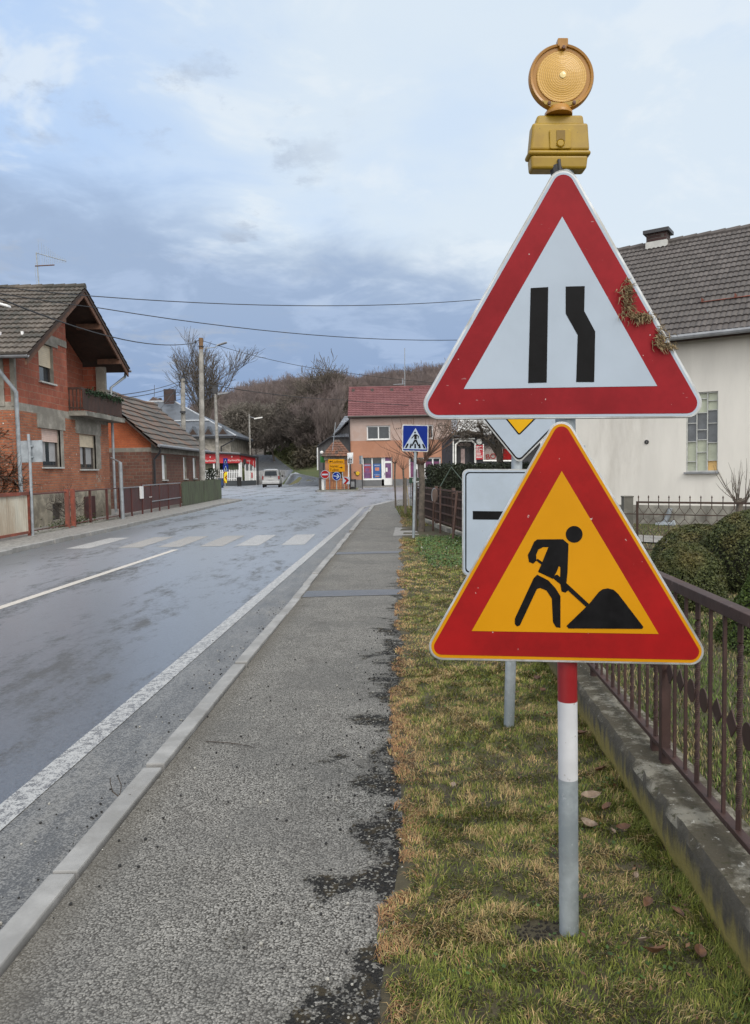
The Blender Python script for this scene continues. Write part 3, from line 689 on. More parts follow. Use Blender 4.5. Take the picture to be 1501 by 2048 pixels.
mb = MB(); mb.lathe(lp(1127, 147, .03), ax, [(.0, -.012), (r_ * .93, -.012), (r_, -.004), (r_, .010), (r_ * .965, .016), (r_ * .90, .0145), (r_ * .89, .010), (r_ * .765, .010)], 56, 0)
O('lamp_housing', mb, MA['lampamber'], root, smooth=True)
def lensmat():
    m, t, b = newmat('amber_lens'); P = coords(t, True); s = N(t, 'ShaderNodeSeparateXYZ', ins={0: P})
    x = mth(t, 'SUBTRACT', s.outputs[0], LX.x); z = mth(t, 'SUBTRACT', s.outputs[2], LX.z)
    rr = mth(t, 'SQRT', mth(t, 'ADD', mth(t, 'MULTIPLY', x, x), mth(t, 'MULTIPLY', z, z)))
    w1 = mth(t, 'SINE', mth(t, 'MULTIPLY', z, 1500.0)); w2 = mth(t, 'SINE', mth(t, 'MULTIPLY', rr, 1100.0)); w3 = mth(t, 'SINE', mth(t, 'MULTIPLY', x, 1300.0))
    h = mth(t, 'ADD', mth(t, 'MULTIPLY', w1, .6), mth(t, 'ADD', w2, mth(t, 'MULTIPLY', w3, .3)))
    t.links.new(mixc(t, sstep(t, h, -1.6, 1.6), (.40, .215, .028), (.60, .35, .06)), b.inputs['Base Color'])
    b.inputs['Roughness'].default_value = .38; b.inputs['Coat Weight'].default_value = .12
    bumpto(t, b, h, .22, .001); return m
mb = MB(); mb.lathe(lp(1127, 147, .03), ax, [(r_ * .775, .010), (r_ * .765, .014), (r_ * .74, .0135), (r_ * .5, .019), (r_ * .25, .0215), (.0, .0225)], 56)
ln = O('lens', mb, lensmat(), root, smooth=True)
mb = MB(); mb.lathe(lp(1127.5, 147, .03), ax, [(.0105, .021), (.009, .0245), (.0, .026)], 20); O('bulb_eye', mb, mat('pale_amber_eye', (.75, .60, .28), .2), ln, smooth=True)
mb = MB(); mb.tube([lp(1128, 72, .03), lp(1128, 86, .03)], .001, 4)
mb.prism([lp(*p, .012) for p in rpoly([(1118, 71), (1139, 71), (1139, 87), (1118, 87)], 2, 2)], (0, .022, 0)); mb.prism([lp(*p, .010) for p in rpoly([(1121, 84), (1136, 84), (1135, 94), (1122, 94)], 3, 2)], (0, .02, 0))
O('lamp_hinge', mb, MA['lampamber'], root, bevel=.002)
mb = MB(); mb.lathe(lp(1123, 221, .034), (0, 0, 1), [(.0, .0), (.041, 0), (.041, .008), (.036, .014), (.033, .022), (.0, .022)], 32)
O('lamp_neck', mb, MA['lampamber'], root, smooth=True)
MA['screw'] = mat('dark_amber', (.10, .03, .008), .5)
for px, py in ((1129, 92), (1100, 204), (1150, 203)):
    mb = MB(); mb.lathe(lp(px, py, .008), ax, [(.0055, 0), (.005, .005), (.0, .0055)], 12); O('screw', mb, MA['screw'], root, smooth=True)
mb = MB()
for pts in ([(1087, 196), (1124, 201), (1112, 207), (1093, 204)], [(1163, 194), (1128, 201), (1140, 207), (1157, 203)]):
    mb.prism([lp(*p, .0135) for p in pts], (0, .006, 0))
O('lamp_shoulder', mb, MA['lampyellow'], root)

# --- clumps of dry grass caught on the upper sign
def clump(name, label, blob, edge, n, seed):
    r = random.Random(seed); mb = MB()
    for i in range(n):
        cx_, cy_, rx, ry = r.choice(blob); px, py = cx_ + r.gauss(0, rx), cy_ + r.gauss(0, ry)
        y = YS - .004 - abs(r.gauss(0, .007)); a = r.gauss(edge[0], edge[1]); L = r.uniform(6, 17)
        p = at(px, py, y); q = at(px + L * math.cos(a), py + L * math.sin(a), y - r.uniform(-.002, .006)); q.y = min(q.y, YS - .003)
        mid = (p + q) / 2 + V((r.gauss(0, .003), -r.uniform(0, .004), r.gauss(0, .003)))
        mb.tube([p, mid, q], [r.uniform(.0009, .0017)] * 2 + [.0005], 3, 0, caps=False)
    O(name, mb, MA['straw'], None, label, 'dry grass', 'dry grass stuck on the upper sign', recalc=False)
clump('grass_clump', 'larger clump of dry grass stuck on the red border of the upper sign', [(1253, 590, 8, 14), (1252, 612, 7, 12), (1270, 628, 14, 6), (1290, 634, 9, 5), (1255, 575, 5, 8)], (.75, .8), 300, 4)
clump('grass_clump', 'smaller clump of dry grass low on the right edge of the upper sign', [(1318, 668, 6, 8), (1322, 682, 8, 6), (1336, 692, 8, 4)], (.7, .7), 150, 5)

# ------------------------------------------------------------------ priority road sign behind
pb = gp(1016, 1452); YP = pb.y
root = E('priority_road_sign', 'grey post with a yellow and white diamond sign over a white plate, behind the triangles', 'road sign', (pb.x, pb.y, 0))
mb = MB(); mb.tube([V((pb.x, pb.y, -.2)), at(1022, 1320, YP), at(1034, 930, YP), at(1040, 668, YP)], .0305, 20); O('post', mb, MA['zinc'], root, smooth=True)
YP -= .05
def layer(name, par, specs, mats, thick=.010, bevel=0):
    mb = MB()
    for i, (pts, y, d, m) in enumerate(specs): mb.prism([at(px, py, y) for px, py in pts], (0, d, 0), m)
    return O(name, mb, mats, par, bevel=bevel)
C_, D_ = (1040, 787), 141
def dia(d, r): return rpoly([(C_[0] - .02 * d, C_[1] - d), (C_[0] + 1.0 * d, C_[1] - .02 * d), (C_[0] - .015 * d, C_[1] + d), (C_[0] - .84 * d, C_[1] - .02 * d)], r, 6)
layer('diamond_plate', root, [(dia(D_, 10), YP, .010, 0), (dia(D_ - 4, 10), YP - .001, .0007, 1), (dia(D_ - 8.5, 8), YP - .002, .0007, 2), (dia(D_ - 57, 4), YP - .003, .0007, 1), (dia(D_ - 61, 2), YP - .004, .0007, 3)],
      [MA['alu'], MA['black'], MA['s_white'], MA['s_priority']])
RP = lambda a, b, c, d, r: rpoly([(a, b), (c, b + (c - a) * .001), (c, d), (a, d - (c - a) * .004)], r, 5)
pl = layer('supplementary_plate', root, [(RP(925, 938, 1140, 1152, 12), YP, .010, 0), (RP(927.5, 940.5, 1137.5, 1149.5, 10), YP - .001, .0007, 1), (RP(931, 944, 1134, 1146, 8), YP - .002, .0007, 2), (RP(933.5, 946.5, 1131.5, 1143.5, 7), YP - .003, .0007, 1)],
      [MA['alu'], MA['s_white'], MA['black']])
layer('symbol', pl, [([(946, 1022), (1045, 1023), (1045, 1040), (946, 1039)], YP - .004, .0007, 0), ([(1020, 1041.5), (1045, 1041.5), (1045, 1130), (1020, 1130)], YP - .004, .0007, 0)], [MA['black']])

# ------------------------------------------------------------------ pedestrian crossing sign
pb = gp(827, 1076); YC = pb.y
root = E('crossing_sign', 'blue square pedestrian crossing sign on a grey post beside the pavement', 'road sign', (pb.x, pb.y, 0))
mb = MB(); mb.tube([V((pb.x, pb.y, -.2)), at(829, 1000, YC), at(831.5, 880, YC)], .030, 16); O('post', mb, MA['zinc'], root, smooth=True)
YC -= .045
def cz(x, y): return (780 + x / 15.01, 840 + y / 15.01)
SQ = [(805, 849), (857.5, 850), (857, 904), (804.5, 902.5)]
sp_ = layer('sign_plate', root, [(rpoly(SQ, 3, 4), YC, .012, 0), (rpoly([(807, 851), (855.6, 852), (855, 902), (806.5, 900.6)], 2, 4), YC - .003, .0025, 1)], [MA['alu'], MA['s_blue']])
specs = [([cz(775, 240), cz(400, 868), cz(1110, 885)], YC - .006, .0025, 0)]
mans = [[cz(760 + 26 * math.cos(t), 375 + 28 * math.sin(t)) for t in np.linspace(0, 6.283, 14, endpoint=False)],
        [cz(*p) for p in [(740, 425), (800, 425), (872, 480), (868, 556), (846, 556), (846, 496), (812, 474), (812, 575), (734, 575), (736, 480), (662, 560), (646, 544)]],
        [cz(*p) for p in [(736, 588), (808, 588), (884, 770), (852, 796), (772, 640), (680, 785), (650, 770)]]]
for q in ([(520, 708), (574, 708), (516, 838), (454, 838)], [(626, 708), (660, 708), (640, 838), (592, 840)], [(742, 715), (786, 715), (790, 842), (738, 842)], [(884, 715), (908, 715), (932, 846), (866, 846)], [(966, 718), (1010, 718), (1078, 852), (1020, 852)]):
    mans.append([cz(*p) for p in q])
sy = layer('symbol', sp_, specs + [(m_, YC - .009 - .0002 * i, .0025, 1) for i, m_ in enumerate(mans)], [MA['s_white'], MA['black']])

# ------------------------------------------------------------------ sign seen from behind, on the left pavement
pb = gp(66, 1071, .02); YL = pb.y
root = E('sign_back', 'square sign seen from behind on a grey post by the brick house', 'road sign', (pb.x, pb.y, 0))
mb = MB(); mb.tube([V((pb.x, pb.y, -.1)), at(60, 900, YL), at(57, 868, YL)], .034, 14); O('post', mb, MA['pipe'], root, smooth=True)
mb = MB(); q = [at(px, py, YL + .05) for px, py in ((41, 882), (85, 880), (86, 924), (44, 925))]
mb.prism(q, (0, .012, 0)); O('plate', mb, MA['pipe'], root, bevel=.004)
for py in (892, 914): mb = MB(); c = at(62, py, YL); mb.obox(c + V((0, .02, 0)), (.045, 0, 0), (0, .028, 0), (0, 0, .018)); O('clamp', mb, MA['zinc'], root)

# ------------------------------------------------------------------ far signs at the junction
def round_sign(name, label, cx_, cy_, rpx, base_py, Y, build):
    b_ = at(cx_ + .4, base_py, Y); root = E(name, label, 'road sign', (b_.x, Y, ROAD_Z))
    mb = MB(); mb.tube([V((b_.x, Y, -.1)), at(cx_, cy_ - rpx * .8, Y)], .035, 10); O('post', mb, MA['zinc'], root, smooth=True)
    c = at(cx_, cy_, Y - .05); r = rpx * Y / F_PX
    mb = MB(); mb.lathe(c, (0, -1, 0), [(0, -.012), (r, -.012), (r, .0), (r * .9, .001), (r * .9, .003), (0, .003)], 28, 0, mats=[0, 0, 0, 0, 1]); build(mb, c + V((0, -.004, 0)), r, root)
def noentry(mb, c, r, root):
    d = O('sign_disc', mb, [MA['s_white'], MA['s_red2']], root)
    m2 = MB(); m2.obox(c + V((0, -.003, 0)), (r * .68, 0, 0), (0, .003, 0), (0, 0, r * .17)); O('symbol', m2, MA['s_white'], d)
def bluearrow(mb, c, r, root):
    d = O('sign_disc', mb, [MA['s_white'], MA['s_blue']], root); m2 = MB(); rot = Matrix.Rotation(R(8), 3, 'Y')
    P2 = lambda x, z: c + V((0, -.003, 0)) + rot @ V((x * r, 0, z * r))
    m2.prism([P2(-.72, .09), P2(.3, .09), P2(.3, -.09), P2(-.72, -.09)], (0, .004, 0))
    m2.prism([P2(.12, .62), P2(.74, .0), P2(.12, -.62), P2(-.02, -.45), P2(.42, .0), P2(-.02, .45)], (0, .0035, 0)); O('symbol', m2, MA['s_white'], d)
YJ = 55.4
round_sign('no_entry_sign', 'round red no entry sign at the left end of the traffic island', 650.5, 949, 8.6, 978, YJ, noentry)
round_sign('direction_sign', 'round blue sign with a white arrow in the middle of the traffic island', 673.5, 952.5, 8.6, 979, YJ - .1, bluearrow)
b_ = at(671, 979, YJ + .9); Yd = YJ + .9
root = E('direction_board', 'yellow direction board with two town arrows in front of the little shrine', 'road sign', (b_.x, Yd, ROAD_Z))
for px in (660, 686):
    mb = MB(); q = at(px, 978, Yd); mb.tube([V((q.x, Yd + .06, -.1)), V((q.x, Yd + .06, at(px, 921, Yd).z))], .04, 10); O('post', mb, MA['zinc'], root)
mb = MB(); mb.prism([at(px, py, Yd) for px, py in ((657, 918.5), (689, 918.5), (689, 927.2), (657, 927.2))], (0, .03, 0)); mb.prism([at(px, py, Yd) for px, py in ((658, 928), (690, 928), (690, 943.5), (658.5, 943.5))], (0, .03, 0))
bd = O('board', mb, MA['s_yellow'], root, bevel=.01)
def arrow(px, py, s):
    m2 = MB(); m2.prism([at(px + x * s, py + z, Yd - .006) for x, z in ((3.2, 0), (.4, -2.2), (.4, -.8), (-3, -.8), (-3, .8), (.4, .8), (.4, 2.2))], (0, .004, 0)); O('arrow', m2, MA['black'], bd)
arrow(662, 923.2, -1); arrow(682.5, 935, 1)
for s_, px, py, sz in (('Ladinec', 676, 925.6, .27), ('Ivanec', 669, 934.6, .27), ('Tužno', 669, 941.8, .27)):
    text(s_, 'lettering', sz, at(px, py, Yd), (1, 0, 0), (0, 0, 1), MA['black'], bd, lift=.008)
b_ = at(694, 977, YJ + .3); Yc2 = YJ + .3
root = E('chevron_board', 'red and white chevron board at the right end of the traffic island', 'road sign', (b_.x, Yc2, ROAD_Z))
for px in (689, 697):
    mb = MB(); q = at(px, 978, Yc2); mb.tube([V((q.x, Yc2 + .05, -.1)), V((q.x, Yc2 + .05, at(px, 956, Yc2).z))], .03, 8); O('post', mb, MA['zinc'], root)
mb = MB(); mb.prism([at(*p, Yc2) for p in ((686, 953.5), (700, 954), (700, 968.5), (686, 967.5))], (0, .02, 0)); cb = O('board', mb, MA['s_white'], root)
mb = MB(); mb.prism([at(*p, Yc2 - .006) for p in ((687, 955), (692.6, 955), (698.8, 961), (692.2, 968), (687.2, 968), (692.8, 961))], (0, .004, 0)); O('symbol', mb, MA['s_red2'], cb)
# mirror in a pale frame
Ym = YJ + 1.2; b_ = at(697.5, 977, Ym)
root = E('traffic_mirror', 'rectangular mirror in a pale frame on a post beside the shrine', 'mirror', (b_.x, Ym, ROAD_Z))
mb = MB(); mb.tube([V((b_.x, Ym + .06, -.1)), at(697.5, 910, Ym + .06)], .045, 10); O('post', mb, MA['whitepaint'], root)
mb = MB(); mb.prism([at(*p, Ym) for p in ((695, 906), (707, 905), (706.5, 927), (695.5, 929.5))], (0, .05, 0)); fr_ = O('frame', mb, MA['whitepaint'], root, bevel=.02)
m, t, b = newmat('mirror_face'); b.inputs['Metallic'].default_value = 1; b.inputs['Roughness'].default_value = .12; b.inputs['Base Color'].default_value = (.5, .52, .55, 1); MA['mirror'] = m
rows = []
for j in range(9):
    rows.append([at(696.6 + 8.4 * i / 8, 908 + 18.4 * j / 8, Ym - .01) + V((0, -.10 * (1 - ((i - 4) / 4) ** 2) * .5 - .10 * (1 - ((j - 4) / 4) ** 2) * .5, 0)) for i in range(9)])
mb = MB(); mb.grid(rows); O('mirror_face', mb, MA['mirror'], fr_, smooth=True)
# blue crossing signs and chevron by the bar
Yb = 84.0; b_ = at(450.5, 971, Yb)
root = E('crossing_sign', 'two small blue crossing signs above a yellow and red chevron, in front of the bar', 'road sign', (b_.x, Yb, ROAD_Z))
mb = MB(); mb.tube([V((b_.x, Yb, -.1)), at(450.5, 919, Yb)], .045, 8); O('post', mb, MA['zinc'], root)
for (x0, y0, x1, y1) in ((447, 916.5, 455.5, 928), (446.5, 929, 457, 943)):
    mb = MB(); mb.prism([at(*p, Yb - .06) for p in ((x0, y0), (x1, y0), (x1, y1), (x0, y1))], (0, .02, 0)); pl_ = O('sign_plate', mb, MA['s_blue'], root)
    mb = MB(); xm = (x0 + x1) / 2
    mb.prism([at(*p, Yb - .07) for p in ((xm, y0 + 2), (x1 - 1.5, y1 - 1.8), (x0 + 1.5, y1 - 1.8))], (0, .006, 0)); s1 = O('symbol', mb, MA['s_white'], pl_)
    mb.__init__(); mb.prism([at(*p, Yb - .08) for p in ((xm - .5, y0 + 5), (xm + .7, y0 + 5), (xm + 1.8, y1 - 2.4), (xm + .4, y1 - 2.4), (xm, y0 + 9), (xm - 1, y1 - 2.4), (xm - 2, y1 - 2.4))], (0, .006, 0)); O('symbol', mb, MA['black'], pl_)
mb = MB(); mb.prism([at(*p, Yb - .06) for p in ((448, 943.5), (455, 943.5), (454, 966), (448.5, 966))], (0, .02, 0)); cb = O('board', mb, mat('yellow_board', (.72, .55, .01), .4), root)
mb = MB()
mb.prism([at(*p, Yb - .07) for p in ((448.2, 944), (451.5, 944), (448.2, 948))], (0, .006, 0)); mb.prism([at(*p, Yb - .07) for p in ((454.6, 950), (449.6, 955), (454.3, 960), (454.3, 956.5), (452.2, 955), (454.5, 953))], (0, .006, 0)); mb.prism([at(*p, Yb - .07) for p in ((448.8, 960), (448.8, 965.5), (452, 965.5))], (0, .006, 0))
O('symbol', mb, MA['s_red2'], cb)
# dark slim info post in front of the shop
Yi = 63.5; b_ = at(725.3, 977, Yi)
root = E('sign_back', 'narrow grey sign edge-on on a dark post in front of the post office window', 'road sign', (b_.x, Yi, ROAD_Z))
mb = MB(); mb.tube([V((b_.x, Yi, -.1)), at(724.6, 914, Yi)], .045, 8); O('post', mb, MA['darkmetal'], root)
mb = MB(); c = at(722.5, 920, Yi); mb.obox(c, (.07, .02, 0), (-.08, .28, 0), (0, 0, .36)); O('plate', mb, MA['pipe'], root)
# ------------------------------------------------------------------ building helpers
def clip_poly(poly, n, d):
    """keep the side n.p <= d (2D)"""
    out = []
    for i in range(len(poly)):
        a, b = poly[i], poly[(i + 1) % len(poly)]
        fa, fb = n[0] * a[0] + n[1] * a[1] - d, n[0] * b[0] + n[1] * b[1] - d
        if fa <= 0: out.append(a)
        if fa * fb < 0:
            t = fa / (fa - fb); out.append((a[0] + (b[0] - a[0]) * t, a[1] + (b[1] - a[1]) * t))
    return out
def wall(mb, o, u, n, U, Vv, holes=(), clips=(), depth=.18, m=0, mr=None, bands=()):
    """wall face with real openings: o = origin, u = direction along, n = outward normal; holes (u0,u1,v0,v1); clips = half planes; bands = (v0, material) from below"""
    o, u, n = V(o), V(u).normalized(), V(n).normalized(); z = V((0, 0, 1)); mr = m if mr is None else mr
    us = sorted({U[0], U[1], *[h[0] for h in holes], *[h[1] for h in holes]}); vs_ = sorted({Vv[0], Vv[1], *[h[2] for h in holes], *[h[3] for h in holes], *[b_[0] for b_ in bands]})
    P = lambda a, b: o + u * a + z * b
    flip = u.cross(z).dot(n) < 0
    for i in range(len(us) - 1):
        for j in range(len(vs_) - 1):
            cu, cv = (us[i] + us[i + 1]) / 2, (vs_[j] + vs_[j + 1]) / 2
            if any(h[0] < cu < h[1] and h[2] < cv < h[3] for h in holes): continue
            poly = [(us[i], vs_[j]), (us[i + 1], vs_[j]), (us[i + 1], vs_[j + 1]), (us[i], vs_[j + 1])]
            for nn, d in clips: poly = clip_poly(poly, nn, d) if len(poly) > 2 else poly
            mm = m
            for b_ in bands:
                if cv > b_[0]: mm = b_[1]
            if len(poly) > 2: mb.face([P(*p) for p in (poly[::-1] if flip else poly)], mm)
    for h in holes:
        a, b, c, d = P(h[0], h[2]), P(h[1], h[2]), P(h[1], h[3]), P(h[0], h[3]); k = -n * depth
        for p, q in ((a, b), (b, c), (c, d), (d, a)): mb.face([p, q, q + k, p + k], mr)
def window(par, o, u, n, h, depth=.12, fw=.05, frame='frame_dark', glass='glass', shut=0.0, shutm='shutter', mull=0, sill=None, curtain=False):
    """window set into the hole h of a wall: frame > pane, mullions, shutter, sill"""
    o, u, n = V(o), V(u).normalized(), V(n).normalized(); z = V((0, 0, 1)); k = -n * depth
    C = lambda a, b, d=0.0: o + u * a + z * b + k + n * d
    a, b, c, d = h; mb = MB()
    def bar(u0, u1, v0, v1, dd=.0, th=.03): mb.obox(C((u0 + u1) / 2, (v0 + v1) / 2, dd), u * (abs(u1 - u0) / 2), n * th, z * (abs(v1 - v0) / 2))
    bar(a + .002, a + fw, c + .002, d - .002); bar(b - fw, b - .002, c + .002, d - .002); bar(a + fw, b - fw, c + .002, c + fw); bar(a + fw, b - fw, d - fw, d - .002)
    for i in range(mull): x = a + (b - a) * (i + 1) / (mull + 1); bar(x - fw * .45, x + fw * .45, c + fw, d - fw)
    f = O('window', mb, MA[frame], par)
    mb = MB(); mb.obox(C((a + b) / 2, (c + d) / 2, -.02), u * ((b - a) / 2 - .004), n * .004, z * ((d - c) / 2 - .004)); O('pane', mb, MA[glass], f)
    if curtain:
        mb = MB()
        for s_ in ((a + fw, a + (b - a) * .42), (a + (b - a) * .62, b - fw)):
            mb.obox(C(sum(s_) / 2, (c + d) / 2 + .05, -.013), u * ((s_[1] - s_[0]) / 2), n * .002, z * ((d - c) / 2 - fw - .06))
        O('curtain', mb, MA['curtain'], f)
    if shut:
        mb = MB(); v0 = d - (d - c) * shut; nsl = max(3, int((d - v0) / .055)); sh = (d - v0) / nsl
        for i in range(nsl): mb.obox(C((a + b) / 2, v0 + sh * (i + .5), .045), u * ((b - a) / 2 - .006), n * .010, z * (sh * .44))
        mb.obox(C((a + b) / 2, (v0 + d) / 2, .036), u * ((b - a) / 2 - .006), n * .008, z * ((d - v0) / 2))
        O('shutter', mb, MA[shutm], f)
    if sill:
        mb = MB(); mb.obox(o + u * ((a + b) / 2) + z * (c - .025) + n * .03 + k * .5, u * ((b - a) / 2 + .06), n * (depth / 2 + .05), z * .022); O('sill', mb, MA[sill], f)
    return f
def tile_roof(mb, p00, u, vdir, U, L, tw=.23, th=.32, amp=.022, lip=.03, m=0, samples=6, hip=None, saw=False):
    """rows of curved tiles; p00 = upper left corner (ridge), u along the ridge, vdir down the slope; hip = (left, right) inset per metre of slope"""
    p00, u, v = V(p00), V(u).normalized(), V(vdir).normalized(); n = u.cross(v); n = n if n.z > 0 else -n
    nr = max(1, round(L / th)); th = L / nr
    for r in range(nr):
        va, vb = r * th, (r + 1) * th + .03
        l0, l1 = (hip[0] * va, hip[1] * va) if hip else (0, 0)
        ul, ur = -l0, U + l1; cnt = max(1, round((ur - ul) / tw)); w_ = (ur - ul) / cnt; ns = cnt * samples
        up_, lo, fr = [], [], []
        for i in range(ns + 1):
            x = ul + (ur - ul) * i / ns; ph = (i % samples) / samples
            h = amp * (max(0, math.sin(ph * math.pi)) ** .7 if not saw else (1 - math.cos(2 * math.pi * ph)) * .5)
            ex = 0
            if hip: ex = (hip[1] * th if i > ns / 2 else -hip[0] * th) * abs(2 * i / ns - 1)
            up_.append(p00 + u * x + v * va + n * (h * .8)); lo.append(p00 + u * (x + ex) + v * vb + n * (h + lip)); fr.append(p00 + u * (x + ex) + v * vb + n * (h * .2 - .01))
        n0 = len(mb.v)
        for rw in (up_, lo, fr): mb.v += [tuple(p) for p in rw]
        k = ns + 1
        for i in range(ns):
            for q in (0, 1):
                a = n0 + q * k + i; mb.uv[len(mb.f)] = [(i / samples + .01 + r * .5, r + .5)] * 4
                mb.f.append((a, a + 1, a + k + 1, a + k)); mb.m.append(m)
def slab(mb, pts, th, m=0):
    mb.prism(pts, (0, 0, -th), m)
def pipe(par, pts, r=.05, m='pipe', name='downpipe'):
    mb = MB(); mb.tube(pts, r, 10); return O(name, mb, MA[m], par, smooth=True)

MA['tile_grey'] = tilemat('old_grey_tiles', (.085, .072, .062), (.155, .133, .115), (.055, .052, .045))
MA['tile_flat'] = tilemat('mossy_flat_tiles', (.080, .075, .070), (.125, .117, .108), (.15, .095, .07))
MA['tile_dark'] = tilemat('dark_concrete_tiles', (.066, .058, .056), (.118, .104, .100), (.088, .078, .074))
MA['tile_maroon'] = tilemat('maroon_tiles', (.16, .058, .062), (.20, .080, .085), (.14, .05, .055))
MA['tile_red'] = tilemat('old_clay_tiles', (.19, .085, .05), (.12, .06, .042), (.07, .05, .04))
MA['tile_silver'] = tilemat('grey_glazed_tiles', (.20, .22, .26), (.27, .29, .33), (.16, .18, .21))
MA['slate'] = mat('dark_sheet_roof', (.058, .068, .085), .42, .25, 1.5, c2=(.085, .098, .12))
MA['brick_old'] = brickmat('old_solid_brick', (.43, .148, .070), (.29, .092, .048), (.23, .185, .14), .26, .078, .011, patch=((.30, .26, .21), .64), flecks=((.62, .58, .53), 9.0, .69))
MA['brick_block'] = brickmat('hollow_clay_blocks', (.37, .105, .060), (.27, .074, .044), (.32, .20, .14), .33, .205, .010)
MA['brick_small'] = brickmat('rough_clay_blocks', (.175, .075, .052), (.110, .050, .038), (.15, .115, .092), .27, .145, .016, patch=((.20, .17, .14), .68))
MA['brick_orange'] = brickmat('new_orange_brick', (.50, .135, .048), (.42, .105, .040), (.30, .11, .06), .25, .075, .009)
MA['brick_chimney'] = brickmat('dark_chimney_brick', (.055, .026, .024), (.035, .018, .018), (.085, .075, .07), .24, .09, .014)
MA['stonebase'] = mat('rubble_base', (.30, .27, .215), .9, .35, 4, c2=(.17, .15, .12), bump=.8, bscale=9)
MA['basewall'] = mat('brown_base_wall', (.16, .125, .10), .9, .3, 3, bump=.3, bscale=14)

# ------------------------------------------------------------------ brick house with gable to the road
GX, Y0, Y1, YA = -9.7, 20.2, 27.2, 23.75
ZE0, ZA, ZE1 = 4.72, 7.42, 5.42                    # near eave, ridge, far eave of the roof surface
OX, RY0, RY1 = -9.02, 19.62, 27.78                 # verge and eave lines
root = E('brick_house', 'unplastered red brick house with gable, dark balcony and grey tiled roof', 'house', (GX - 3, 23.7, 0))
s0 = (ZA - ZE0) / (YA - RY0); s1 = (ZA - ZE1) / (RY1 - YA)
clips = [((-s0, 1), ZE0 - s0 * RY0 - .16), ((s1, 1), ZE1 + s1 * RY1 - .16)]     # under the two slopes (u = y)
gw = [(21.72, 23.0, 1.76, 2.90), (24.5, 25.9, 1.70, 2.86), (21.74, 22.72, 4.27, 5.40)]
bw_ = [(22.25, 23.05, .14, .66)]
mb = MB()
wall(mb, (GX, 0, 0), (0, 1, 0), (1, 0, 0), (Y0, 23.72), (0, 9), [gw[0], gw[2], bw_[0]], clips, .2, 3, 2, bands=[(.98, 0), (3.30, 2), (3.52, 1)])
wall(mb, (GX, 0, 0), (0, 1, 0), (1, 0, 0), (23.72, Y1), (0, 3.56), [gw[1]], [], .2, 3, 2, bands=[(.98, 0), (3.30, 2)])
# recessed balcony: back wall, its two sides
LX_ = GX - .85; dr = (23.95, 24.75, 3.60, 5.35)
wall(mb, (LX_, 0, 0), (0, 1, 0), (1, 0, 0), (23.72, Y1), (3.5, 9), [dr], clips, .15, 1, 2)
mb.face([V((GX, 23.72, 3.5)), V((LX_, 23.72, 3.5)), V((LX_, 23.72, 7.1)), V((GX, 23.72, 7.1))], 1)
mb.face([V((GX - .32, Y1, 3.5)), V((LX_, Y1, 3.5)), V((LX_, Y1, 5.42)), V((GX - .32, Y1, 5.42))], 1)
mb.box(GX - .32, GX, Y1 - .16, Y1 + .02, 3.5, 5.40, 2)
# eave wall facing down the road, with its concrete corner column and floor band
wall(mb, (0, Y0, 0), (1, 0, 0), (0, -1, 0), (-16.5, GX), (0, ZE0 + .25), [], [], .2, 3, bands=[(.98, 0), (3.30, 2), (3.52, 1)])
mb.box(-10.55, -9.98, Y0 - .025, Y0 + .1, 3.4, ZE0 + .2, 2)
mb.box(GX - .1, GX + .02, Y0 - .02, Y0 + .10, 3.4, ZE0 + .2, 2)
wall(mb, (0, Y1, 0), (1, 0, 0), (0, 1, 0), (-16.5, GX), (0, 3.56), [], [], .2, 1)
wall(mb, (0, Y1, 0), (1, 0, 0), (0, 1, 0), (-16.5, LX_), (3.56, 5.6), [], [], .2, 1)
wall(mb, (-16.5, 0, 0), (0, 1, 0), (-1, 0, 0), (Y0, Y1), (0, 9), [], clips, .2, 1)
# lintels and a concrete tie beam under the gable
mb.box(GX - .05, GX + .03, 21.45, 23.35, 2.90, 3.30, 2); mb.box(GX - .05, GX + .03, 24.2, 26.4, 2.87, 3.30, 2)
mb.box(GX - .05, GX + .025, 21.65, 23.05, 5.40, 5.72, 2); mb.box(GX - .05, GX + .025, 23.05, 23.70, 5.52, 5.72, 2)
mb.box(GX - .05, GX + .012, 23.0, 23.22, 1.76, 2.90, 2); mb.box(GX - .05, GX + .012, 25.9, 26.35, 1.70, 2.87, 2)
mb.box(LX_ - .05, LX_ + .02, 23.8, 24.95, 5.35, 5.65, 2)
O('wall', mb, [MA['brick_old'], MA['brick_block'], MA['plaster'], MA['stonebase']], root, recalc=False)
window(root, (GX, 0, 0), (0, 1, 0), (1, 0, 0), gw[0], .14, .06, shut=.34, shutm='shutter_pink', mull=0, sill='frame_grey', curtain=True)
window(root, (GX, 0, 0), (0, 1, 0), (1, 0, 0), gw[1], .14, .06, shut=.36, mull=1, sill='frame_grey', curtain=True)
window(root, (GX, 0, 0), (0, 1, 0), (1, 0, 0), gw[2], .14, .05, shut=.58, sill='frame_grey')
mb = MB(); mb.obox((GX - .15, 22.65, .40), (.01, 0, 0), (0, .4, 0), (0, 0, .26)); O('cellar_window', mb, MA['frame_dark'], root)
mb = MB(); mb.obox((GX + .03, 25.1, .42), (.02, 0, 0), (0, .45, 0), (0, 0, .36)); O('cellar_hatch', mb, MA['maroon_dark'], root)
window(root, (LX_, 0, 0), (0, 1, 0), (1, 0, 0), dr, .10, .06, shut=.55)
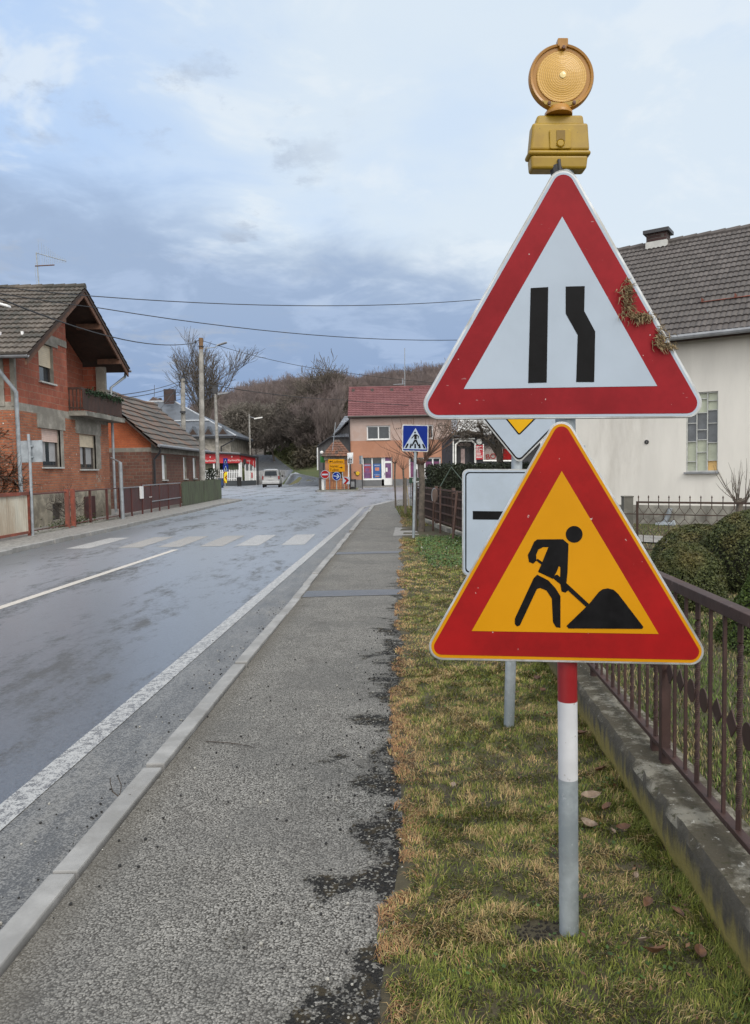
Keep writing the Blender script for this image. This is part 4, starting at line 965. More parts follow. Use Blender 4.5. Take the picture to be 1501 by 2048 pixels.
# roof: tiled slopes on a boarded underside with purlin ends and verge board
mb = MB()
tile_roof(mb, (-16.9, YA, ZA), (1, 0, 0), (0, RY0 - YA, ZE0 - ZA), OX + 16.9, math.hypot(YA - RY0, ZA - ZE0), .15, .34, .030, .045, samples=4)
tile_roof(mb, (-16.9, YA, ZA), (1, 0, 0), (0, RY1 - YA, ZE1 - ZA), OX + 16.9, math.hypot(RY1 - YA, ZA - ZE1), .27, .36, .035, .035)
x = -16.9
while x < OX - .1:
    mb.tube([V((x, YA, ZA + .01)), V((min(x + .40, OX), YA, ZA + .035))], .10, 8, 0); x += .36
rf = O('roof', mb, MA['tile_grey'], root, recalc=False)
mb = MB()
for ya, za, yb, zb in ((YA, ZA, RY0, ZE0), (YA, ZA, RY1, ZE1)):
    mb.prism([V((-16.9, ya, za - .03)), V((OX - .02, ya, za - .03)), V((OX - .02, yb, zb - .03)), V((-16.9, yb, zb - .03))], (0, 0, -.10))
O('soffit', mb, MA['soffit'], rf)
mb = MB()
for ya, za, yb, zb in ((YA, ZA, RY0, ZE0), (YA, ZA, RY1, ZE1)):      # verge boards
    mb.prism([V((OX - .05, ya, za - .14)), V((OX - .05, yb, zb - .14)), V((OX - .05, yb, zb - .30)), V((OX - .05, ya, za - .30))], (-.05, 0, 0))
for y, z in ((25.1, ZA - s1 * 1.35 - .30), (26.9, ZA - s1 * 3.15 - .30), (22.2, ZA - s0 * 1.55 - .30)):
    mb.obox((OX - .45, y, z), (.40, 0, 0), (0, .07, 0), (0, 0, .09))
O('roof_beam', mb, MA['beamwood'], rf)
for y, z, x1 in ((RY0 - .07, ZE0 - .06, OX + .02), (RY1 + .07, ZE1 - .06, OX + .02)):
    mb = MB(); pts = [(math.cos(t) * .07, math.sin(t) * .07) for t in np.linspace(math.pi, 2 * math.pi, 8)]
    mb.grid([[V((-16.9, y + a, z + b)) for a, b in pts], [V((x1, y + a, z + b)) for a, b in pts]])
    mb.grid([[V((-16.9, y + a * .9, z + b * .9 + .002)) for a, b in pts[::-1]], [V((x1, y + a * .9, z + b * .9 + .002)) for a, b in pts[::-1]]])
    mb.tube([V((x1, y - .07, z)), V((x1, y, z - .06)), V((x1, y + .07, z))], .012, 5)
    O('gutter', mb, MA['gutter'], rf)
for x in np.arange(-15.8, -9.6, .62):                            # snow hooks
    if x > -12.6: mb = MB(); mb.box(x - .03, x + .03, 20.55, 20.62, ZE0 + s0 * .93 + .05, ZE0 + s0 * .93 + .14); O('snow_hook', mb, MA['whitepaint'], rf)
pipe(root, [(-9.95, RY0 - .05, ZE0 - .10), (-9.95, RY0, ZE0 - .25), (-9.62, Y0 - .09, ZE0 - .95), (-9.60, Y0 - .09, .1)], .055)
pipe(root, [(-9.2, RY1 + .07, ZE1 - .10), (-9.22, RY1 + .02, ZE1 - .3), (-9.58, Y1 + .09, ZE1 - .75), (-9.58, Y1 + .09, 1.3), (-9.56, Y1 + .09, .1)], .05)
# chimney at the left edge of the view
mb = MB(); mb.box(-12.6, -12.02, 23.4, 24.0, 6.9, 7.72); mb.box(-12.68, -11.94, 23.32, 24.08, 7.72, 7.80); O('chimney', mb, MA['brick_chimney'], root)
# balcony
mb = MB(); mb.box(LX_ + .02, -9.16, 23.74, 27.46, 3.40, 3.555); O('balcony_floor', mb, MA['oldconcrete'], root)
mb = MB(); bz0, bz1 = 3.62, 4.30
mb.box(-9.34, -9.28, 23.74, 27.44, bz1 - .07, bz1); mb.box(-9.33, -9.29, 23.74, 27.44, bz0, bz0 + .05)
for y in np.arange(23.86, 27.44, .118): mb.box(-9.285, -9.262, y - .05, y + .05, bz0 - .02, bz1 - .08 + .02 * math.sin(y * 9))
for y in (23.76, 27.42):
    mb.box(-9.72, -9.35, y - .03, y + .03, bz1 - .07, bz1); mb.box(-9.72, -9.35, y - .02, y + .02, bz0, bz0 + .05)
    for x in (-9.68, -9.56, -9.44, -9.33): mb.tube([(x, y, bz0 - .06), (x, y, bz0 + .15), (x, y, bz0 + .35), (x, y, bz1)], [.022, .03, .018, .024], 8)
O('balcony_railing', mb, MA['darkwood'], root)

# ------------------------------------------------------------------ flower garland on the balcony rail
q = nrg.random
def leafcards(n, pos, nrm, size, col, asp=1.6):
    """n leaf-sized faces; returns verts, quads, colours"""
    nr = nrm / (np.linalg.norm(nrm, axis=1, keepdims=True) + 1e-9); h = nrg.normal(size=(n, 3)); a = np.cross(nr, h); a /= np.linalg.norm(a, axis=1, keepdims=True) + 1e-9; b = np.cross(nr, a)
    s = size[:, None]; v = np.stack([pos - a * s * asp * .5, pos + b * s * .42, pos + a * s * asp * .5, pos - b * s * .42], 1).reshape(-1, 3)
    qd = np.arange(n * 4).reshape(-1, 4); return v, qd, np.repeat(col, 4, axis=0)
n = 700
pos = np.stack([-9.24 + nrg.normal(size=n) * .05, nrg.uniform(24.0, 27.45, n), 4.24 + nrg.normal(size=n) * .06], 1); pos[:, 2] -= .05 * np.abs(np.sin(pos[:, 1] * 5))
v_, q_, c_ = leafcards(n, pos, nrg.normal(size=(n, 3)) + np.array([.6, 0, .5]), nrg.uniform(.03, .07, n), np.array([.018, .045, .020]) * nrg.uniform(.4, 1.8, (n, 1)))
npmesh('garland', v_, None, MA['leaf'], c_, q_, label='dark green garland hanging along the balcony rail', cat='garland', loc=(-9.24, 25.7, 4.2))

# ------------------------------------------------------------------ low brick house with flat tiles
HX, HY0, HY1, RX, ZR, ZV = -9.6, 32.0, 41.0, -12.1, 5.30, 2.72
root = E('brick_cottage', 'low brick cottage with sagging grey tile roof and white shutters', 'house', (-11.5, 36.5, 0))
sl_ = (ZR - ZV) / (RX + 9.22); sl_ = abs(sl_)
wn = [(33.55, 34.25, 1.22, 2.36), (37.3, 37.9, 1.22, 2.32), (39.3, 39.95, 1.22, 2.32)]
mb = MB()
wall(mb, (HX, 0, 0), (0, 1, 0), (1, 0, 0), (HY0, HY1), (0, 2.85), wn, [], .2, 0, 2, bands=[(2.42, 2)])
gclip = [((sl_, 1), ZV + sl_ * -9.22 - .06), ((-sl_, 1), ZV - sl_ * (2 * RX + 9.22) - .06)]
wall(mb, (0, HY0, 0), (1, 0, 0), (0, -1, 0), (2 * RX - HX, HX), (0, 6), [], gclip, .2, 0, bands=[(2.46, 2), (2.64, 1)])
wall(mb, (0, HY1, 0), (1, 0, 0), (0, 1, 0), (2 * RX - HX, HX), (0, 6), [], gclip, .2, 0)
O('wall', mb, [MA['brick_small'], MA['brick_orange'], MA['plaster']], root, recalc=False)
for i, h in enumerate(wn):
    f = window(root, (HX, 0, 0), (0, 1, 0), (1, 0, 0), h, .14, .05, frame='whitepaint', sill='frame_grey')
    mb = MB(); mb.obox((HX - .04, (h[0] + h[1]) / 2 - .10, (h[2] + h[3]) / 2), (.012, 0, 0), (0, .22 if i != 1 else .12, 0), (0, 0, (h[3] - h[2]) / 2 - .03))
    O('shutter', mb, MA['whitepaint'], f)
mb = MB(); L_ = math.hypot(ZR - ZV, RX + 9.22)
tile_roof(mb, (RX, HY1 + .45, ZR), (0, -1, 0), (-9.22 - RX, 0, ZV - ZR), HY1 - HY0 + .85, L_, .30, .42, .012, .05)
tile_roof(mb, (RX, HY0 - .4, ZR), (0, 1, 0), (RX + 9.22, 0, ZV - ZR), HY1 - HY0 + .85, L_, .30, .42, .012, .05)
y = HY0 - .4
while y < HY1 + .3: mb.tube([V((RX, y, ZR + .0)), V((RX, y + .4, ZR + .03))], .10, 8, 0); y += .37
for vv in range(len(mb.v)):                                       # the old roof sags
    p = mb.v[vv]; mb.v[vv] = (p[0], p[1], p[2] - .07 * math.sin((p[1] - HY0) / 9 * math.pi) - .015 * math.sin(p[1] * 2.1 + p[0]))
rf = O('roof', mb, MA['tile_flat'], root, recalc=False)
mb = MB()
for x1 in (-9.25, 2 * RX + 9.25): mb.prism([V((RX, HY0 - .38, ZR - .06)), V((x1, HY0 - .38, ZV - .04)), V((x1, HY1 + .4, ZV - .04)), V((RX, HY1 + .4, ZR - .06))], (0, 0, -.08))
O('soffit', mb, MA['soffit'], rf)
mb = MB(); mb.tube([(-9.14, HY0 - .4, ZV - .02), (-9.14, HY1 + .4, ZV - .05)], .07, 8); O('gutter', mb, MA['gutter'], rf)
pipe(root, [(-9.14, HY0 - .2, ZV - .08), (-9.2, HY0 - .1, ZV - .3), (-9.5, HY0 + .06, ZV - .6), (-9.5, HY0 + .06, .1)], .05, 'darkmetal')

# ------------------------------------------------------------------ house with dark roof behind the bar
root = E('dark_roof_house', 'house with a dark hipped sheet roof and small dormers behind the bar', 'house', (-26, 96, 0))
ex0, ex1, ey0, ey1, ze = -40, -16.9, 91.4, 106, 6.0
rx1, ry, zr = -26.2, 98.5, 11.0
mb = MB(); mb.box(-39, -17.8, 92.2, 105, -.1, 5.98); O('wall', mb, MA['plaster'], root)
mb = MB()
A, B, Cc, D = V((ex0, ey0, ze)), V((ex1, ey0, ze)), V((ex1, ey1, ze)), V((ex0, ey1, ze)); E1, E2 = V((-36, ry, zr)), V((rx1, ry, zr))
for f_ in ([A, B, E2, E1], [B, Cc, E2], [Cc, D, E1, E2], [D, A, E1]): mb.face(f_)
mb.prism([A - V((0, 0, .01)), B - V((0, 0, .01)), Cc - V((0, 0, .01)), D - V((0, 0, .01))], (0, 0, -.22))
rf = O('roof', mb, MA['slate'], root)
mb = MB(); mb.tube([E1 + V((0, 0, .03)), E2 + V((0, 0, .03))], .12, 6); mb.tube([E2, B], .10, 6)
pa, pb_ = A.lerp(E1, .42), B.lerp(E2, .42); mb.tube([pa + V((0, -.08, .05)), pb_ + V((0, -.08, .05))], .10, 6); O('roof_flashing', mb, mat('pale_metal_flashing', (.42, .44, .47), .4, .15, 3, metal=.3), rf)
for x in (-22.3, -20.4, -18.6):
    mb = MB(); z0 = ze + .15; y0 = ey0 + .35
    mb.prism([V((x - .75, y0, z0)), V((x + .75, y0, z0)), V((x, y0, z0 + 1.15))], (0, 2.2, .0)); dm = O('dormer', mb, MA['slate'], rf)
    mb = MB(); mb.prism([V((x - .5, y0 - .02, z0 + .08)), V((x + .5, y0 - .02, z0 + .08)), V((x, y0 - .02, z0 + .8))], (0, .05, 0)); O('dormer_gable', mb, MA['soffit'], dm)
mb = MB(); mb.tube([(ex0, ey0 - .05, ze - .05), (ex1, ey0 - .05, ze - .05)], .09, 6); O('gutter', mb, MA['darkmetal'], rf)
pipe(root, [(-17.1, 91.4, 5.9), (-17.2, 91.4, 5.5), (-18.9, 91.9, 4.7), (-18.9, 92.1, 3.2)], .09, 'darkmetal')
mb = MB()
for h in ((-21.6, -21.0, 4.3, 5.3),): mb.box(h[0], h[1], 92.12, 92.22, h[2], h[3])
O('window', mb, MA['frame_dark'], root)
mb = MB()
mb.box(-27.5, -26.2, 98.0, 99.2, 10.5, 12.6); O('chimney', mb, MA['brick_chimney'], root)

# far house on the slope, only its gable top showing over the cottage
Yf = 150; root = E('far_house', 'distant house with a brown gable showing above the cottage roof', 'house', (at(307, 815, Yf).x, Yf, at(307, 860, Yf).z - 6))
c = at(308, 794, Yf); l = at(288, 815, Yf); r = at(331, 812, Yf)
mb = MB(); mb.box(l.x + .4, r.x - .4, Yf, Yf + 9, l.z - 9, l.z + .05); O('wall', mb, MA['plaster'], root)
mb = MB(); mb.prism([V((l.x - .2, Yf - .5, l.z)), V((r.x + .2, Yf - .5, r.z)), V((c.x, Yf - .5, c.z))], (0, 10, 0)); rf = O('roof', mb, mat('brown_far_roof', (.085, .062, .058), .8, .2, 1), root)
mb = MB(); q = at(320, 800, Yf + 3); mb.box(q.x - .25, q.x + .25, Yf + 3, Yf + 3.6, q.z - 1.5, at(320, 793, Yf).z); O('chimney', mb, MA['brick_chimney'], rf)
mb = MB(); a_ = at(309, 794, Yf + 1); mb.tube([a_, at(309.5, 770, Yf + 1)], .05, 5); O('aerial', mb, MA['darkmetal'], rf)

# ------------------------------------------------------------------ bar with red awning cloths
BY, bx0, bx1 = 86.0, -21.0, -15.55
root = E('bar', 'flat roofed bar terrace with red banners and white picket rail at the junction', 'bar', ((bx0 + bx1) / 2, BY + 3, 0))
mb = MB(); Bk = V((-14.55, 91.0, 0))
base = [V((bx0, BY, -.1)), V((bx1, BY, -.1)), Bk - V((0, 0, .1)), V((bx0, 91.5, -.1))]
mb.prism(base, (0, 0, .62)); O('plinth', mb, mat('dark_plinth', (.055, .062, .07), .8), root)
mb = MB(); mb.box(bx0 + .3, bx1 - .8, 88.6, 91.2, .5, 3.3); O('back_wall', mb, mat('dark_interior', (.045, .035, .03), .8, .4, 1.2), root)
mb = MB(); mb.prism([V((bx0 - .3, BY - .5, 4.15)), V((bx1 + .15, BY - .5, 3.72)), V((-14.2, 91.2, 3.40)), V((bx0 - .3, 92, 4.1))], (0, 0, -.22)); O('roof', mb, MA['darkmetal'], root)
mb = MB(); mb.prism([V((bx0 - .3, BY - .55, 4.18)), V((bx1 + .15, BY - .55, 3.76)), V((bx1 + .15, BY - .55, 3.64)), V((bx0 - .3, BY - .55, 4.06))], (0, .04, 0)); O('fascia', mb, MA['gutter'], root)
mb = MB(); mb.prism([V((bx0, BY - .08, 2.62)), V((bx1, BY - .08, 2.58)), V((bx1, BY - .08, 3.66)), V((bx0, BY - .08, 3.72))], (0, .05, 0))
MA['bannerred'] = mat('red_banner', (.42, .022, .028), .55, .12, 1.5)
bn = O('banner', mb, MA['bannerred'], root)
sd_ = (Bk - V((bx1, BY, 0))).normalized(); nn = V((sd_.y, -sd_.x, 0))
mb = MB(); a_ = V((bx1, BY, 0)) + sd_ * .15 + nn * .06; c_ = V((bx1, BY, 0)) + sd_ * 4.9 + nn * .06
mb.prism([a_ + V((0, 0, 2.7)), a_ + sd_ * 1 + V((0, 0, 2.62)), a_ + sd_ * 3.2 + V((0, 0, 2.45)), c_ + V((0, 0, 2.05)), c_ + V((0, 0, 3.25)), a_ + V((0, 0, 3.55))], -nn * .04); O('banner', mb, MA['bannerred'], root)
for px in (469.5, 425): text('Karlovačko', 'lettering', .34, V((at(px if px > 430 else 424, 920, BY).x, BY - .08, 2.80)), (1, 0, 0), (0, 0, 1), MA['white'], bn, lift=.01, squeeze=.92)
text('Karlovačko', 'lettering', .30, a_ + sd_ * 2.4 + V((0, 0, 2.78)), sd_, (0, 0, 1), MA['white'], bn, lift=.02, squeeze=.9)
mb = MB()
for px in (464.5, 421):                                            # small white emblem over each name
    p = V((at(px, 913, BY).x, BY - .095, 3.34)); mb.prism([p + V((-.05, 0, -.1)), p + V((.05, 0, -.1)), p + V((.09, 0, .1)), p + V((0, 0, .04)), p + V((-.06, 0, .12))], (0, .008, 0))
O('emblem', mb, MA['white'], bn)
mb = MB()
for x in (bx0 + .1, -18.6, bx1 - .08): mb.box(x - .09, x + .09, BY + .02, BY + .2, .5, 2.7)
for t in (.35, 1.6, 2.9, 4.2, 4.95): p = V((bx1, BY, 0)) + sd_ * t; mb.box(p.x - .07, p.x + .07, p.y - .07, p.y + .07, .5, 2.9)
O('post', mb, MA['whitepaint'], root)
mb = MB(); mb.tube([V((-14.35, 91.25, -.1)), V((-14.3, 91.25, 3.3))], .10, 8); O('downpipe', mb, MA['darkmetal'], root)
mb = MB()
for x in np.arange(bx0 + .2, bx1 - .15, .2): mb.box(x - .055, x + .055, BY - .03, BY + .005, .55, 1.80 + .03 * math.sin(x * 7))
mb.box(bx0, bx1, BY + .01, BY + .05, .75, .83); mb.box(bx0, bx1, BY + .01, BY + .05, 1.5, 1.58); O('picket_rail', mb, MA['whitepaint'], root)
mb = MB(); a_ = V((bx1, BY, 0)) + sd_ * 1.7; c_ = V((bx1, BY, 0)) + sd_ * 4.9
mb.prism([a_ + V((0, 0, .52)), c_ + V((0, 0, .52)), c_ + V((0, 0, 1.66)), a_ + V((0, 0, 1.7))], -nn * .06); O('side_panel', mb, MA['white'], root)
p = V((bx1, BY, 0)) + sd_ * 3.7 + nn * .02 + V((0, 0, 1.12)); mb = MB(); mb.obox(p, sd_ * .16, nn * .04, (0, 0, .32)); O('red_box', mb, MA['bannerred'], root)
mb = MB(); mb.obox((-19.5, BY + .5, 2.2), (1.0, 0, 0), (0, .02, 0), (0, 0, .42)); O('blind', mb, mat('olive_blind', (.13, .12, .085), .8), root)
mb = MB(); mb.obox((-16.7, BY + .5, 2.2), (.85, 0, 0), (0, .02, 0), (0, 0, .42)); O('blind', mb, MA['greenwood'], root)
# parasol-like dark speaker sign at the corner
mb = MB(); p = V((bx1, BY, 0)) + sd_ * .9 + nn * .2 + V((0, 0, 2.75)); mb.lathe(p, (nn.x, nn.y, 0), [(0, 0), (.36, 0), (.36, .06), (0, .08)], 20); O('round_sign', mb, MA['darkmetal'], root)

# ------------------------------------------------------------------ shop with maroon roof (post office)
SY = 69.0; X_ = lambda px, py=900, y=SY: at(px, py, y).x; Z_ = lambda px, py, y=SY: at(px, py, y).z
root = E('shop_building', 'two storey orange and beige shop building with maroon tiled roof', 'building', (2, SY + 3, 0))
x0, x1 = X_(700), X_(905); zt = 6.55; zb = Z_(770, 881)
MA['stucco_o'] = mat('orange_stucco', (.40, .20, .13), .9, .07, 1.2, c2=(.36, .175, .11), bump=.1, bscale=40); MA['stucco_b'] = mat('beige_stucco', (.42, .33, .30), .9, .06, 1.5, c2=(.40, .29, .25), bump=.1, bscale=40)
MA['greyplinth'] = mat('grey_plinth', (.15, .155, .165), .8, .15, 2)
shop = (X_(725.5), X_(785), .0, Z_(750, 915)); sh2 = (X_(818), X_(882), .62, Z_(840, 915)); up1 = (X_(734.5), X_(781.5), Z_(758, 879.5), Z_(758, 851)); up2 = (X_(838), X_(868), Z_(758, 879.5), Z_(758, 851))
mb = MB(); wall(mb, (0, SY, 0), (1, 0, 0), (0, -1, 0), (x0, x1), (-.05, zt), [shop, sh2, up1, up2], [], .35, 2, 1, bands=[(.62, 0), (zb, 1)])
mb.face([V((x0, SY, -.05)), V((x0, SY, zt)), V((x0, SY + 9, zt)), V((x0, SY + 9, -.05))], 1); mb.face([V((x1, SY, -.05)), V((x1, SY + 9, -.05)), V((x1, SY + 9, zt)), V((x1, SY, zt))], 1)
for x in (x0, x1): mb.face([V((x, SY, zt)), V((x, SY + 9, zt)), V((x, SY + 4.5, zt + 2.9))], 1)
mb.face([V((x0, SY + 9, -.05)), V((x0, SY + 9, zt)), V((x1, SY + 9, zt)), V((x1, SY + 9, -.05))], 1)
O('wall', mb, [MA['stucco_o'], MA['stucco_b'], MA['greyplinth']], root, recalc=False)
for h in (up1, up2): window(root, (0, SY, 0), (1, 0, 0), (0, -1, 0), h, .18, .12, frame='whitepaint', mull=1, sill='frame_grey')
# shopfront: frame, two posters behind glass, door
mb = MB(); yy = SY + .22
xs = [shop[0], X_(743.2), X_(745.4), X_(763), X_(767.5), shop[1]]
for a, c in ((shop[0], shop[0] + .08), (xs[1], xs[2]), (xs[3], xs[4])): mb.box(a, c, yy - .04, yy + .04, .62, shop[3] - .003)
mb.box(shop[0] + .003, xs[3], yy - .05, yy + .05, .56, .72); f = O('shop_window', mb, MA['whitepaint'], root)
mb = MB(); mb.box(shop[0] + .003, xs[3], yy - .02, yy + .05, 0, .555); O('stall_riser', mb, MA['greyplinth'], f)
mb = MB(); mb.box(shop[0], xs[4], yy + .05, yy + .06, .6, shop[3]); O('pane', mb, MA['glass'], f)
def poster(x0, x1, z0, z1, m, blocks, par):
    mb = MB(); mb.box(x0, x1, yy + .03, yy + .042, z0, z1); p_ = O('poster', mb, m, par)
    for (a, b, c, d, mm) in blocks:
        mb = MB(); mb.box(x0 + (x1 - x0) * a, x0 + (x1 - x0) * b, yy + .022, yy + .029, z0 + (z1 - z0) * c, z0 + (z1 - z0) * d); O('print', mb, mm, p_)
P_red, P_blue = mat('red_poster', (.28, .045, .075), .4, .2, 2), mat('blue_poster', (.03, .095, .28), .4, .2, 2)
P_lil, P_org, P_pale = mat('purple_print', (.16, .07, .18), .4, .3, 3), mat('orange_print', (.50, .20, .13), .4, .3, 5), mat('pale_blue_print', (.22, .28, .45), .4, .3, 8)
zp = Z_(750, 927.5)
poster(X_(727), X_(742.6), .74, zp, P_red, [(.2, .75, .46, .70, P_lil), (.0, .9, .0, .42, P_lil), (.1, .9, .86, .95, P_pale)], f)
poster(X_(746), X_(762.4), .74, zp, P_blue, [(.25, .75, .52, .74, P_org), (.15, .85, .84, .93, P_pale), (.12, .85, .2, .26, P_pale), (.25, .75, .08, .16, P_org)], f)
mb = MB(); dx0, dx1 = X_(767.8), X_(784.6)
for a, c, d, e in ((dx0, dx0 + .12, .05, shop[3] - .01), (dx1 - .12, dx1, .05, shop[3] - .01), (dx0 + .12, dx1 - .12, 2.12, 2.32), (dx0 + .12, dx1 - .12, .05, .72)): mb.box(a, c, yy - .04, yy + .04, d, e)
d_ = O('door', mb, MA['whitepaint'], root); mb = MB(); mb.box(dx0, dx1, yy + .0, yy + .01, .1, shop[3]); O('pane', mb, P_lil, d_)
mb = MB(); mb.box(dx0 + .16, dx0 + .34, yy - .012, yy - .004, 1.32, 1.7); O('notice', mb, MA['white'], d_)
mb = MB(); mb.box(dx0 + .05, dx0 + .09, yy - .08, yy - .04, 1.0, 1.2); O('handle', mb, MA['darkmetal'], d_)
f = window(root, (0, SY, 0), (1, 0, 0), (0, -1, 0), sh2, .2, .14, frame='whitepaint', mull=3)
mb = MB(); mb.box(sh2[0] + .1, sh2[1] - .1, SY + .198, SY + .21, .7, 2.2); O('window_film', mb, mat('violet_film', (.14, .045, .11), .4, .3, 3), f)
# yellow post horn sign
mb = MB(); c = V((X_(715), SY - .06, Z_(715, 947))); mb.lathe(c, (0, -1, 0), [(.0, .02), (.05, .02), (.06, .05), (.15, .05), (.19, .0), (.19, -.04), (0, -.04)], 24); hn = O('horn_sign', mb, mat('yellow_horn', (.62, .40, .02), .4, .1, 4), root, smooth=True)
mb = MB(); mb.prism([c + V((-.36, 0, .17)), c + V((-.02, 0, .18)), c + V((-.1, 0, -.2)), c + V((.05, .0, -.24))], (0, .05, 0)); O('horn_bell', mb, MA['frame_dark'], hn)
mb = MB()
for i in range(3):                                                  # three small dark swallow ornaments on the upper wall
    p = V((X_(794.5 + i * 4.2), SY - .02, Z_(794, 857.5) + .03 * i)); mb.prism([p + V((-.10, 0, .04)), p + V((-.02, 0, .01)), p + V((.03, 0, .10)), p + V((.05, 0, -.02)), p + V((.0, 0, -.09))], (0, .018, 0))
O('wall_ornament', mb, MA['frame_dark'], root)
mb = MB(); xr0, xr1 = X_(697.5), X_(905) + .3; ze_, zr_ = 6.46, Z_(750, 776, SY + 4.5)
La = math.hypot(4.95, zr_ - ze_)
tile_roof(mb, (xr0, SY + 4.5, zr_), (1, 0, 0), (0, -4.95, ze_ - zr_), xr1 - xr0, La, .33, .36, .04, .045)
tile_roof(mb, (xr0, SY + 4.5, zr_), (1, 0, 0), (0, 4.95, ze_ - zr_), xr1 - xr0, La, .33, .36, .04, .045, samples=4)
mb.tube([V((xr0, SY + 4.5, zr_ + .03)), V((xr1, SY + 4.5, zr_ + .03))], .13, 8)
rf = O('roof', mb, MA['tile_maroon'], root, recalc=False)
mb = MB()
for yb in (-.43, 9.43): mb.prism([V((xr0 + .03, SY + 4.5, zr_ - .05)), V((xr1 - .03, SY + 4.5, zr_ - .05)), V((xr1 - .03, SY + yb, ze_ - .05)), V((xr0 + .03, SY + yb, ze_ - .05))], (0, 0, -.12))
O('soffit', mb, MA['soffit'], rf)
mb = MB(); mb.tube([(xr0, SY - .53, ze_ - .04), (xr1, SY - .53, ze_ - .04)], .09, 8); O('gutter', mb, MA['frame_dark'], rf)
for px in (707, 745, 784, 823): mb = MB(); p = at(px, 783, SY + 4.0); zz = zr_ - .5 * (zr_ - ze_) / 4.95 - .1; mb.box(p.x - .14, p.x + .14, SY + 3.8, SY + 4.1, zz, zz + .28); O('roof_vent', mb, MA['frame_dark'], rf)
mb = MB(); p = at(810, 768, SY + 4.5); mb.tube([V((p.x, SY + 4.5, zr_ - .2)), at(810, 696, SY + 4.5)], .035, 6); mb.tube([at(787, 769, SY + 4.5), at(808, 768, SY + 4.5)], .03, 5); mb.tube([at(806, 769, SY + 4.5), at(806, 757, SY + 4.5)], .05, 5)
O('aerial', mb, MA['pipe'], rf)
pipe(root, [(x0 + .05, SY - .5, ze_ - .1), (x0 + .0, SY - .12, ze_ - .7), (x0 + .03, SY - .1, 1.0), (x0 + .03, SY - .1, 0)], .07, 'darkmetal')

# ------------------------------------------------------------------ barn beside the shop
root = E('barn', 'grey weathered board barn with a silvery tiled roof left of the shop', 'barn', (-3.5, 78, 0)); Yb2 = 76.0
MA['boards'] = mat('grey_boards', (.115, .115, .12), .85, .35, 3, stretch=(6, 6, .4), bump=.3)
mb = MB(); xa, xb = at(638, 930, Yb2).x, at(702, 930, Yb2).x; zl, zr2 = at(640, 890, Yb2).z, at(690, 852, Yb2).z
pts = [V((xa, Yb2, -.1)), V((xb, Yb2, -.1)), V((xb, Yb2, at(700, 846, Yb2).z)), V((at(680, 860, Yb2).x, Yb2, at(680, 862, Yb2).z)), V((at(660, 875, Yb2).x, Yb2, at(660, 877, Yb2).z)), V((xa, Yb2, at(638, 892, Yb2).z))]
mb.prism(pts, (0, 8, 0)); O('wall', mb, MA['boards'], root)
mb = MB(); prof = [(700.5, 838), (691, 846), (680, 859), (668, 869), (655, 877), (636, 891)]
for (a, b), (c, d) in zip(prof, prof[1:]):
    p, q = at(a, b, Yb2), at(c, d, Yb2); mb.prism([V((p.x, Yb2 - .5, p.z)), V((q.x, Yb2 - .5, q.z)), V((q.x, Yb2 + 8.5, q.z)), V((p.x, Yb2 + 8.5, p.z))], (0, 0, -.14))
O('roof', mb, MA['darkmetal'], root)
mb = MB(); p = at(687, 840, Yb2 - .2); tile_roof(mb, (p.x, Yb2 + 3.2, at(690, 838, Yb2 + 3).z + .3), (1, 0, 0), (0, -3.8, -2.4), 1.0, 4.4, .28, .34, .04, .04, hip=(.28, 0)); O('lean_to_roof', mb, MA['tile_silver'], root, recalc=False)
mb = MB(); q = at(635.5, 895, Yb2 - .3); mb.tube([q, at(636, 940, Yb2 - .3)], .07, 8); O('downpipe', mb, MA['whitepaint'], root)

# ------------------------------------------------------------------ wayside shrine on its traffic island
isl = [(-4.25, 55.0), (-1.55, 54.9), (-1.15, 55.3), (-1.2, 61.5), (-4.1, 61.5), (-4.45, 55.4)]
raised('traffic_island', isl, -.2, .06, MA['kerb'])
sheet('island_grass', [(x * 1.0 + (.12 if x < -3 else -.12), y + (.15 if y < 58 else -.15)) for x, y in isl], .075, mat('mossy_turf', (.11, .115, .05), .95, .35, 8))
YK = 57.2; root = E('shrine', 'small orange wayside shrine with a steep clay tile roof', 'shrine', (-2.95, YK + 1, .06))
kx0, kx1 = at(651, 930, YK).x, at(698, 930, YK).x; kz, kzc = at(675, 920, YK).z, at(675, 912.5, YK).z
MA['shrine_o'] = mat('shrine_orange', (.52, .25, .12), .85, .1, 3, c2=(.46, .21, .10))
hole = (at(665, 940, YK).x, at(684, 940, YK).x, .9, 1.75)
mb = MB(); wall(mb, (0, YK, 0), (1, 0, 0), (0, -1, 0), (kx0, kx1), (.0, kz), [hole], [], .3, 0, 0)
for x in (kx0, kx1): mb.face([V((x, YK, 0)), V((x, YK, kz)), V((x, YK + 2, kz)), V((x, YK + 2, 0))])
mb.face([V((kx0, YK + 2, 0)), V((kx1, YK + 2, 0)), V((kx1, YK + 2, kz)), V((kx0, YK + 2, kz))]); O('wall', mb, MA['shrine_o'], root)
mb = MB(); mb.box(hole[0], hole[1], YK + .28, YK + .3, hole[2], hole[3]); O('niche', mb, MA['frame_dark'], root)
mb = MB(); mb.box(kx0 - .08, kx1 + .08, YK - .08, YK + 2.08, kz, kzc); O('cornice', mb, MA['plaster'], root)
ap = V(((kx0 + kx1) / 2, YK + 1, at(676, 880, YK + 1).z)); ee = [V((kx0 - .3, YK - .3, kzc)), V((kx1 + .3, YK - .3, kzc)), V((kx1 + .3, YK + 2.3, kzc)), V((kx0 - .3, YK + 2.3, kzc))]
mb = MB(); hw = (kx1 - kx0) / 2 + .3; Ls = math.hypot(1.3, ap.z - kzc)
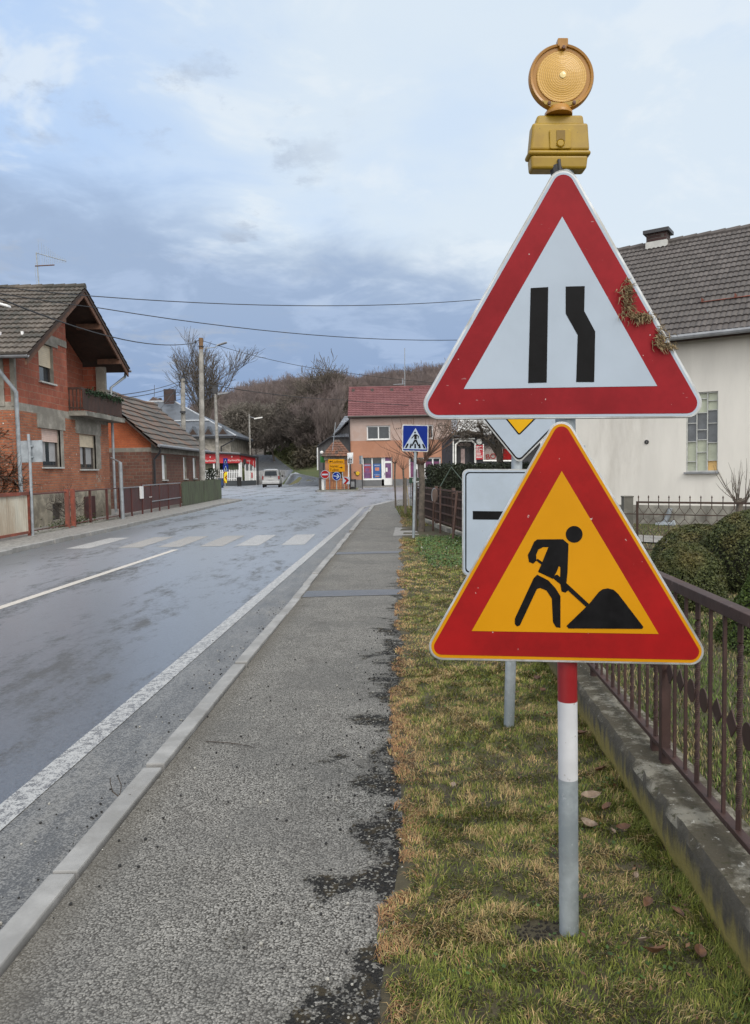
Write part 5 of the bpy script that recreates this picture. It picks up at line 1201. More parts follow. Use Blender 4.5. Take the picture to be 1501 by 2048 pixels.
tile_roof(mb, ap - V((.18, .18, 0)), (1, 0, 0), (0, -1.3, kzc - ap.z), .36, Ls, .22, .26, .03, .035, hip=((hw - .18) / Ls, (hw - .18) / Ls))
for i in (1, 2, 3):
    a, b = ee[i], ee[(i + 1) % 4]; mb.face([a, b, ap])
rf = O('roof', mb, MA['tile_red'], root, recalc=False)
mb = MB(); mb.tube([V((ap.x - .4, YK - .1, kzc - .2)), at(671.5, 845, YK - .1)], .025, 6); O('cross_rod', mb, MA['pipe'], root)
# low iron railing in front of it
root = E('island_railing', 'low rusty iron railing around the front of the shrine', 'railing', (-2.9, 55.9, .06)); yr = 55.75
mb = MB(); mb.box(at(651, 968, yr).x, at(700, 968, yr).x, yr - .015, yr + .015, .72, .76); mb.box(at(651, 968, yr).x, at(700, 968, yr).x, yr - .015, yr + .015, .2, .23); O('rail', mb, MA['redframe'], root)
for px in np.arange(652, 700, 3.1): mb = MB(); x = at(px, 968, yr).x; mb.box(x - .018, x + .018, yr - .018, yr + .018, .05, .88); O('bar', mb, MA['redframe'], root)
mb = MB(); x = at(640, 968, yr).x; mb.box(x - .06, x + .12, yr - .1, yr + .1, .05, .95); O('end_post', mb, MA['frame_dark'], root)
mb = MB(); x = at(646.5, 968, yr).x; mb.box(x - .10, x + .10, yr - .1, yr + .1, .05, .88); O('end_post', mb, MA['whitepaint'], root)
# dark litter cage at its right end
root = E('litter_bin', 'dark wire litter bin beside the traffic island', 'bin', (at(706, 970, 56.5).x, 56.5, ROAD_Z)); x = root.location.x
mb = MB(); mb.lathe((x, 56.5, ROAD_Z), (0, 0, 1), [(0, .0), (.24, .0), (.27, .9), (.23, .9), (.2, .1)], 16); O('drum', mb, MA['darkmetal'], root)
mb = MB(); mb.obox((x, 56.2, .45), (.14, 0, 0), (0, .01, 0), (0, 0, .2)); O('label_plate', mb, MA['gutter'], root)
# globe lamp and green board left of the shrine
root = E('globe_lamp', 'small white globe lamp above a green board beside the barn', 'lamp', (at(648, 975, 58.5).x, 58.5, ROAD_Z)); x = root.location.x
mb = MB(); mb.tube([(x, 58.6, -.1), (x, 58.6, at(648, 906, 58.5).z)], .035, 8); O('post', mb, MA['darkmetal'], root)
mb = MB(); mb.lathe((x - .1, 58.5, at(647, 905, 58.5).z), (0, 0, 1), [(0, -.14), (.10, -.1), (.14, 0), (.1, .1), (0, .14)], 14); O('globe', mb, MA['white'], root, smooth=True)
mb = MB(); mb.obox((x - .02, 58.52, at(647, 918, 58.5).z), (.2, 0, 0), (0, .02, 0), (0, 0, .28)); O('board', mb, mat('green_board', (.02, .16, .025), .5), root)

# ------------------------------------------------------------------ dark cafe right of the shop
CY = 50.0; root = E('cafe', 'dark cafe front with white outlined arch and red price board', 'cafe', (8, CY + 3, 0))
cx0 = at(905.5, 900, CY).x; cx1 = 15.0; cz = at(950, 873, CY).z
MA['cafedark'] = mat('charcoal_render', (.028, .03, .035), .7, .25, 3)
arch = (at(912, 900, CY).x, at(950, 900, CY).x, 0.0, at(930, 884, CY).z); wn_ = (at(968, 900, CY).x, at(1040, 900, CY).x, at(980, 921, CY).z, at(980, 890, CY).z)
mb = MB(); wall(mb, (0, CY, 0), (1, 0, 0), (0, -1, 0), (cx0, cx1), (-.1, cz), [arch, wn_], [], .5, 0)
mb.face([V((cx0, CY, -.1)), V((cx0, CY, cz)), V((cx0, CY + 8, cz)), V((cx0, CY + 8, -.1))]); mb.face([V((cx1, CY, -.1)), V((cx1, CY, cz)), V((cx1, CY + 8, cz)), V((cx1, CY + 8, -.1))]); mb.face([V((cx0, CY + 8, -.1)), V((cx1, CY + 8, -.1)), V((cx1, CY + 8, cz)), V((cx0, CY + 8, cz))])
O('wall', mb, MA['cafedark'], root)
mb = MB(); pa = [(907, 935), (907, 878), (950, 877)]; mb.tube([at(*p, CY - .04) for p in pa], .055, 4)
mb.tube([at(*p, CY - .05) for p in [(911.5, 933), (911.5, 889), (920, 881.5), (944, 881.5), (951, 888), (951, 933)]], .07, 4); mb.tube([at(*p, CY - .05) for p in [(967, 888), (967, 921.5), (1040, 922)]], .06, 4); mb.tube([at(*p, CY - .05) for p in [(952, 930), (1040, 931)]], .06, 4)
O('outline_trim', mb, MA['white'], root)
mb = MB(); mb.box(arch[0], arch[1], CY + .6, CY + .62, -.1, arch[3]); O('passage', mb, mat('dark_passage', (.03, .03, .035), .6, .5, 2), root)
mb = MB(); mb.box(at(924, 900, CY).x, at(932, 900, CY).x, CY + .55, CY + .58, .2, at(930, 897, CY).z); mb.box(at(914, 900, CY).x, at(944, 900, CY).x, CY + .55, CY + .58, at(930, 891, CY).z, at(930, 885, CY).z); O('passage_door', mb, mat('pinkish_panel', (.36, .27, .26), .6, .4, 2), root)
mb = MB(); mb.box(at(952, 890, CY).x, at(966, 890, CY).x, CY - .1, CY - .06, at(960, 919, CY).z, at(960, 890, CY).z); pb_ = O('price_board', mb, mat('red_board', (.40, .02, .035), .5), root)
mb = MB()
for i, L in enumerate((.8, .5, .95, .5, .62, .72, .66, .95, .85)):
    x0_ = at(952.6, 890, CY).x; z_ = at(960, 893 + i * 2.75, CY).z; mb.box(x0_, x0_ + .44 * L, CY - .115, CY - .103, z_ - .018, z_ + .018)
O('print', mb, MA['white'], pb_)
mb = MB(); mb.lathe(at(959, 883.5, CY - .08), (0, -1, 0), [(0, .02), (.18, .02), (.20, .0), (.2, -.05), (0, -.05)], 20); O('round_sign', mb, MA['frame_grey'], root)
mb = MB(); mb.box(wn_[0], wn_[1], CY + .3, CY + .32, wn_[2], wn_[3]); pn_ = O('window_panel', mb, mat('pale_window_banner', (.30, .25, .235), .5, .3, 1.2), root)
for s_, px, sz in (('BO', 983, .52),): text(s_, 'lettering', sz, at(px, 918, CY + .28), (1, 0, .12), (-.12, 0, 1), MA['s_red2'], pn_, lift=.03)
mb = MB(); mb.box(at(1008, 900, CY).x, at(1034, 900, CY).x, CY + .27, CY + .29, at(980, 920, CY).z, at(980, 898, CY).z); O('print', mb, MA['s_red2'], pn_)
mb = MB(); mb.prism([V((cx0 - .2, CY - .35, cz)), V((cx1, CY - .35, cz)), V((cx1, CY + 8, cz)), V((cx0 - .2, CY + 8, cz))], (0, 0, .12)); O('roof', mb, MA['darkmetal'], root)
mb = MB(); mb.box(at(912, 850, CY + 5).x, cx1, CY + 4, CY + 8, cz + .12, cz + 3.2); O('upper_storey', mb, MA['whitepaint'], root)

# ------------------------------------------------------------------ white house on the right
wo = gp(1260, 1048.5); wu = V((.824, -.567, 0)).normalized(); wnrm = V((-wu.y * -1, wu.x * -1, 0)); wnrm = V((-.567, -.824, 0)).normalized(); wb = -wnrm
root = E('white_house', 'large cream plastered house with dark tiled roof and tall narrow window', 'house', wo + wb * 4)
U0, U1, ZEV, ZRD, DEP = -2.4, 8.5, 4.86, 8.0, 8.2
MA['cream'] = mat('cream_render', (.68, .66, .62), .9, .06, 1.6, thr=(.52, .78), stretch=(1.2, 1.2, .28), c2=(.50, .475, .435), bump=.08, bscale=25, spots=((.45, .42, .37), 9, .75))
def wp(px, py):                                                    # (u, z) on the front wall at a photo pixel
    d = ray(px, py); t = (wo - CAM).dot(wnrm) / d.dot(wnrm); p = CAM + d * t; return (p - wo).dot(wu), p.z
a0, b0 = wp(1372, 946); a1, b1 = wp(1437, 783); hw_ = (a0, a1, wp(1404, 944)[1], wp(1404, 784)[1])
mb = MB()
wall(mb, wo, wu, wnrm, (U0, U1), (.0 - wo.z, ZEV - .03), [hw_], [], .18, 0, 0)
P = lambda u, d, z: wo + wu * u + wb * d + V((0, 0, z - wo.z))
for u in (U0, U1):
    mb.face([P(u, 0, 0), P(u, DEP, 0), P(u, DEP, ZEV), P(u, DEP / 2, ZRD - .25), P(u, 0, ZEV)])
mb.face([P(U0, DEP, 0), P(U1, DEP, 0), P(U1, DEP, ZEV), P(U0, DEP, ZEV)])
O('wall', mb, MA['cream'], root)
mb = MB(); c_ = P((U0 + U1) / 2, -.03, .25); mb.obox(c_, wu * ((U1 - U0) / 2), wb * .035, (0, 0, .25)); O('plinth', mb, MA['oldconcrete'], root)
# tall window of many small panes
f_mb = MB(); ua, ub, va, vb = hw_; gd = wnrm * -.06
def wbar(x0, x1, z0, z1, th=.018): f_mb.obox(wo + wu * ((x0 + x1) / 2) + V((0, 0, (z0 + z1) / 2)) + gd, wu * ((x1 - x0) / 2), wb * th, V((0, 0, (z1 - z0) / 2)))
wbar(ua, ua + .03, va, vb, .03); wbar(ub - .02, ub, va, vb, .03); wbar(ua + .03, ub - .02, va, va + .035, .03); wbar(ua + .03, ub - .02, vb - .03, vb, .03)
W3 = (ub - ua) / 3; cols = [[.0, .12, .38, .62, .82, 1], [.0, .24, .40, .53, .75, .93, 1], [.0, .13, .36, .61, .78, .90, 1]]
for k in (1, 2): wbar(ua + W3 * k - .011, ua + W3 * k + .011, va + .035, vb - .03, .022)
paneg, panet, paneo = mat('frosted_green_glass', (.40, .43, .34), .35, .12, 3), MA['glass'], mat('amber_glass', (.62, .40, .15), .35, .1, 3)
dark = mat('dark_window_glass', (.11, .12, .135), .2, .3, 3)
wf = None; panes = []
for k, c in enumerate(cols):
    for i in range(len(c) - 1):
        z0, z1 = va + .035 + (vb - va - .065) * c[i], va + .035 + (vb - va - .065) * c[i + 1]
        if i: wbar(ua + W3 * k + .012, ua + W3 * (k + 1) - .012, z0 - .009, z0 + .009, .016)
        mid = (c[i] + c[i + 1]) / 2; mm = paneg if mid < .40 or mid > .78 else dark
        if k == 2 and i == 0: mm = paneo
        panes.append((k, z0, z1, mm))
wf = O('window', f_mb, MA['frame_grey'], root)
for k, z0, z1, mm in panes:
    mb = MB(); mb.obox(wo + wu * (ua + W3 * (k + .5)) + V((0, 0, (z0 + z1) / 2)) + gd * 1.5, wu * (W3 / 2 - .002), wb * .004, V((0, 0, (z1 - z0) / 2 - .001))); O('pane', mb, mm, wf)
mb = MB(); mb.obox(wo + wu * ((ua + ub) / 2) + V((0, 0, va - .02)) + wnrm * .02, wu * ((ub - ua) / 2 + .03), wb * .07, (0, 0, .02)); O('sill', mb, MA['gutter'], wf)
uv_, zv_ = wp(1294, 884); mb = MB(); mb.lathe(wo + wu * uv_ + V((0, 0, zv_ - wo.z)), wnrm, [(.05, -.02), (.055, .02), (.028, .025), (.025, .0), (0, .0)], 18); O('vent_ring', mb, MA['darkmetal'], root)
# roof
mb = MB(); sl2 = (ZRD - ZEV) / (DEP / 2); OV = .45
Lr = math.hypot(DEP / 2 + OV, sl2 * (DEP / 2 + OV))
tile_roof(mb, P(U0 - .3, DEP / 2, ZRD + .06), wu, wnrm * (DEP / 2 + OV) - V((0, 0, sl2 * (DEP / 2 + OV))), U1 - U0 + .5, Lr, .125, .30, .024, .034, samples=4)
tile_roof(mb, P(U0 - .3, DEP / 2, ZRD + .06), wu, wb * (DEP / 2 + OV) - V((0, 0, sl2 * (DEP / 2 + OV))), U1 - U0 + .5, Lr, .25, .33, .032, .032, samples=3)
x = U0 - .3
while x < U1 + .1: mb.tube([P(x, DEP / 2, ZRD + .055), P(x + .42, DEP / 2, ZRD + .08)], .11, 8); x += .38
rf = O('roof', mb, MA['tile_dark'], root, recalc=False)
zo = ZEV - sl2 * OV
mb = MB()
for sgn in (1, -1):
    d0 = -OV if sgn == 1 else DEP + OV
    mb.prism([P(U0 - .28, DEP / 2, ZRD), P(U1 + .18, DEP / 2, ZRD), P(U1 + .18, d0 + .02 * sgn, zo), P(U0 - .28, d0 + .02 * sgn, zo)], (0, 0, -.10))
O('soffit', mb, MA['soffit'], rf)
mb = MB(); mb.tube([P(U0 - .3, -OV - .07, zo + .0), P(U1 + .2, -OV - .07, zo + .0)], .065, 8); O('gutter', mb, MA['gutter'], rf)
for k in range(4):
    mb = MB(); u = 1.55 + k * .75; d = .75; z = zo + sl2 * (d + OV) + .12; mb.obox(P(u, d, z), wu * .012, wb * .10, (0, 0, .05)); O('snow_hook', mb, MA['redframe'], rf)
mb = MB(); u0_ = 1.55; mb.tube([P(u0_, .66, zo + sl2 * 1.11 + .14), P(U1, .66, zo + sl2 * 1.11 + .14)], .012, 5); O('snow_rail', mb, MA['redframe'], rf)
def rp(px, py, d=DEP / 2):                                         # along the ridge at a pixel
    dd = ray(px, py); pl_o = wo + wb * d; t = (pl_o - CAM).dot(wnrm) / dd.dot(wnrm); p = CAM + dd * t; return (p - pl_o).dot(wu), p.z
ca, _ = rp(1293, 480, DEP / 2 - .25); cb_, _ = rp(1333, 480, DEP / 2 - .25); zt_ = rp(1310, 466, DEP / 2 - .25)[1]
mb = MB(); cm, hwid = (ca + cb_) / 2, (cb_ - ca) / 2
mb.obox(P(cm, DEP / 2, (zt_ + ZRD - .3) / 2), wu * hwid, wb * .25, (0, 0, (zt_ - ZRD + .3) / 2), 0); mb.obox(P(cm, DEP / 2, zt_ + .05), wu * (hwid + .08), wb * .33, (0, 0, .05), 1); mb.obox(P(cm, DEP / 2, ZRD - .10), wu * (hwid + .02), wb * .27, (0, 0, .20), 2)
O('chimney', mb, [MA['brick_chimney'], MA['darkmetal'], mat('chimney_flashing', (.50, .50, .48), .6, .1, 4)], root)
# broken downpipe end at the plinth
p = lambda px, py, d=-.14: (lambda q: wo + wu * q[0] + wb * d + V((0, 0, q[1] - wo.z)))(wp(px, py))
mb = MB(); mb.tube([p(1344, 1016), p(1340, 1030), p(1333, 1044), p(1325, 1048)], .055, 10); mb.tube([p(1348, 1040), p(1352, 1050)], .05, 8); O('downpipe', mb, MA['pipe'], root)
mb = MB(); mb.tube([p(1318, 1048, -.25), p(1352, 1047, -.3)], .06, 10); O('drain_pipe', mb, MA['pipe'], root)
# ------------------------------------------------------------------ low garden wall and the iron railing on it
def wallmat():
    m, t, b = newmat('lichen_wall'); P = coords(t, True); s = N(t, 'ShaderNodeSeparateXYZ', ins={0: P}); nz = N(t, 'ShaderNodeSeparateXYZ', ins={0: N(t, 'ShaderNodeNewGeometry').outputs['True Normal']}).outputs[2]
    st = N(t, 'ShaderNodeMapping', ins={'Vector': P, 'Scale': (6, 6, 1.2)}).outputs[0]
    n1 = N(t, 'ShaderNodeTexNoise', ins={'Vector': st, 'Scale': 3.0, 'Detail': 6.0, 'Roughness': .65}).outputs[0]
    n2 = N(t, 'ShaderNodeTexNoise', ins={'Vector': P, 'Scale': 26.0, 'Detail': 6.0, 'Roughness': .7}).outputs[0]
    n3 = N(t, 'ShaderNodeTexNoise', ins={'Vector': P, 'Scale': 5.0, 'Detail': 6.0, 'Roughness': .7}).outputs[0]
    grey = mixc(t, n2, (.035, .031, .025), (.10, .09, .072))
    h = mth(t, 'ADD', s.outputs[2], mth(t, 'MULTIPLY', mth(t, 'SUBTRACT', n1, .5), .30))
    alg = sstep(t, h, .155, .03); alg = mth(t, 'MULTIPLY', alg, sstep(t, s.outputs[1], 7.5, 3.2))
    front = mixc(t, alg, grey, mixc(t, n1, (.16, .13, .045), (.40, .33, .08)))
    front = mixc(t, sstep(t, h, .0, -.07, 0.0, .6), front, (.20, .19, .16))
    top = mixc(t, sstep(t, n3, .48, .62), (.065, .055, .036), (.22, .205, .165)); top = mixc(t, sstep(t, n2, .60, .70), top, (.50, .48, .43)); top = mixc(t, sstep(t, n2, .44, .36), top, (.045, .042, .02))
    t.links.new(mixc(t, sstep(t, nz, .5, .8), front, top), b.inputs['Base Color']); b.inputs['Roughness'].default_value = .95
    bumpto(t, b, mth(t, 'ADD', n2, n3), .7, .02); return m
mb = MB(); rows = []
for y in np.arange(-1.5, 10.6, .06):
    x = wall_x(y); wv = .008 * mnoise.noise(V((y * 1.5, 0, 0)))
    nn = lambda a, b, s=.012: s * mnoise.noise(V((y * 9, a * 7, b)))
    rows.append([V((x + .03, y, -.2)), V((x + .012 + nn(1, 1), y, .0)), V((x + nn(2, 1), y, .09)), V((x + wv + nn(3, 1), y, .165)), V((x + .022 + nn(4, 1), y, .192 + nn(4, 2, .008))), V((x + .09, y, .197 + nn(5, 2))), V((x + .17, y, .197 + nn(6, 2))), V((x + .25, y, .19 + nn(7, 2))), V((x + .262, y, .17)), V((x + .262, y, -.1))])
mb.grid(rows); O('garden_wall', mb, wallmat(), None, 'low weathered concrete wall with yellow algae, under the brown railing', 'wall', smooth=True)

MA['railbrown'] = mat('brown_rail_paint', (.060, .034, .030), .55, .22, 9, c2=(.046, .027, .025), spec=.3, spots=((.11, .075, .068), 30, .66), bump=.04)
fx = lambda y: wall_x(y) + .135
root = E('iron_railing', 'brown iron railing with twisted bars and diamond plates on the low wall', 'railing', (fx(3), 3, .19))
YA0, YA1 = -1.0, 10.0; d_ = V((fx(YA1) - fx(YA0), YA1 - YA0, 0)); du = d_.normalized(); pn = V((du.y, -du.x, 0))
def rail(name, z, hw, hh):
    mb = MB(); c = V(((fx(YA0) + fx(YA1)) / 2, (YA0 + YA1) / 2, z)); mb.obox(c, du * (d_.length / 2), pn * hw, (0, 0, hh)); O(name, mb, MA['railbrown'], root, bevel=.003)
rail('top_rail', 1.0, .024, .021); rail('bottom_rail', .255, .018, .011)
posts = [y for y in (-.85, 1.17, 3.19, 5.21, 7.23, 9.25)]
for y in posts:
    mb = MB(); p = V((fx(y), y, 0)); mb.obox(p + V((0, 0, .583)), du * .020, pn * .020, (0, 0, .396)); O('post', mb, MA['railbrown'], root, bevel=.002)
for y in np.arange(-.3, 9.4, 1.21):
    mb = MB(); p = V((fx(y), y, 0)); mb.obox(p + V((0, 0, .215)), du * .016, pn * .016, (0, 0, .029)); O('foot', mb, MA['railbrown'], root)
mbp = MB(); mbp.obox(V((0, 0, .6225)), du * .0058, pn * .0058, (0, 0, .3565))
mbt = MB(); rr = []
for k in range(90):
    z = .266 + .713 * k / 89; a = .0 if (z < .34 or z > .9) else (z - .34) / .56 * math.pi * 7
    rr.append([V((math.cos(a + q * math.pi / 2) * .0105, math.sin(a + q * math.pi / 2) * .0105, z)) for q in range(4)] + [V((math.cos(a) * .0105, math.sin(a) * .0105, z))])
mbt.grid(rr)
protos = {}
def barpart(name, key, mbx, pos, m='railbrown'):
    if key not in protos:
        q = MB(); q.v = [tuple(V(v) + pos) for v in mbx.v]; q.f = list(mbx.f); q.m = list(mbx.m)
        protos[key] = (O(name, q, MA[m], root), V(pos)); return protos[key][0]
    o = protos[key][0].copy(); scene.collection.objects.link(o); o.parent = root; o.location = V(pos) - protos[key][1]; return o
disc = MB(); disc.prism([du * (.040 * math.cos(t)) + V((0, 0, .046 * math.sin(t))) - pn * .002 for t in np.linspace(0, 2 * math.pi, 16, endpoint=False)], pn * .004)
diam = MB(); diam.prism([du * a + V((0, 0, b)) - pn * .002 for a, b in ((.044, 0), (0, .050), (-.044, 0), (0, -.050))], pn * .004)
i = 0
for sy in posts[:-1]:
    for k in range(1, 16):
        y = sy + 2.02 * k / 16
        p = V((fx(y), y, 0))
        if y < 9.3: barpart('bar', 'twist' if k % 3 == 1 else 'plain', mbt if k % 3 == 1 else mbp, p)
    if 1 < sy < 8:
        for k in range(0, 16, 1 if sy < 5 else 2):
            y = sy + 2.02 * (k + .5) / 16; barpart('disc_plate' if k % 4 < 2 else 'diamond_plate', 'disc' if k % 4 < 2 else 'diam', disc if k % 4 < 2 else diam, V((fx(y), y, .61)))

# ------------------------------------------------------------------ wrought iron fence in front of the white house
MA['rustiron'] = mat('rusty_iron', (.050, .028, .020), .7, .35, 10)
fa, fb_ = at(1275, 1006, 12.4), at(1501, 1012, 11.4); fa.z = fb_.z = 0; fu = (fb_ - fa).normalized(); fn = V((fu.y, -fu.x, 0))
root = E('wrought_iron_fence', 'rusty wrought iron fence with spear tips before the white house', 'fence', fa)
fb_ = fa + fu * 3.4; L_ = 3.4; zt = .885
FP = lambda t, z: fa + fu * t + V((0, 0, z))
def fbar(name, t0, t1, z, h, w_=.012): mb = MB(); mb.obox(FP((t0 + t1) / 2, z), fu * ((t1 - t0) / 2), fn * w_, (0, 0, h)); O(name, mb, MA['rustiron'], root)
fbar('top_rail', 0, L_, zt, .016); fbar('middle_rail', -.22, L_, .685, .008); fbar('bottom_rail', 0, L_, .10, .010)
mb = MB(); mb.obox(FP(0.0, .45), fu * .016, fn * .016, (0, 0, .45)); O('end_post', mb, MA['rustiron'], root)
pt = .163
for k in range(21):
    t = .02 + k * pt; mb = MB(); mb.tube([FP(t, .80), FP(t, .955), FP(t, .972), FP(t, 1.005)], [.007, .007, .013, .001], 6); O('spear_bar', mb, MA['rustiron'], root)
mb = MB()
for k in range(21):
    t = .02 + k * pt
    for s_ in (-1, 1):
        h = pt / 2 * s_
        mb.tube([FP(t, .80), FP(t + h * .35, .765), FP(t + h * .5, .74), FP(t + h * .95, .70)], .0045, 5)
        mb.tube([FP(t + h * .97, .70), FP(t + h * .97, .60)], .0045, 5) if s_ > 0 else None
        mb.tube([FP(t + pt / 2, .62), FP(t + pt / 2 + h * .45, .575), FP(t + pt / 2 + h * .95, .53)], .0045, 5)
        mb.tube([FP(t + (pt / 2) * (1 + s_) - .002, .53), FP(t + (pt / 2) * (1 + s_) - .002, .42)], .0045, 5) if s_ < 0 else None
        mb.tube([FP(t, .42), FP(t + h * .5, .38), FP(t + h * .95, .33), FP(t + h * .97, .22), FP(t + h * .4, .17), FP(t, .10)], .0045, 5)
O('scroll_lattice', mb, MA['rustiron'], root)
mb = MB(); q = at(1255, 1000, 12.7); mb.obox((q.x, q.y, .46), (.082, 0, 0), (0, .07, 0), (0, 0, .50)); mb.obox((q.x, q.y, .97), (.09, 0, 0), (0, .078, 0), (0, 0, .012))
O('concrete_post', mb, MA['oldconcrete'], None, 'dark mossy concrete post at the end of the wrought iron fence', 'post', bevel=.006)
# paving strip and edging behind that fence
sheet('garden_path', [tuple((gp(1240, 1072))[:2]), tuple((gp(1620, 1092))[:2]), tuple((gp(1620, 1105))[:2]), tuple((gp(1240, 1086))[:2])], .046, MA['gravel'])

# ------------------------------------------------------------------ plants
def curve_noise(r, a): return V((r.gauss(0, a), r.gauss(0, a), r.gauss(0, a)))
def grow(mb, p, d, L, rad, lvl, r, wig=.16, kids=(2, 3), spread=.75, lift=.12, shrink=.68, sides=5, nseg=4, minr=.004):
    pts, rads = [p], [rad]; dd = d.normalized()
    for i in range(nseg):
        dd = (dd + curve_noise(r, wig) + V((0, 0, lift * .4))).normalized(); p = p + dd * (L / nseg); pts.append(p); rads.append(max(minr, rad * (1 - .55 * (i + 1) / nseg)))
        if lvl > 0 and i >= (1 if lvl < 3 else 0):
            for _ in range(r.choice(kids) - (1 if i < nseg - 1 else 0)):
                ax_ = dd.orthogonal(); ax_.rotate(Matrix.Rotation(r.uniform(0, 6.283), 3, dd)); nd = (dd + ax_ * spread * r.uniform(.6, 1.25) + V((0, 0, lift))).normalized()
                grow(mb, p, nd, L * shrink * r.uniform(.75, 1.15), rads[-1] * .68, lvl - 1, r, wig, kids, spread, lift, shrink, max(3, sides - 1), nseg if lvl > 1 else 3, minr)
    mb.tube(pts, rads, sides, 0, caps=False)
def bare_tree(name, label, cat, base, h, trunk_r, seed, m='bark', levels=4, trunk_frac=.3, spread=.75, limbs=5, lean=(0, 0), group=None, wig=.16, shrink=.68, lift=.12, minr=.006, kids=(2, 3)):
    r = random.Random(seed); b = V(base); root = E(name, label, cat, b, group)
    th = h * trunk_frac; tp = b + V((lean[0], lean[1], th)); mb = MB()
    mb.tube([b - V((0, 0, .2)), b + V((0, 0, th * .1)), b.lerp(tp, .5) + curve_noise(r, trunk_r * .4), tp], [trunk_r * 1.5, trunk_r * 1.1, trunk_r * .95, trunk_r * .85], 9); O('trunk', mb, MA[m], root, smooth=True, recalc=False)
    mb = MB()
    for k in range(limbs):
        a = 6.283 * k / limbs + r.uniform(-.4, .4); tilt = spread * r.uniform(.5, 1.1) if k else .1
        grow(mb, tp - V((0, 0, r.uniform(0, th * .12))), V((math.cos(a) * tilt, math.sin(a) * tilt, 1)), (h - th) * .46 * r.uniform(.85, 1.15), trunk_r * .55, levels - 1, r, wig, kids, spread, lift, shrink, 5, 4, minr)
    O('crown', mb, MA[m], root, recalc=False); return root
def pollard(name, label, base, h, trunk_r, seed, top_h, spread, shoots, m='bark_red', lean=(0, 0), bend=None, cat='tree'):
    """trunk with a knob from which long whips rise"""
    r = random.Random(seed); b = V(base); root = E(name, label, cat, b); tp = b + V((lean[0], lean[1], h)); mb = MB()
    mb.tube([b - V((0, 0, .1)), b.lerp(tp, .35) + curve_noise(r, trunk_r * .3), b.lerp(tp, .7) + curve_noise(r, trunk_r * .3), tp, tp + V((0, 0, trunk_r * 2))], [trunk_r * 1.15, trunk_r, trunk_r * .95, trunk_r * 1.15, trunk_r * .7], 10); O('trunk', mb, MA['bark_dark' if m == 'bark_dark' else 'bark'], root, smooth=True, recalc=False)
    mb = MB(); heads = []
    for k in range(5):
        a = 6.283 * k / 5 + r.uniform(-.5, .5); q = tp + V((math.cos(a), math.sin(a), r.uniform(.3, 1.0))) * (trunk_r * 2.6); mb.tube([tp, q], [trunk_r * .8, trunk_r * .55], 6); heads.append((q, a))
    for k in range(shoots):
        q, a = r.choice(heads); a += r.gauss(0, .7); L = (top_h - h) * r.uniform(.35, 1.0); o = spread * r.uniform(.1, 1.1)
        p1 = q + V((math.cos(a) * o * .45, math.sin(a) * o * .45, L * .35)); p2 = q + V((math.cos(a) * o * .8, math.sin(a) * o * .8, L * .7)) + curve_noise(r, .02); p3 = q + V((math.cos(a) * o, math.sin(a) * o, L))
        mb.tube([q, p1, p2, p3], [trunk_r * .17, trunk_r * .13, trunk_r * .09, trunk_r * .03], 4, caps=False)
        for _ in range(r.choice((0, 1, 2))):
            t = p1.lerp(p2, r.random()); mb.tube([t, t + V((r.gauss(0, .3), r.gauss(0, .3), .5)) * L * .3], [trunk_r * .07, trunk_r * .03], 3, caps=False)
    O('crown', mb, MA[m], root, recalc=False); return root

# verge trees and posts
b = gp(844, 1063); pollard('pollard_tree', 'pollarded tree tied to a stake, nearest to the crossing sign', b, 1.62, .075, 3, 2.75, .85, 46)
b = gp(792, 1015); pollard('street_tree', 'slender young tree with a thin dark trunk, leftmost on the verge', b, 1.75, .033, 5, 2.5, .38, 24)
b = gp(808, 1012); pollard('street_tree', 'slender young tree just right of the leftmost one, behind a short wooden post', b, 1.5, .035, 8, 2.3, .6, 30)
b = gp(833, 1062); mb = MB(); mb.tube([b - V((0, 0, .1)), b + V((.02, 0, 1.5))], .030, 8); mb.tube([b + V((.02, -.03, 1.19)), b + V((.09, -.05, 1.20)), b + V((.16, -.03, 1.18))], .018, 6, 1)
O('tree_stake', mb, [MA['polewood'], MA['white']], None, 'brown stake with a white tie beside the pollarded tree', 'stake', recalc=False)
b = gp(811, 1029); mb = MB(); mb.tube([b - V((0, 0, .1)), b + V((.03, 0, 1.22))], [.045, .038], 8); O('wooden_post', mb, MA['polewood'], None, 'short grey wooden post in the grass left of the crossing sign', 'post')
b = gp(819, 1018); mb = MB(); mb.tube([b, at(814, 972, b.y)], .022, 6); O('wooden_batten', mb, mat('pale_batten', (.36, .30, .20), .8), None, 'pale wooden batten leaning behind the short grey post', 'batten')

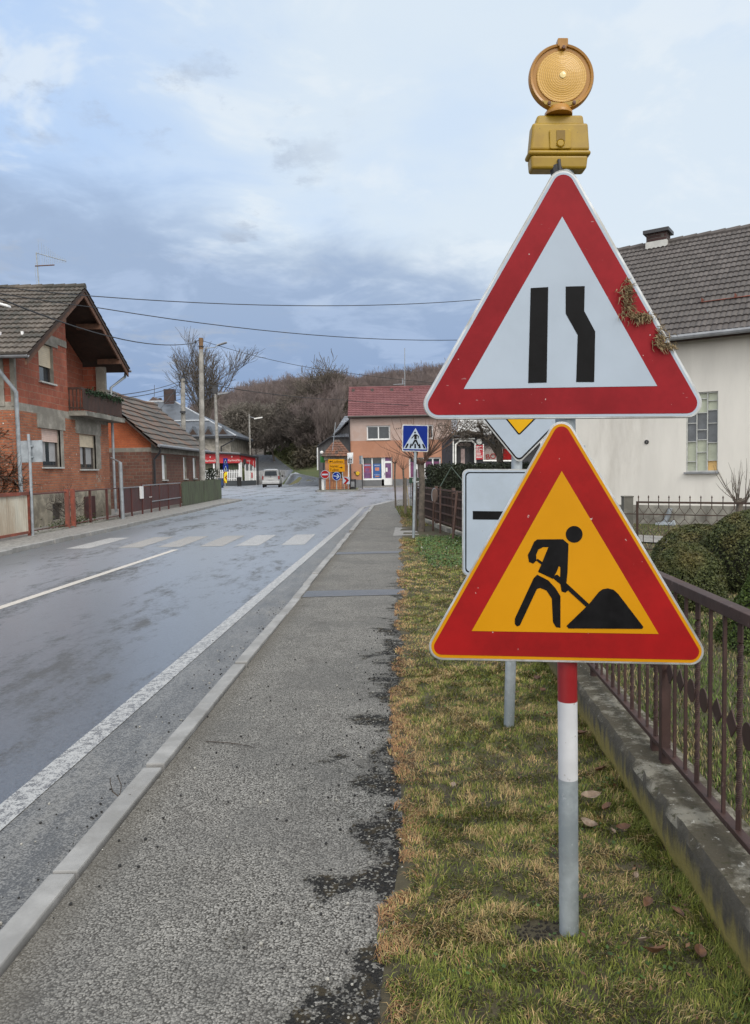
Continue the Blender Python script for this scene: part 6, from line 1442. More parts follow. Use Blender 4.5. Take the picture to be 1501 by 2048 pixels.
# brown panel fence along the verge
MA['fencebrown'] = mat('brown_fence_boards', (.042, .022, .017), .75, .4, 12, c2=(.030, .018, .015), stretch=(4, 4, 1)); MA['fencerail'] = mat('brown_fence_rails', (.085, .048, .038), .7, .3, 9)
root = E('panel_fence', 'dark brown wooden panel fence along the right side of the verge', 'fence', (1.7, 18, 0))
fpts = [(2.15, 13.2), (1.98, 15.0), (1.80, 16.9), (1.58, 19.0), (1.38, 21.2), (1.25, 24.0)]
for (xa, ya), (xb, yb) in zip(fpts, fpts[1:]):
    a, c = V((xa, ya, 0)), V((xb, yb, 0)); u = (c - a).normalized(); n_ = V((-u.y, u.x, 0)); mb = MB(); Ls = (c - a).length; k = 0
    while k * .085 < Ls: mb.obox(a + u * (k * .085 + .04) + V((0, 0, .53)) + n_ * (.008 if k % 2 else -.008), u * .042, n_ * .007, (0, 0, .40)); k += 1
    O('panel', mb, MA['fencebrown'], root)
    mb = MB()
    for z in (.20, .42, .63, .82, .985): mb.obox((a + c) / 2 + V((0, 0, z)) + n_ * .03, u * (Ls / 2 - .03), n_ * .014, (0, 0, .018 if z < .95 else .022))
    O('rail', mb, MA['fencerail'], root)
    mb = MB(); mb.obox((a + c) / 2 + V((0, 0, .03)), u * (Ls / 2), n_ * .06, (0, 0, .07)); O('kerb_board', mb, MA['oldconcrete'], root)
for x, y in fpts: mb = MB(); mb.box(x - .04, x + .04, y - .04, y + .04, -.1, 1.06); O('post', mb, MA['fencerail'], root)
b = gp(866, 1062); root = E('paddle_sign', 'rounded brown paddle plate seen edge-on on a stick by the brown fence', 'sign', b)
mb = MB(); mb.tube([b - V((0, 0, .1)), V((b.x + .03, b.y, .75))], .022, 8); O('post', mb, MA['fencerail'], root)
mb = MB(); c = at(869, 991, b.y); mb.prism([c + V((.062 * math.cos(t), -.02, .17 * math.sin(t))) for t in np.linspace(0, 6.283, 20, endpoint=False)], (.03, .04, 0)); O('plate', mb, mat('paddle_face', (.11, .075, .062), .6), root); 
mb = MB(); mb.tube([c + V((.064 * math.cos(t), -.025, .172 * math.sin(t))) for t in np.linspace(1.2, 4.0, 12)], .012, 5); O('rim', mb, MA['gutter'], root)
b = gp(881, 1067); root = E('support_frame', 'dark green pipe frame with two sloping stays above the brown fence', 'frame', b); mg = mat('dark_green_pipe', (.045, .07, .055), .6, .3, 8)
mb = MB(); mb.tube([b - V((0, 0, .1)), at(881, 973, b.y)], .022, 8); O('post', mb, MA['fencerail'], root)
mb = MB(); mb.tube([at(881, 973, b.y), at(903, 934, b.y), at(926, 962, b.y - .3)], .014, 6); O('stay', mb, mg, root)
b = gp(905, 1083); mb = MB(); mb.tube([b - V((0, 0, .1)), at(914, 983, b.y)], .026, 6); O('leaning_post', mb, MA['fencerail'], None, 'thin brown post leaning against the brown panel fence', 'post')
root = E('green_metal_fence', 'thin green metal fence in front of the dark hedge', 'fence', (1.9, 24.6, 0))
mb = MB(); mb.tube([(1.15, 24.6, 1.06), (2.75, 24.6, 1.06)], .02, 6); mb.tube([(1.15, 24.6, .55), (2.75, 24.6, .55)], .015, 6); O('rail', mb, mg, root)
for x in np.arange(1.2, 2.75, .11): mb = MB(); mb.tube([(x, 24.6, .3), (x, 24.6, 1.06)], .009, 5); O('bar', mb, mg, root)
mb = MB(); mb.box(1.15, 1.48, 24.52, 24.54, 1.05, 1.23); np_ = O('number_plate', mb, mat('green_plate', (.02, .055, .035), .5), root); text('17', 'lettering', .15, (1.31, 24.52, 1.09), (1, 0, 0), (0, 0, 1), MA['white'], np_)

# clipped hedge and topiary
def foliage(name, n, pts, nrm, lo, hi, cols, par=None, **kw):
    c = np.array(cols[0])[None, :] * (1 - (f := nrg.random((n, 1)) ** 1.3)) + np.array(cols[1])[None, :] * f
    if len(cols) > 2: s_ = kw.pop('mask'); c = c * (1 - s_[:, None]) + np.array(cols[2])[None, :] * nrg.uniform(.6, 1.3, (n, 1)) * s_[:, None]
    v_, q_, c_ = leafcards(n, pts, nrm + nrg.normal(size=(n, 3)) * .75, nrg.uniform(lo, hi, n), c); return npmesh(name, v_, None, MA['leaf'], c_, q_, parent=par, **kw)
def dome(name, label, c, rx, ry, rz, n, seed, cols, cone=False, lo=.012, hi=.026, brown=.42):
    c = V(c); root = E(name, label, 'shrub', c)
    def surf(d):
        if cone: return np.stack([d[:, 0] * rx, d[:, 1] * ry, d[:, 2] * rz], 1)
        return d * np.array([rx, ry, rz])
    if cone:
        t = nrg.random(n) ** .6; a = nrg.random(n) * 6.283; rad = t; bump = 1 + .10 * np.sin(a * 5 + t * 9) + .06 * np.sin(a * 11 - t * 17)
        nr = np.stack([np.cos(a), np.sin(a), np.full(n, .35)], 1); pts = np.stack([np.cos(a) * rad * rx * bump, np.sin(a) * rad * ry * bump, (1 - t) * rz], 1)
    else:
        d = nrg.normal(size=(n, 3)); d /= np.linalg.norm(d, axis=1, keepdims=True); d[:, 2] = np.where(d[:, 2] < -.45, -d[:, 2], d[:, 2]); nr = d
        lump = 1 + np.array([.03 * mnoise.noise(V((x * 2.2 + seed, y * 2.2, z * 2.2))) + .02 * mnoise.noise(V((x * 9 + seed, y * 9, z * 9))) for x, y, z in d])
        pts = surf(d) * (lump * (1 - nrg.random(n) ** 3 * .08))[:, None]; pts[:, 2] += rz * .45
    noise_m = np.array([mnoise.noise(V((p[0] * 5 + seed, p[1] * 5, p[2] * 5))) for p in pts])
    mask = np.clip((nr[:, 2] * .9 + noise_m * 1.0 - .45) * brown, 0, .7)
    pts = pts + np.array(c)
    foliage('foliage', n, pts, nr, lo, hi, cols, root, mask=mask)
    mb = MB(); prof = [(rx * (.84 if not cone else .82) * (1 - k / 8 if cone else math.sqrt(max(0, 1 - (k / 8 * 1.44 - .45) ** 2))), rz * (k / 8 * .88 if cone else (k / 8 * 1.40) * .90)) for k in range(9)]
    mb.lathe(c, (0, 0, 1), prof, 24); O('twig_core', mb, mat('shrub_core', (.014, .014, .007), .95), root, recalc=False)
    mb = MB(); mb.tube([c - V((0, 0, .15)), c + V((0, 0, .1))], .04, 6); O('stem', mb, MA['bark'], root)
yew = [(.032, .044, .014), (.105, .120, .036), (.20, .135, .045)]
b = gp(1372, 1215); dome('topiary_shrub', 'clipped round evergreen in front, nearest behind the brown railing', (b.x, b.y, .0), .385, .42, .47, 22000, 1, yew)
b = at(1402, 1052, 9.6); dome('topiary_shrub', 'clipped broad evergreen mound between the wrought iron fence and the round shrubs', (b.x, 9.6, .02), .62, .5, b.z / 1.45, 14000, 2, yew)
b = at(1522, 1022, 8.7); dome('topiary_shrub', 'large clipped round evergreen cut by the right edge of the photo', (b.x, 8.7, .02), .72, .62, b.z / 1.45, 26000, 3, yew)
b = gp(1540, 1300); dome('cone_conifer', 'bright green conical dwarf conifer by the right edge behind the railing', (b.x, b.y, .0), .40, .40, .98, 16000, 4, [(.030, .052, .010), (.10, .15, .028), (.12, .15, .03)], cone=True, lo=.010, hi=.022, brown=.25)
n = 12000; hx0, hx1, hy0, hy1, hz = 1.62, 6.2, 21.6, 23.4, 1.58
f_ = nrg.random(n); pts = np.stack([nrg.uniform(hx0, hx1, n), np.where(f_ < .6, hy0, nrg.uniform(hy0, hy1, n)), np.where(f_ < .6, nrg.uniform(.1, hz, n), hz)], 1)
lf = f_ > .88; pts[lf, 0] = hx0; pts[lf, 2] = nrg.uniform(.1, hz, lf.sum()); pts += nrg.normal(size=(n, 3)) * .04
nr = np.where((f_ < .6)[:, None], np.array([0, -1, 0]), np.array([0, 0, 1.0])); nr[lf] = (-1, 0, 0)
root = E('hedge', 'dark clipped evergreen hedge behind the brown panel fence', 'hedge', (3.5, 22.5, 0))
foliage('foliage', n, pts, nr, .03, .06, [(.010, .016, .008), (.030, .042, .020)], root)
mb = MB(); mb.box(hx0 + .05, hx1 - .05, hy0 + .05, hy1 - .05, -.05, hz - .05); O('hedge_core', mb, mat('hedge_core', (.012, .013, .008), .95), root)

# small bare shrub at the right edge and the tall one behind the signs
b = at(1480, 1000, 13.4); pollard('bare_shrub', 'small pruned bare shrub in front of the white house wall', (b.x, 13.4, 0), .78, .05, 21, 1.52, .36, 24, m='bark', cat='shrub')
def gnarly():
    r = random.Random(31); Yt = 24.0; b = at(1003, 955, Yt); b.z = 0; root = E('fruit_tree', 'gnarled bare tree with knotted twiggy crown showing under the upper sign', 'tree', b)
    p1, p2 = at(1000, 915, Yt), at(996, 880, Yt); mb = MB(); mb.tube([b - V((0, 0, .2)), b + V((0, 0, .6)), p1, p2], [.15, .12, .11, .10], 10); mb.tube([p1 - V((0, 0, .0)), at(985, 893, Yt), at(967, 872, Yt)], [.08, .065, .05], 7); O('trunk', mb, MA['bark'], root, smooth=True, recalc=False)
    mb = MB()
    for k in range(30):
        t = r.random(); q = at(895 + 260 * t, 872 - r.uniform(0, 20), Yt + r.uniform(-.9, .9)); s_ = p2 if t > .25 else at(967, 872, Yt)
        m1 = s_.lerp(q, .5) + V((0, 0, r.uniform(-.1, .25))); mb.tube([s_, m1, q], [.045, .03, .02], 5, caps=False)
        for j in range(3): grow(mb, m1.lerp(q, r.random()), V((r.gauss(0, 1), r.gauss(0, .8), r.uniform(-.35, .7))), r.uniform(.35, .7), .016, 2, r, .35, (2, 3), .9, .02, .7, 4, 4, .005)
    O('crown', mb, MA['bark'], root, recalc=False)
    n = 700; pos = np.array([list(at(nrg.uniform(890, 1000), nrg.uniform(842, 878), Yt + nrg.normal() * .5)) for _ in range(n)])
    foliage('withered_leaves', n, pos, nrg.normal(size=(n, 3)), .02, .045, [(.05, .035, .022), (.20, .15, .11)], root)
gnarly()

# bare climber and shrub at the brick house
r = random.Random(5); root = E('bare_climber', 'leafless climber spreading over the brick wall at the left edge', 'plant', (-10.9, Y0 - .1, .1)); mb = MB()
for k in range(4): grow(mb, V((-11.3 + .16 * k, Y0 - .06, .3)), V((r.gauss(-.1, .2), -.02, 1)), 1.25, .016, 3, r, .30, (2, 3), .8, .05, .7, 3, 5, .006)
mb.v = [(x, min(y, Y0 - .02) if y > Y0 - .3 else Y0 - .3, z) for x, y, z in mb.v]; O('branches', mb, MA['bark'], root, recalc=False)
root = bare_tree('bare_shrub', 'leafless shrub in front of the cellar window of the brick house', 'shrub', (-9.05, 21.9, .0), 1.25, .03, 12, 'bark_dark', 3, .1, .8, 7, minr=.006, wig=.2)
n = 900; pos = np.stack([nrg.normal(-8.95, .12, n), nrg.normal(21.9, .8, n), np.abs(nrg.normal(0, .12, n)) + .02], 1)
foliage('weeds', n, pos, nrg.normal(size=(n, 3)) + np.array([0, 0, 1]), .02, .05, [(.03, .05, .015), (.09, .11, .04)], kind='stuff', label='low weeds and pale flowers along the foot of the brick house', cat='weeds')

# ------------------------------------------------------------------ left fences
FXL = -8.62; Zp = .02
root = E('corrugated_gate', 'pale corrugated metal gate in a red frame at the left edge', 'gate', (FXL, 17.6, Zp)); mb = MB(); rr = []
for y in np.arange(15.6, 18.35, .02): x = FXL + .022 * math.sin(y * 2 * math.pi / .105); rr.append([V((x, y, .14)), V((x, y, 1.02))])
mb.grid(rr); O('sheet', mb, mat('cream_corrugated_sheet', (.46, .44, .38), .6, .12, 3, c2=(.33, .28, .22), stretch=(1, 1, .3)), root, smooth=True)
mb = MB(); mb.box(FXL - .03, FXL + .05, 15.5, 18.42, 1.03, 1.11); mb.box(FXL - .03, FXL + .05, 15.5, 18.42, .08, .14); mb.box(FXL - .03, FXL + .05, 18.36, 18.5, .0, 1.16); O('frame', mb, MA['redframe'], root)
root = E('iron_fence', 'thin maroon rail fence in front of the brick house', 'fence', (FXL, 21, Zp))
for ya, yb in ((18.5, 20.75), (21.1, 24.85)):
    mb = MB(); mb.tube([(FXL, ya, 1.04), (FXL, yb, 1.04)], .020, 8); mb.tube([(FXL, ya, .12), (FXL, yb, .12)], .014, 6); O('rail', mb, MA['maroon'], root)
for y in (20.72, 21.12): mb = MB(); mb.box(FXL - .05, FXL + .05, y - .055, y + .055, .0, 1.12); O('gate_post', mb, MA['redframe'], root)
for y in (22.4, 23.8): mb = MB(); mb.box(FXL - .03, FXL + .03, y - .035, y + .035, .0, 1.04); O('post', mb, MA['maroon'], root)
mb = MB(); mb.box(FXL - .08, FXL + .05, 18.5, 24.85, -.05, .06); O('kerb', mb, MA['oldconcrete'], root)
root = E('sheet_fence', 'dark maroon sheet metal fence with a gate by the brick cottage', 'fence', (FXL, 29, Zp))
mb = MB(); mb.box(FXL - .012, FXL + .006, 24.95, 32.8, .16, 1.02); O('sheet', mb, MA['maroon_dark'], root)
for y in (24.95, 26.2, 27.4, 28.5, 29.6, 30.9, 32.75): mb = MB(); mb.box(FXL - .02, FXL + .03, y - .025, y + .025, -.02, 1.14 if y > 27 else 1.06); O('post', mb, MA['maroon'], root)
mb = MB(); mb.box(FXL - .01, FXL + .03, 24.95, 27.4, 1.02, 1.06); mb.box(FXL - .01, FXL + .03, 27.4, 32.8, 1.06, 1.10); mb.box(FXL - .01, FXL + .035, 28.5, 32.8, .42, .46); O('rail', mb, MA['gutter'], root)
mb = MB(); mb.box(FXL + .03, FXL + .10, 27.05, 27.3, .60, 1.05); O('letter_box', mb, MA['whitepaint'], root)
mb = MB(); mb.tube([(FXL + .03, 28.2, .62), (FXL + .08, 28.2, .62), (FXL + .08, 28.35, .62)], .012, 6); O('handle', mb, MA['white'], root)
mb = MB(); mb.tube([(FXL + .22, 24.6, -.05), (FXL + .2, 24.6, 1.9)], .062, 12); mb.tube([(FXL + .2, 24.6, 1.9), (-9.5, 26.8, 2.1)], .03, 6)
O('drain_stack', mb, MA['pipe'], None, 'grey vertical drain pipe standing at the maroon fence by the brick house corner', 'pipe', smooth=True)
root = E('board_fence', 'green stained board fence beside the concrete lamp pole', 'fence', (FXL, 37, Zp))
for ya, yb in ((33.2, 37.4), (37.5, 41.6)):
    mb = MB(); y = ya
    while y < yb: mb.box(FXL - .03, FXL - .008, y + .006, y + .118, .04, 1.12 + .03 * math.sin(y * 31)); y += .124
    O('boards', mb, MA['greenwood'], root)
mb = MB()
for z in (.3, .95): mb.box(FXL - .065, FXL - .031, 33.2, 41.6, z, z + .07)
O('rail', mb, MA['greenwood'], root)
mb = MB(); y = -9.6
while y < FXL: mb.box(y + .006, y + .118, 41.62, 41.645, .04, 1.12); y += .124
O('boards', mb, MA['greenwood'], root)
b = at(422, 958, 43); r = random.Random(9); n = 500; pos = np.stack([nrg.normal(b.x, .22, n), nrg.normal(43, .2, n), nrg.uniform(.6, 1.75, n)], 1)
foliage('potted_conifer', n, pos, nrg.normal(size=(n, 3)), .06, .12, [(.012, .018, .01), (.03, .045, .02)], label='small dark evergreen behind the end of the green board fence', cat='shrub', loc=(b.x, 43, 0))

# ------------------------------------------------------------------ poles, lamps and cables
PC = at(405.5, 1000, 38.0); PC = V((PC.x, 38.0, Zp)); ptop = at(402.5, 676, 38.0)
root = E('lamp_pole', 'tall concrete utility pole with a street lamp arm, nearest on the left', 'pole', PC)
mb = MB(); mb.tube([PC - V((0, 0, .2)), PC.lerp(ptop, .88), PC.lerp(ptop, .93)], [.165, .115, .11], 14); mb.tube([PC.lerp(ptop, .93), ptop], [.11, .105], 12, 1); O('pole', mb, [MA['concrete'], mat('rusty_pole_top', (.17, .10, .05), .8)], root, smooth=True, recalc=False)
a_ = at(406, 697, 38); e_ = at(432, 694.5, 38.2); mb = MB(); mb.tube([a_, e_, at(436, 689, 38.3)], .022, 6); O('lamp_arm', mb, MA['pipe'], root)
mb = MB(); c = at(444, 688, 38.4); mb.obox(c, at(454, 685, 38.4) - c, (0, .12, 0), (0, 0, .035)); O('lamp_head', mb, MA['gutter'], root, bevel=.02)
mb = MB(); mb.tube([at(403, 680, 38), at(394, 682, 38)], .02, 5); mb.tube([at(391, 686, 37.9), at(392, 681, 37.9)], .06, 6); mb.box(ptop.x - .12, ptop.x + .12, 37.86, 38.14, at(402, 693, 38).z - .02, at(402, 693, 38).z + .02); O('cable_bracket', mb, MA['darkmetal'], root)
PW = at(366, 900, 45); PW = V((PW.x, 45, 0)); wtop = at(366, 757.5, 45)
root = E('utility_pole', 'shorter grey pole with cable brackets rising behind the cottage roof', 'pole', PW)
mb = MB(); mb.tube([PW, wtop], [.16, .13], 12); O('pole', mb, MA['concrete'], root, smooth=True)
mb = MB(); mb.tube([at(359, 764, 44.9), at(360, 775, 44.9), at(366, 776, 44.9)], .03, 5); mb.tube([at(359, 764, 44.9), at(372, 763, 44.9)], .03, 5); mb.tube([at(366, 822, 44.85), at(366.1, 826, 44.85)], .17, 12); O('cable_bracket', mb, MA['darkmetal'], root)
def far_lamp(label, px_t, py_t, px_b, Y, arm, zb, rpx, bright):
    t = at(px_t, py_t, Y); b = at(px_b, 960, Y); b.z = zb; root = E('street_lamp', label, 'street lamp', b)
    mb = MB(); mb.tube([b - V((0, 0, .2)), t], [rpx * 1.25, rpx * .8], 10); O('pole', mb, MA['concrete'], root, smooth=True)
    mb = MB(); e = at(*arm, Y - .2); mb.tube([t - V((0, 0, .35)), e], .05, 5); O('lamp_arm', mb, MA['gutter'], root)
    mb = MB(); mb.obox(e + V((.35, 0, .05)), (.55, 0, .08), (0, .18, 0), (0, 0, .08)); O('lamp_head', mb, MA['white' if bright else 'gutter'], root); return t
L2 = far_lamp('far grey street lamp pole just right of the tall concrete pole', 431, 776, 437, 78, (440, 788), -.05, .17, False)
L3 = far_lamp('slim far street lamp with a white head above the bar roof', 499, 828, 502, 101, (512, 837), hill_z(-17, 101), .13, True)
mb = MB(); mb.box(L2.x - .25, L2.x + .25, 77.8, 78.2, L2.z - .6, L2.z + .25); O('street_lamp_box', mb, MA['darkmetal'], bpy.data.objects['street_lamp'])
p = at(436, 975, 77); root = E('blue_bin', 'blue bin at the foot of the far grey lamp pole', 'bin', (p.x + .35, 77, ROAD_Z)); mb = MB(); x = p.x + .35
mb.prism([V((x - .25, 76.8, ROAD_Z)), V((x + .25, 76.8, ROAD_Z)), V((x + .22, 77.2, ROAD_Z)), V((x - .22, 77.2, ROAD_Z))], (0, 0, .9)); O('body', mb, mat('blue_plastic', (.012, .035, .13), .5), root, bevel=.03)
mb = MB(); mb.box(x - .28, x + .28, 76.75, 77.25, .84, .92); O('lid', mb, mat('dark_blue_plastic', (.01, .02, .07), .5), root, bevel=.02)
p = at(479, 965, 84.5); root = E('black_bin', 'black bin in front of the picket rail of the bar', 'bin', (p.x, 84.5, ROAD_Z)); mb = MB(); mb.lathe((p.x, 84.5, ROAD_Z), (0, 0, 1), [(0, 0), (.24, 0), (.29, .95), (0, .95)], 14); O('body', mb, MA['rubber'], root)
mb = MB(); mb.lathe((p.x, 84.5, ROAD_Z + .95), (0, 0, 1), [(.0, .0), (.31, .0), (.30, .06), (.0, .14)], 14); O('lid', mb, MA['darkmetal'], root)
# lamp head reaching in at the left edge
q = at(4, 606, 16); root = E('street_lamp', 'white street lamp head reaching in at the left edge of the photo', 'street lamp', (q.x - 2.2, 16.2, .02))
mb = MB(); mb.tube([(q.x - 2.2, 16.2, -.2), (q.x - 2.2, 16.2, q.z + .1)], [.14, .09], 12); O('pole', mb, MA['concrete'], root)
mb = MB(); mb.tube([(q.x - 2.2, 16.2, q.z - .3), (q.x - .3, 16, q.z)], .03, 8); O('lamp_arm', mb, MA['gutter'], root)
mb = MB(); e1, e2 = at(-22, 602, 16), at(20, 611, 16); mb.prism([e1 + V((0, -.11, .03)), e1 + V((0, .11, .03)), e2 + V((0, .07, 0)), e2 + V((0, -.07, 0))], (0, 0, -.05)); O('lamp_head', mb, MA['whitepaint'], root, bevel=.015)
def cable(label, pts, r=.011, n=14):
    """sagging cable through world points"""
    mb = MB(); out = []
    for (a, b, sag) in pts:
        for k in range(n + (1 if (a, b, sag) == pts[-1] else 0)):
            t = k / n; out.append(a.lerp(b, t) - V((0, 0, sag * 4 * t * (1 - t))))
    mb.tube(out, r, 5, 0, caps=False); O('cable', mb, MA['wire'], None, label, 'cable', 'overhead cables', recalc=False)
lp_ = V((q.x - 2.2, 16.2, 0))
cable('uppermost overhead cable running right from over the brick roof to the upper sign', [(at(-120, 560, 15.8), at(190, 592.5, 22), .02), (at(190, 592.5, 22), at(960, 599, 30), .26), (at(960, 599, 30), V((14, 36, 9.2)), .1)], .014)
cable('second overhead cable below the uppermost one, crossing the sky behind the upper sign', [(at(-120, 566, 15.8), at(200, 616, 22), .03), (at(200, 616, 22), at(920, 680, 31), .28), (at(920, 680, 31), V((14, 36, 7.2)), .1)], .014)
cable('thick cable from the left edge sagging to the top of the tall concrete pole', [(at(-60, 575, 16), at(0, 597, 17), .0), (at(0, 597, 17), at(391, 685.5, 37.9), .46)], .019)
cable('cable from the tall concrete pole dropping right in front of the wooded hill', [(at(404, 681, 38), at(690, 745, 42), .20), (at(690, 745, 42), at(1000, 772, 50), .15)], .013)
cable('cable from the shorter pole running right to the maroon roof', [(at(372, 763, 44.9), at(440, 773, 50), .03), (at(440, 773, 50), at(690, 800, 68), .16), (at(690, 800, 68), at(840, 812, 70.5), .05)], .026)
cable('upper of two cables from the brick house to the shorter pole', [(at(240, 790, 29), at(359, 763, 44.9), .10)], .017)
cable('lower of two cables from the brick house to the shorter pole', [(at(246, 796, 29), at(360, 769, 44.9), .12)], .017)
cable('drop cable from the tall pole steeply down to the cottage roof', [(at(391, 686, 37.9), at(360, 766, 44.5), .0), (at(360, 766, 44.5), at(313, 828, 36.5), .05)], .014)
cable('drop cable between the tall concrete pole and the shorter pole', [(at(392, 687, 37.9), at(370, 758, 44.9), .06)], .014)
cable('cable from the shorter pole on to the far grey lamp pole', [(at(312, 795, 60), at(366, 782, 45.1), .03), (at(366, 782, 45.1), at(431, 779, 77.5), .15)], .018)
cable('low cable between the shorter pole and the far bare tree', [(at(330, 806, 70), at(366, 797, 45.2), .03), (at(366, 797, 45.2), at(431, 790, 77.5), .3)], .018)
root = E('tv_aerial', 'tall television aerial on the ridge of the brick house', 'aerial', (at(73, 575, YA).x, YA, ZA)); mb = MB(); bz = at(73, 505, YA)
mb.tube([V((bz.x + .05, YA, ZA - .2)), bz], .022, 8); mb.tube([V((bz.x - .02, YA, ZA)), V((bz.x - .06, YA, ZA + .5)), bz - V((.05, 0, .3))], .006, 4); O('mast', mb, MA['pipe'], root)
mb = MB(); a_, b_ = at(75, 506.5, YA), at(133, 522.5, YA - .4); mb.tube([a_, b_], .013, 6)
for k in range(15):
    t = (k / 14) ** .8; c = a_.lerp(b_, .05 + .93 * t); hh = .36 * (1 - t) ** 1.3 + .06; mb.tube([c - V((0, 0, hh)), c + V((0, 0, hh))], .0045, 4)
O('yagi_antenna', mb, MA['pipe'], root)
mb = MB(); mb.tube([at(71, 532, YA), at(109, 530, YA - .2)], .018, 6); O('dipole', mb, MA['beamwood'], root)

# ------------------------------------------------------------------ silver van driving away
def van(cx_, y0, rot):
    root = E('van', 'silver delivery van seen from behind at the junction', 'van', (cx_, y0, ROAD_Z)); Rm = Matrix.Rotation(rot, 3, 'Z')
    W = lambda x, y, z: V((cx_, y0, ROAD_Z)) + Rm @ V((x, y, z))
    def ring(y, zb_, zt_, k=1.0):
        pr_ = [(0, zb_), (.74, zb_), (.86, zb_ + .10), (.885, .62), (.885, .95), (.85, 1.10)] if zt_ > 1.3 else [(0, zb_), (.74, zb_), (.86, zb_ + .10), (.885, .62), (.87, .85), (.82, zt_ - .08)]
        pr_ += [(.79, 1.45), (.74, zt_ - .14), (.66, zt_ - .05), (.45, zt_ - .01), (0, zt_)] if zt_ > 1.3 else [(.8, zt_ - .06), (.78, zt_ - .05), (.7, zt_ - .03), (.45, zt_ - .01), (0, zt_)]
        return [W(x * k, y, z) for x, z in pr_] + [W(-x * k, y, z) for x, z in pr_[::-1]]
    mb = MB(); rings = [ring(.10, .34, 1.70, .93), ring(.04, .32, 1.78, .985), ring(.12, .30, 1.83), ring(1.2, .26, 1.86), ring(2.4, .26, 1.84), ring(2.75, .26, 1.80), ring(3.35, .28, 1.08), ring(4.1, .30, .98), ring(4.38, .34, .85, .9)]
    mb.grid(rings); mb.face(rings[0][::-1]); mb.face(rings[-1]); MA['vanpaint'] = mat('silver_car_paint', (.42, .43, .44), .35, .05, 3, metal=.25, coat=.6)
    bd = O('body', mb, MA['vanpaint'], root, smooth=True)
    mb = MB(); mb.prism([W(*p) for p in [(-.62, .055, 1.18), (.62, .055, 1.18), (.56, .075, 1.64), (-.56, .075, 1.64)]], Rm @ V((0, .03, 0))); O('rear_window', mb, MA['glass'], root)
    mb = MB(); mb.obox(W(0, .03, .50), Rm @ V((.86, 0, 0)), Rm @ V((0, .09, 0)), (0, 0, .14)); O('bumper', mb, MA['vanpaint'], root, bevel=.04)
    mb = MB(); mb.obox(W(0, .06, .30), Rm @ V((.78, 0, 0)), Rm @ V((0, .06, 0)), (0, 0, .06)); O('lower_valance', mb, MA['rubber'], root)
    for s_ in (-1, 1):
        mb = MB(); mb.obox(W(.80 * s_, .05, .98), Rm @ V((.07, 0, 0)), Rm @ V((0, .05, 0)), (0, 0, .17)); O('tail_light', mb, mat('tail_light_red', (.22, .015, .015), .25), root, bevel=.02)
        mb = MB(); mb.obox(W(1.0 * s_, 2.75, 1.12), Rm @ V((.09, 0, 0)), Rm @ V((0, .05, 0)), (0, 0, .10)); O('wing_mirror', mb, MA['rubber'], root, bevel=.03)
        for y in (.65, 3.45):
            mb = MB(); mb.lathe(W(.68 * s_, y, .31), Rm @ V((s_, 0, 0)), [(.0, 0), (.26, 0), (.31, .03), (.31, .17), (.27, .2), (.2, .2)], 22); wh = O('wheel', mb, MA['rubber'], root, smooth=True)
            mb = MB(); mb.lathe(W(.68 * s_, y, .31), Rm @ V((s_, 0, 0)), [(.2, .19), (.18, .185), (.05, .2), (0, .2)], 18); O('rim', mb, MA['alu'], wh)
        mb = MB(); mb.prism([W(.862 * s_, 1.5, 1.12), W(.862 * s_, 2.5, 1.12), W(.80 * s_, 2.4, 1.5), W(.80 * s_, 1.5, 1.5)], Rm @ V((.012 * s_, 0, 0))); O('side_window', mb, MA['glass'], root)
    mb = MB(); mb.obox(W(0, .025, .86), Rm @ V((.27, 0, 0)), Rm @ V((0, .02, 0)), (0, 0, .06)); O('number_plate', mb, MA['frame_grey'], root)
    mb = MB(); mb.lathe(W(0, .03, 1.07), Rm @ V((0, -1, 0)), [(0, .02), (.05, .02), (.05, 0)], 14); O('badge', mb, MA['darkmetal'], root)
    mb = MB(); mb.obox(W(0, .07, 1.11), Rm @ V((.84, 0, 0)), Rm @ V((0, .008, 0)), (0, 0, .006)); O('door_seam', mb, MA['darkmetal'], root)
p = at(542.5, 971, 74.0); van(p.x, 74.0, R(4))

# ------------------------------------------------------------------ far trees and the wood
def hbase(px, Y): x = at(px, 940, Y).x; return (x, Y, hill_z(x, Y))
bare_tree('bare_tree', 'spreading bare tree on the slope left of the maroon roof', 'tree', hbase(646, 106), 9.8, .26, 41, 'bark', 4, .28, .85, 9, minr=.028, wig=.2, shrink=.74)
bare_tree('bare_tree', 'rounded bare tree behind the tall concrete pole', 'tree', hbase(414, 112), 17.5, .28, 42, 'bark', 4, .25, .34, 9, minr=.022, shrink=.62)
bare_tree('bare_tree', 'pale branched bare tree behind the slim far street lamp', 'tree', hbase(497, 113), 7.5, .22, 43, 'bark_pale', 5, .15, .8, 7, minr=.03)
bare_tree('bare_tree', 'greyish bare tree on the bank right of the slim far street lamp', 'tree', hbase(532, 116), 7.5, .2, 44, 'bark_pale', 5, .15, .85, 6, minr=.03)
for px, Y, h, s_, lb in ((549, 104, 4.6, 51, 'small dark fruit tree low on the grassy bank, left of three'), (561, 108, 5.6, 52, 'leaning dark fruit tree in the middle of the grassy bank'), (571, 110, 6.2, 53, 'dark fruit tree highest on the grassy bank, right of three'), (605, 100, 7.5, 54, 'dark bare tree at the foot of the bank behind the lane'), (622, 98, 6.8, 55, 'bushy dark bare tree next to the barn'), (585, 112, 8.5, 56, 'bare tree behind the fruit trees on the bank')):
    bare_tree('bare_tree', lb, 'tree', hbase(px, Y), h, .13, s_, 'bark_dark', 4, .28, .8, 5, minr=.028, lean=(.3 if s_ == 52 else -.2, 0))
variants = []
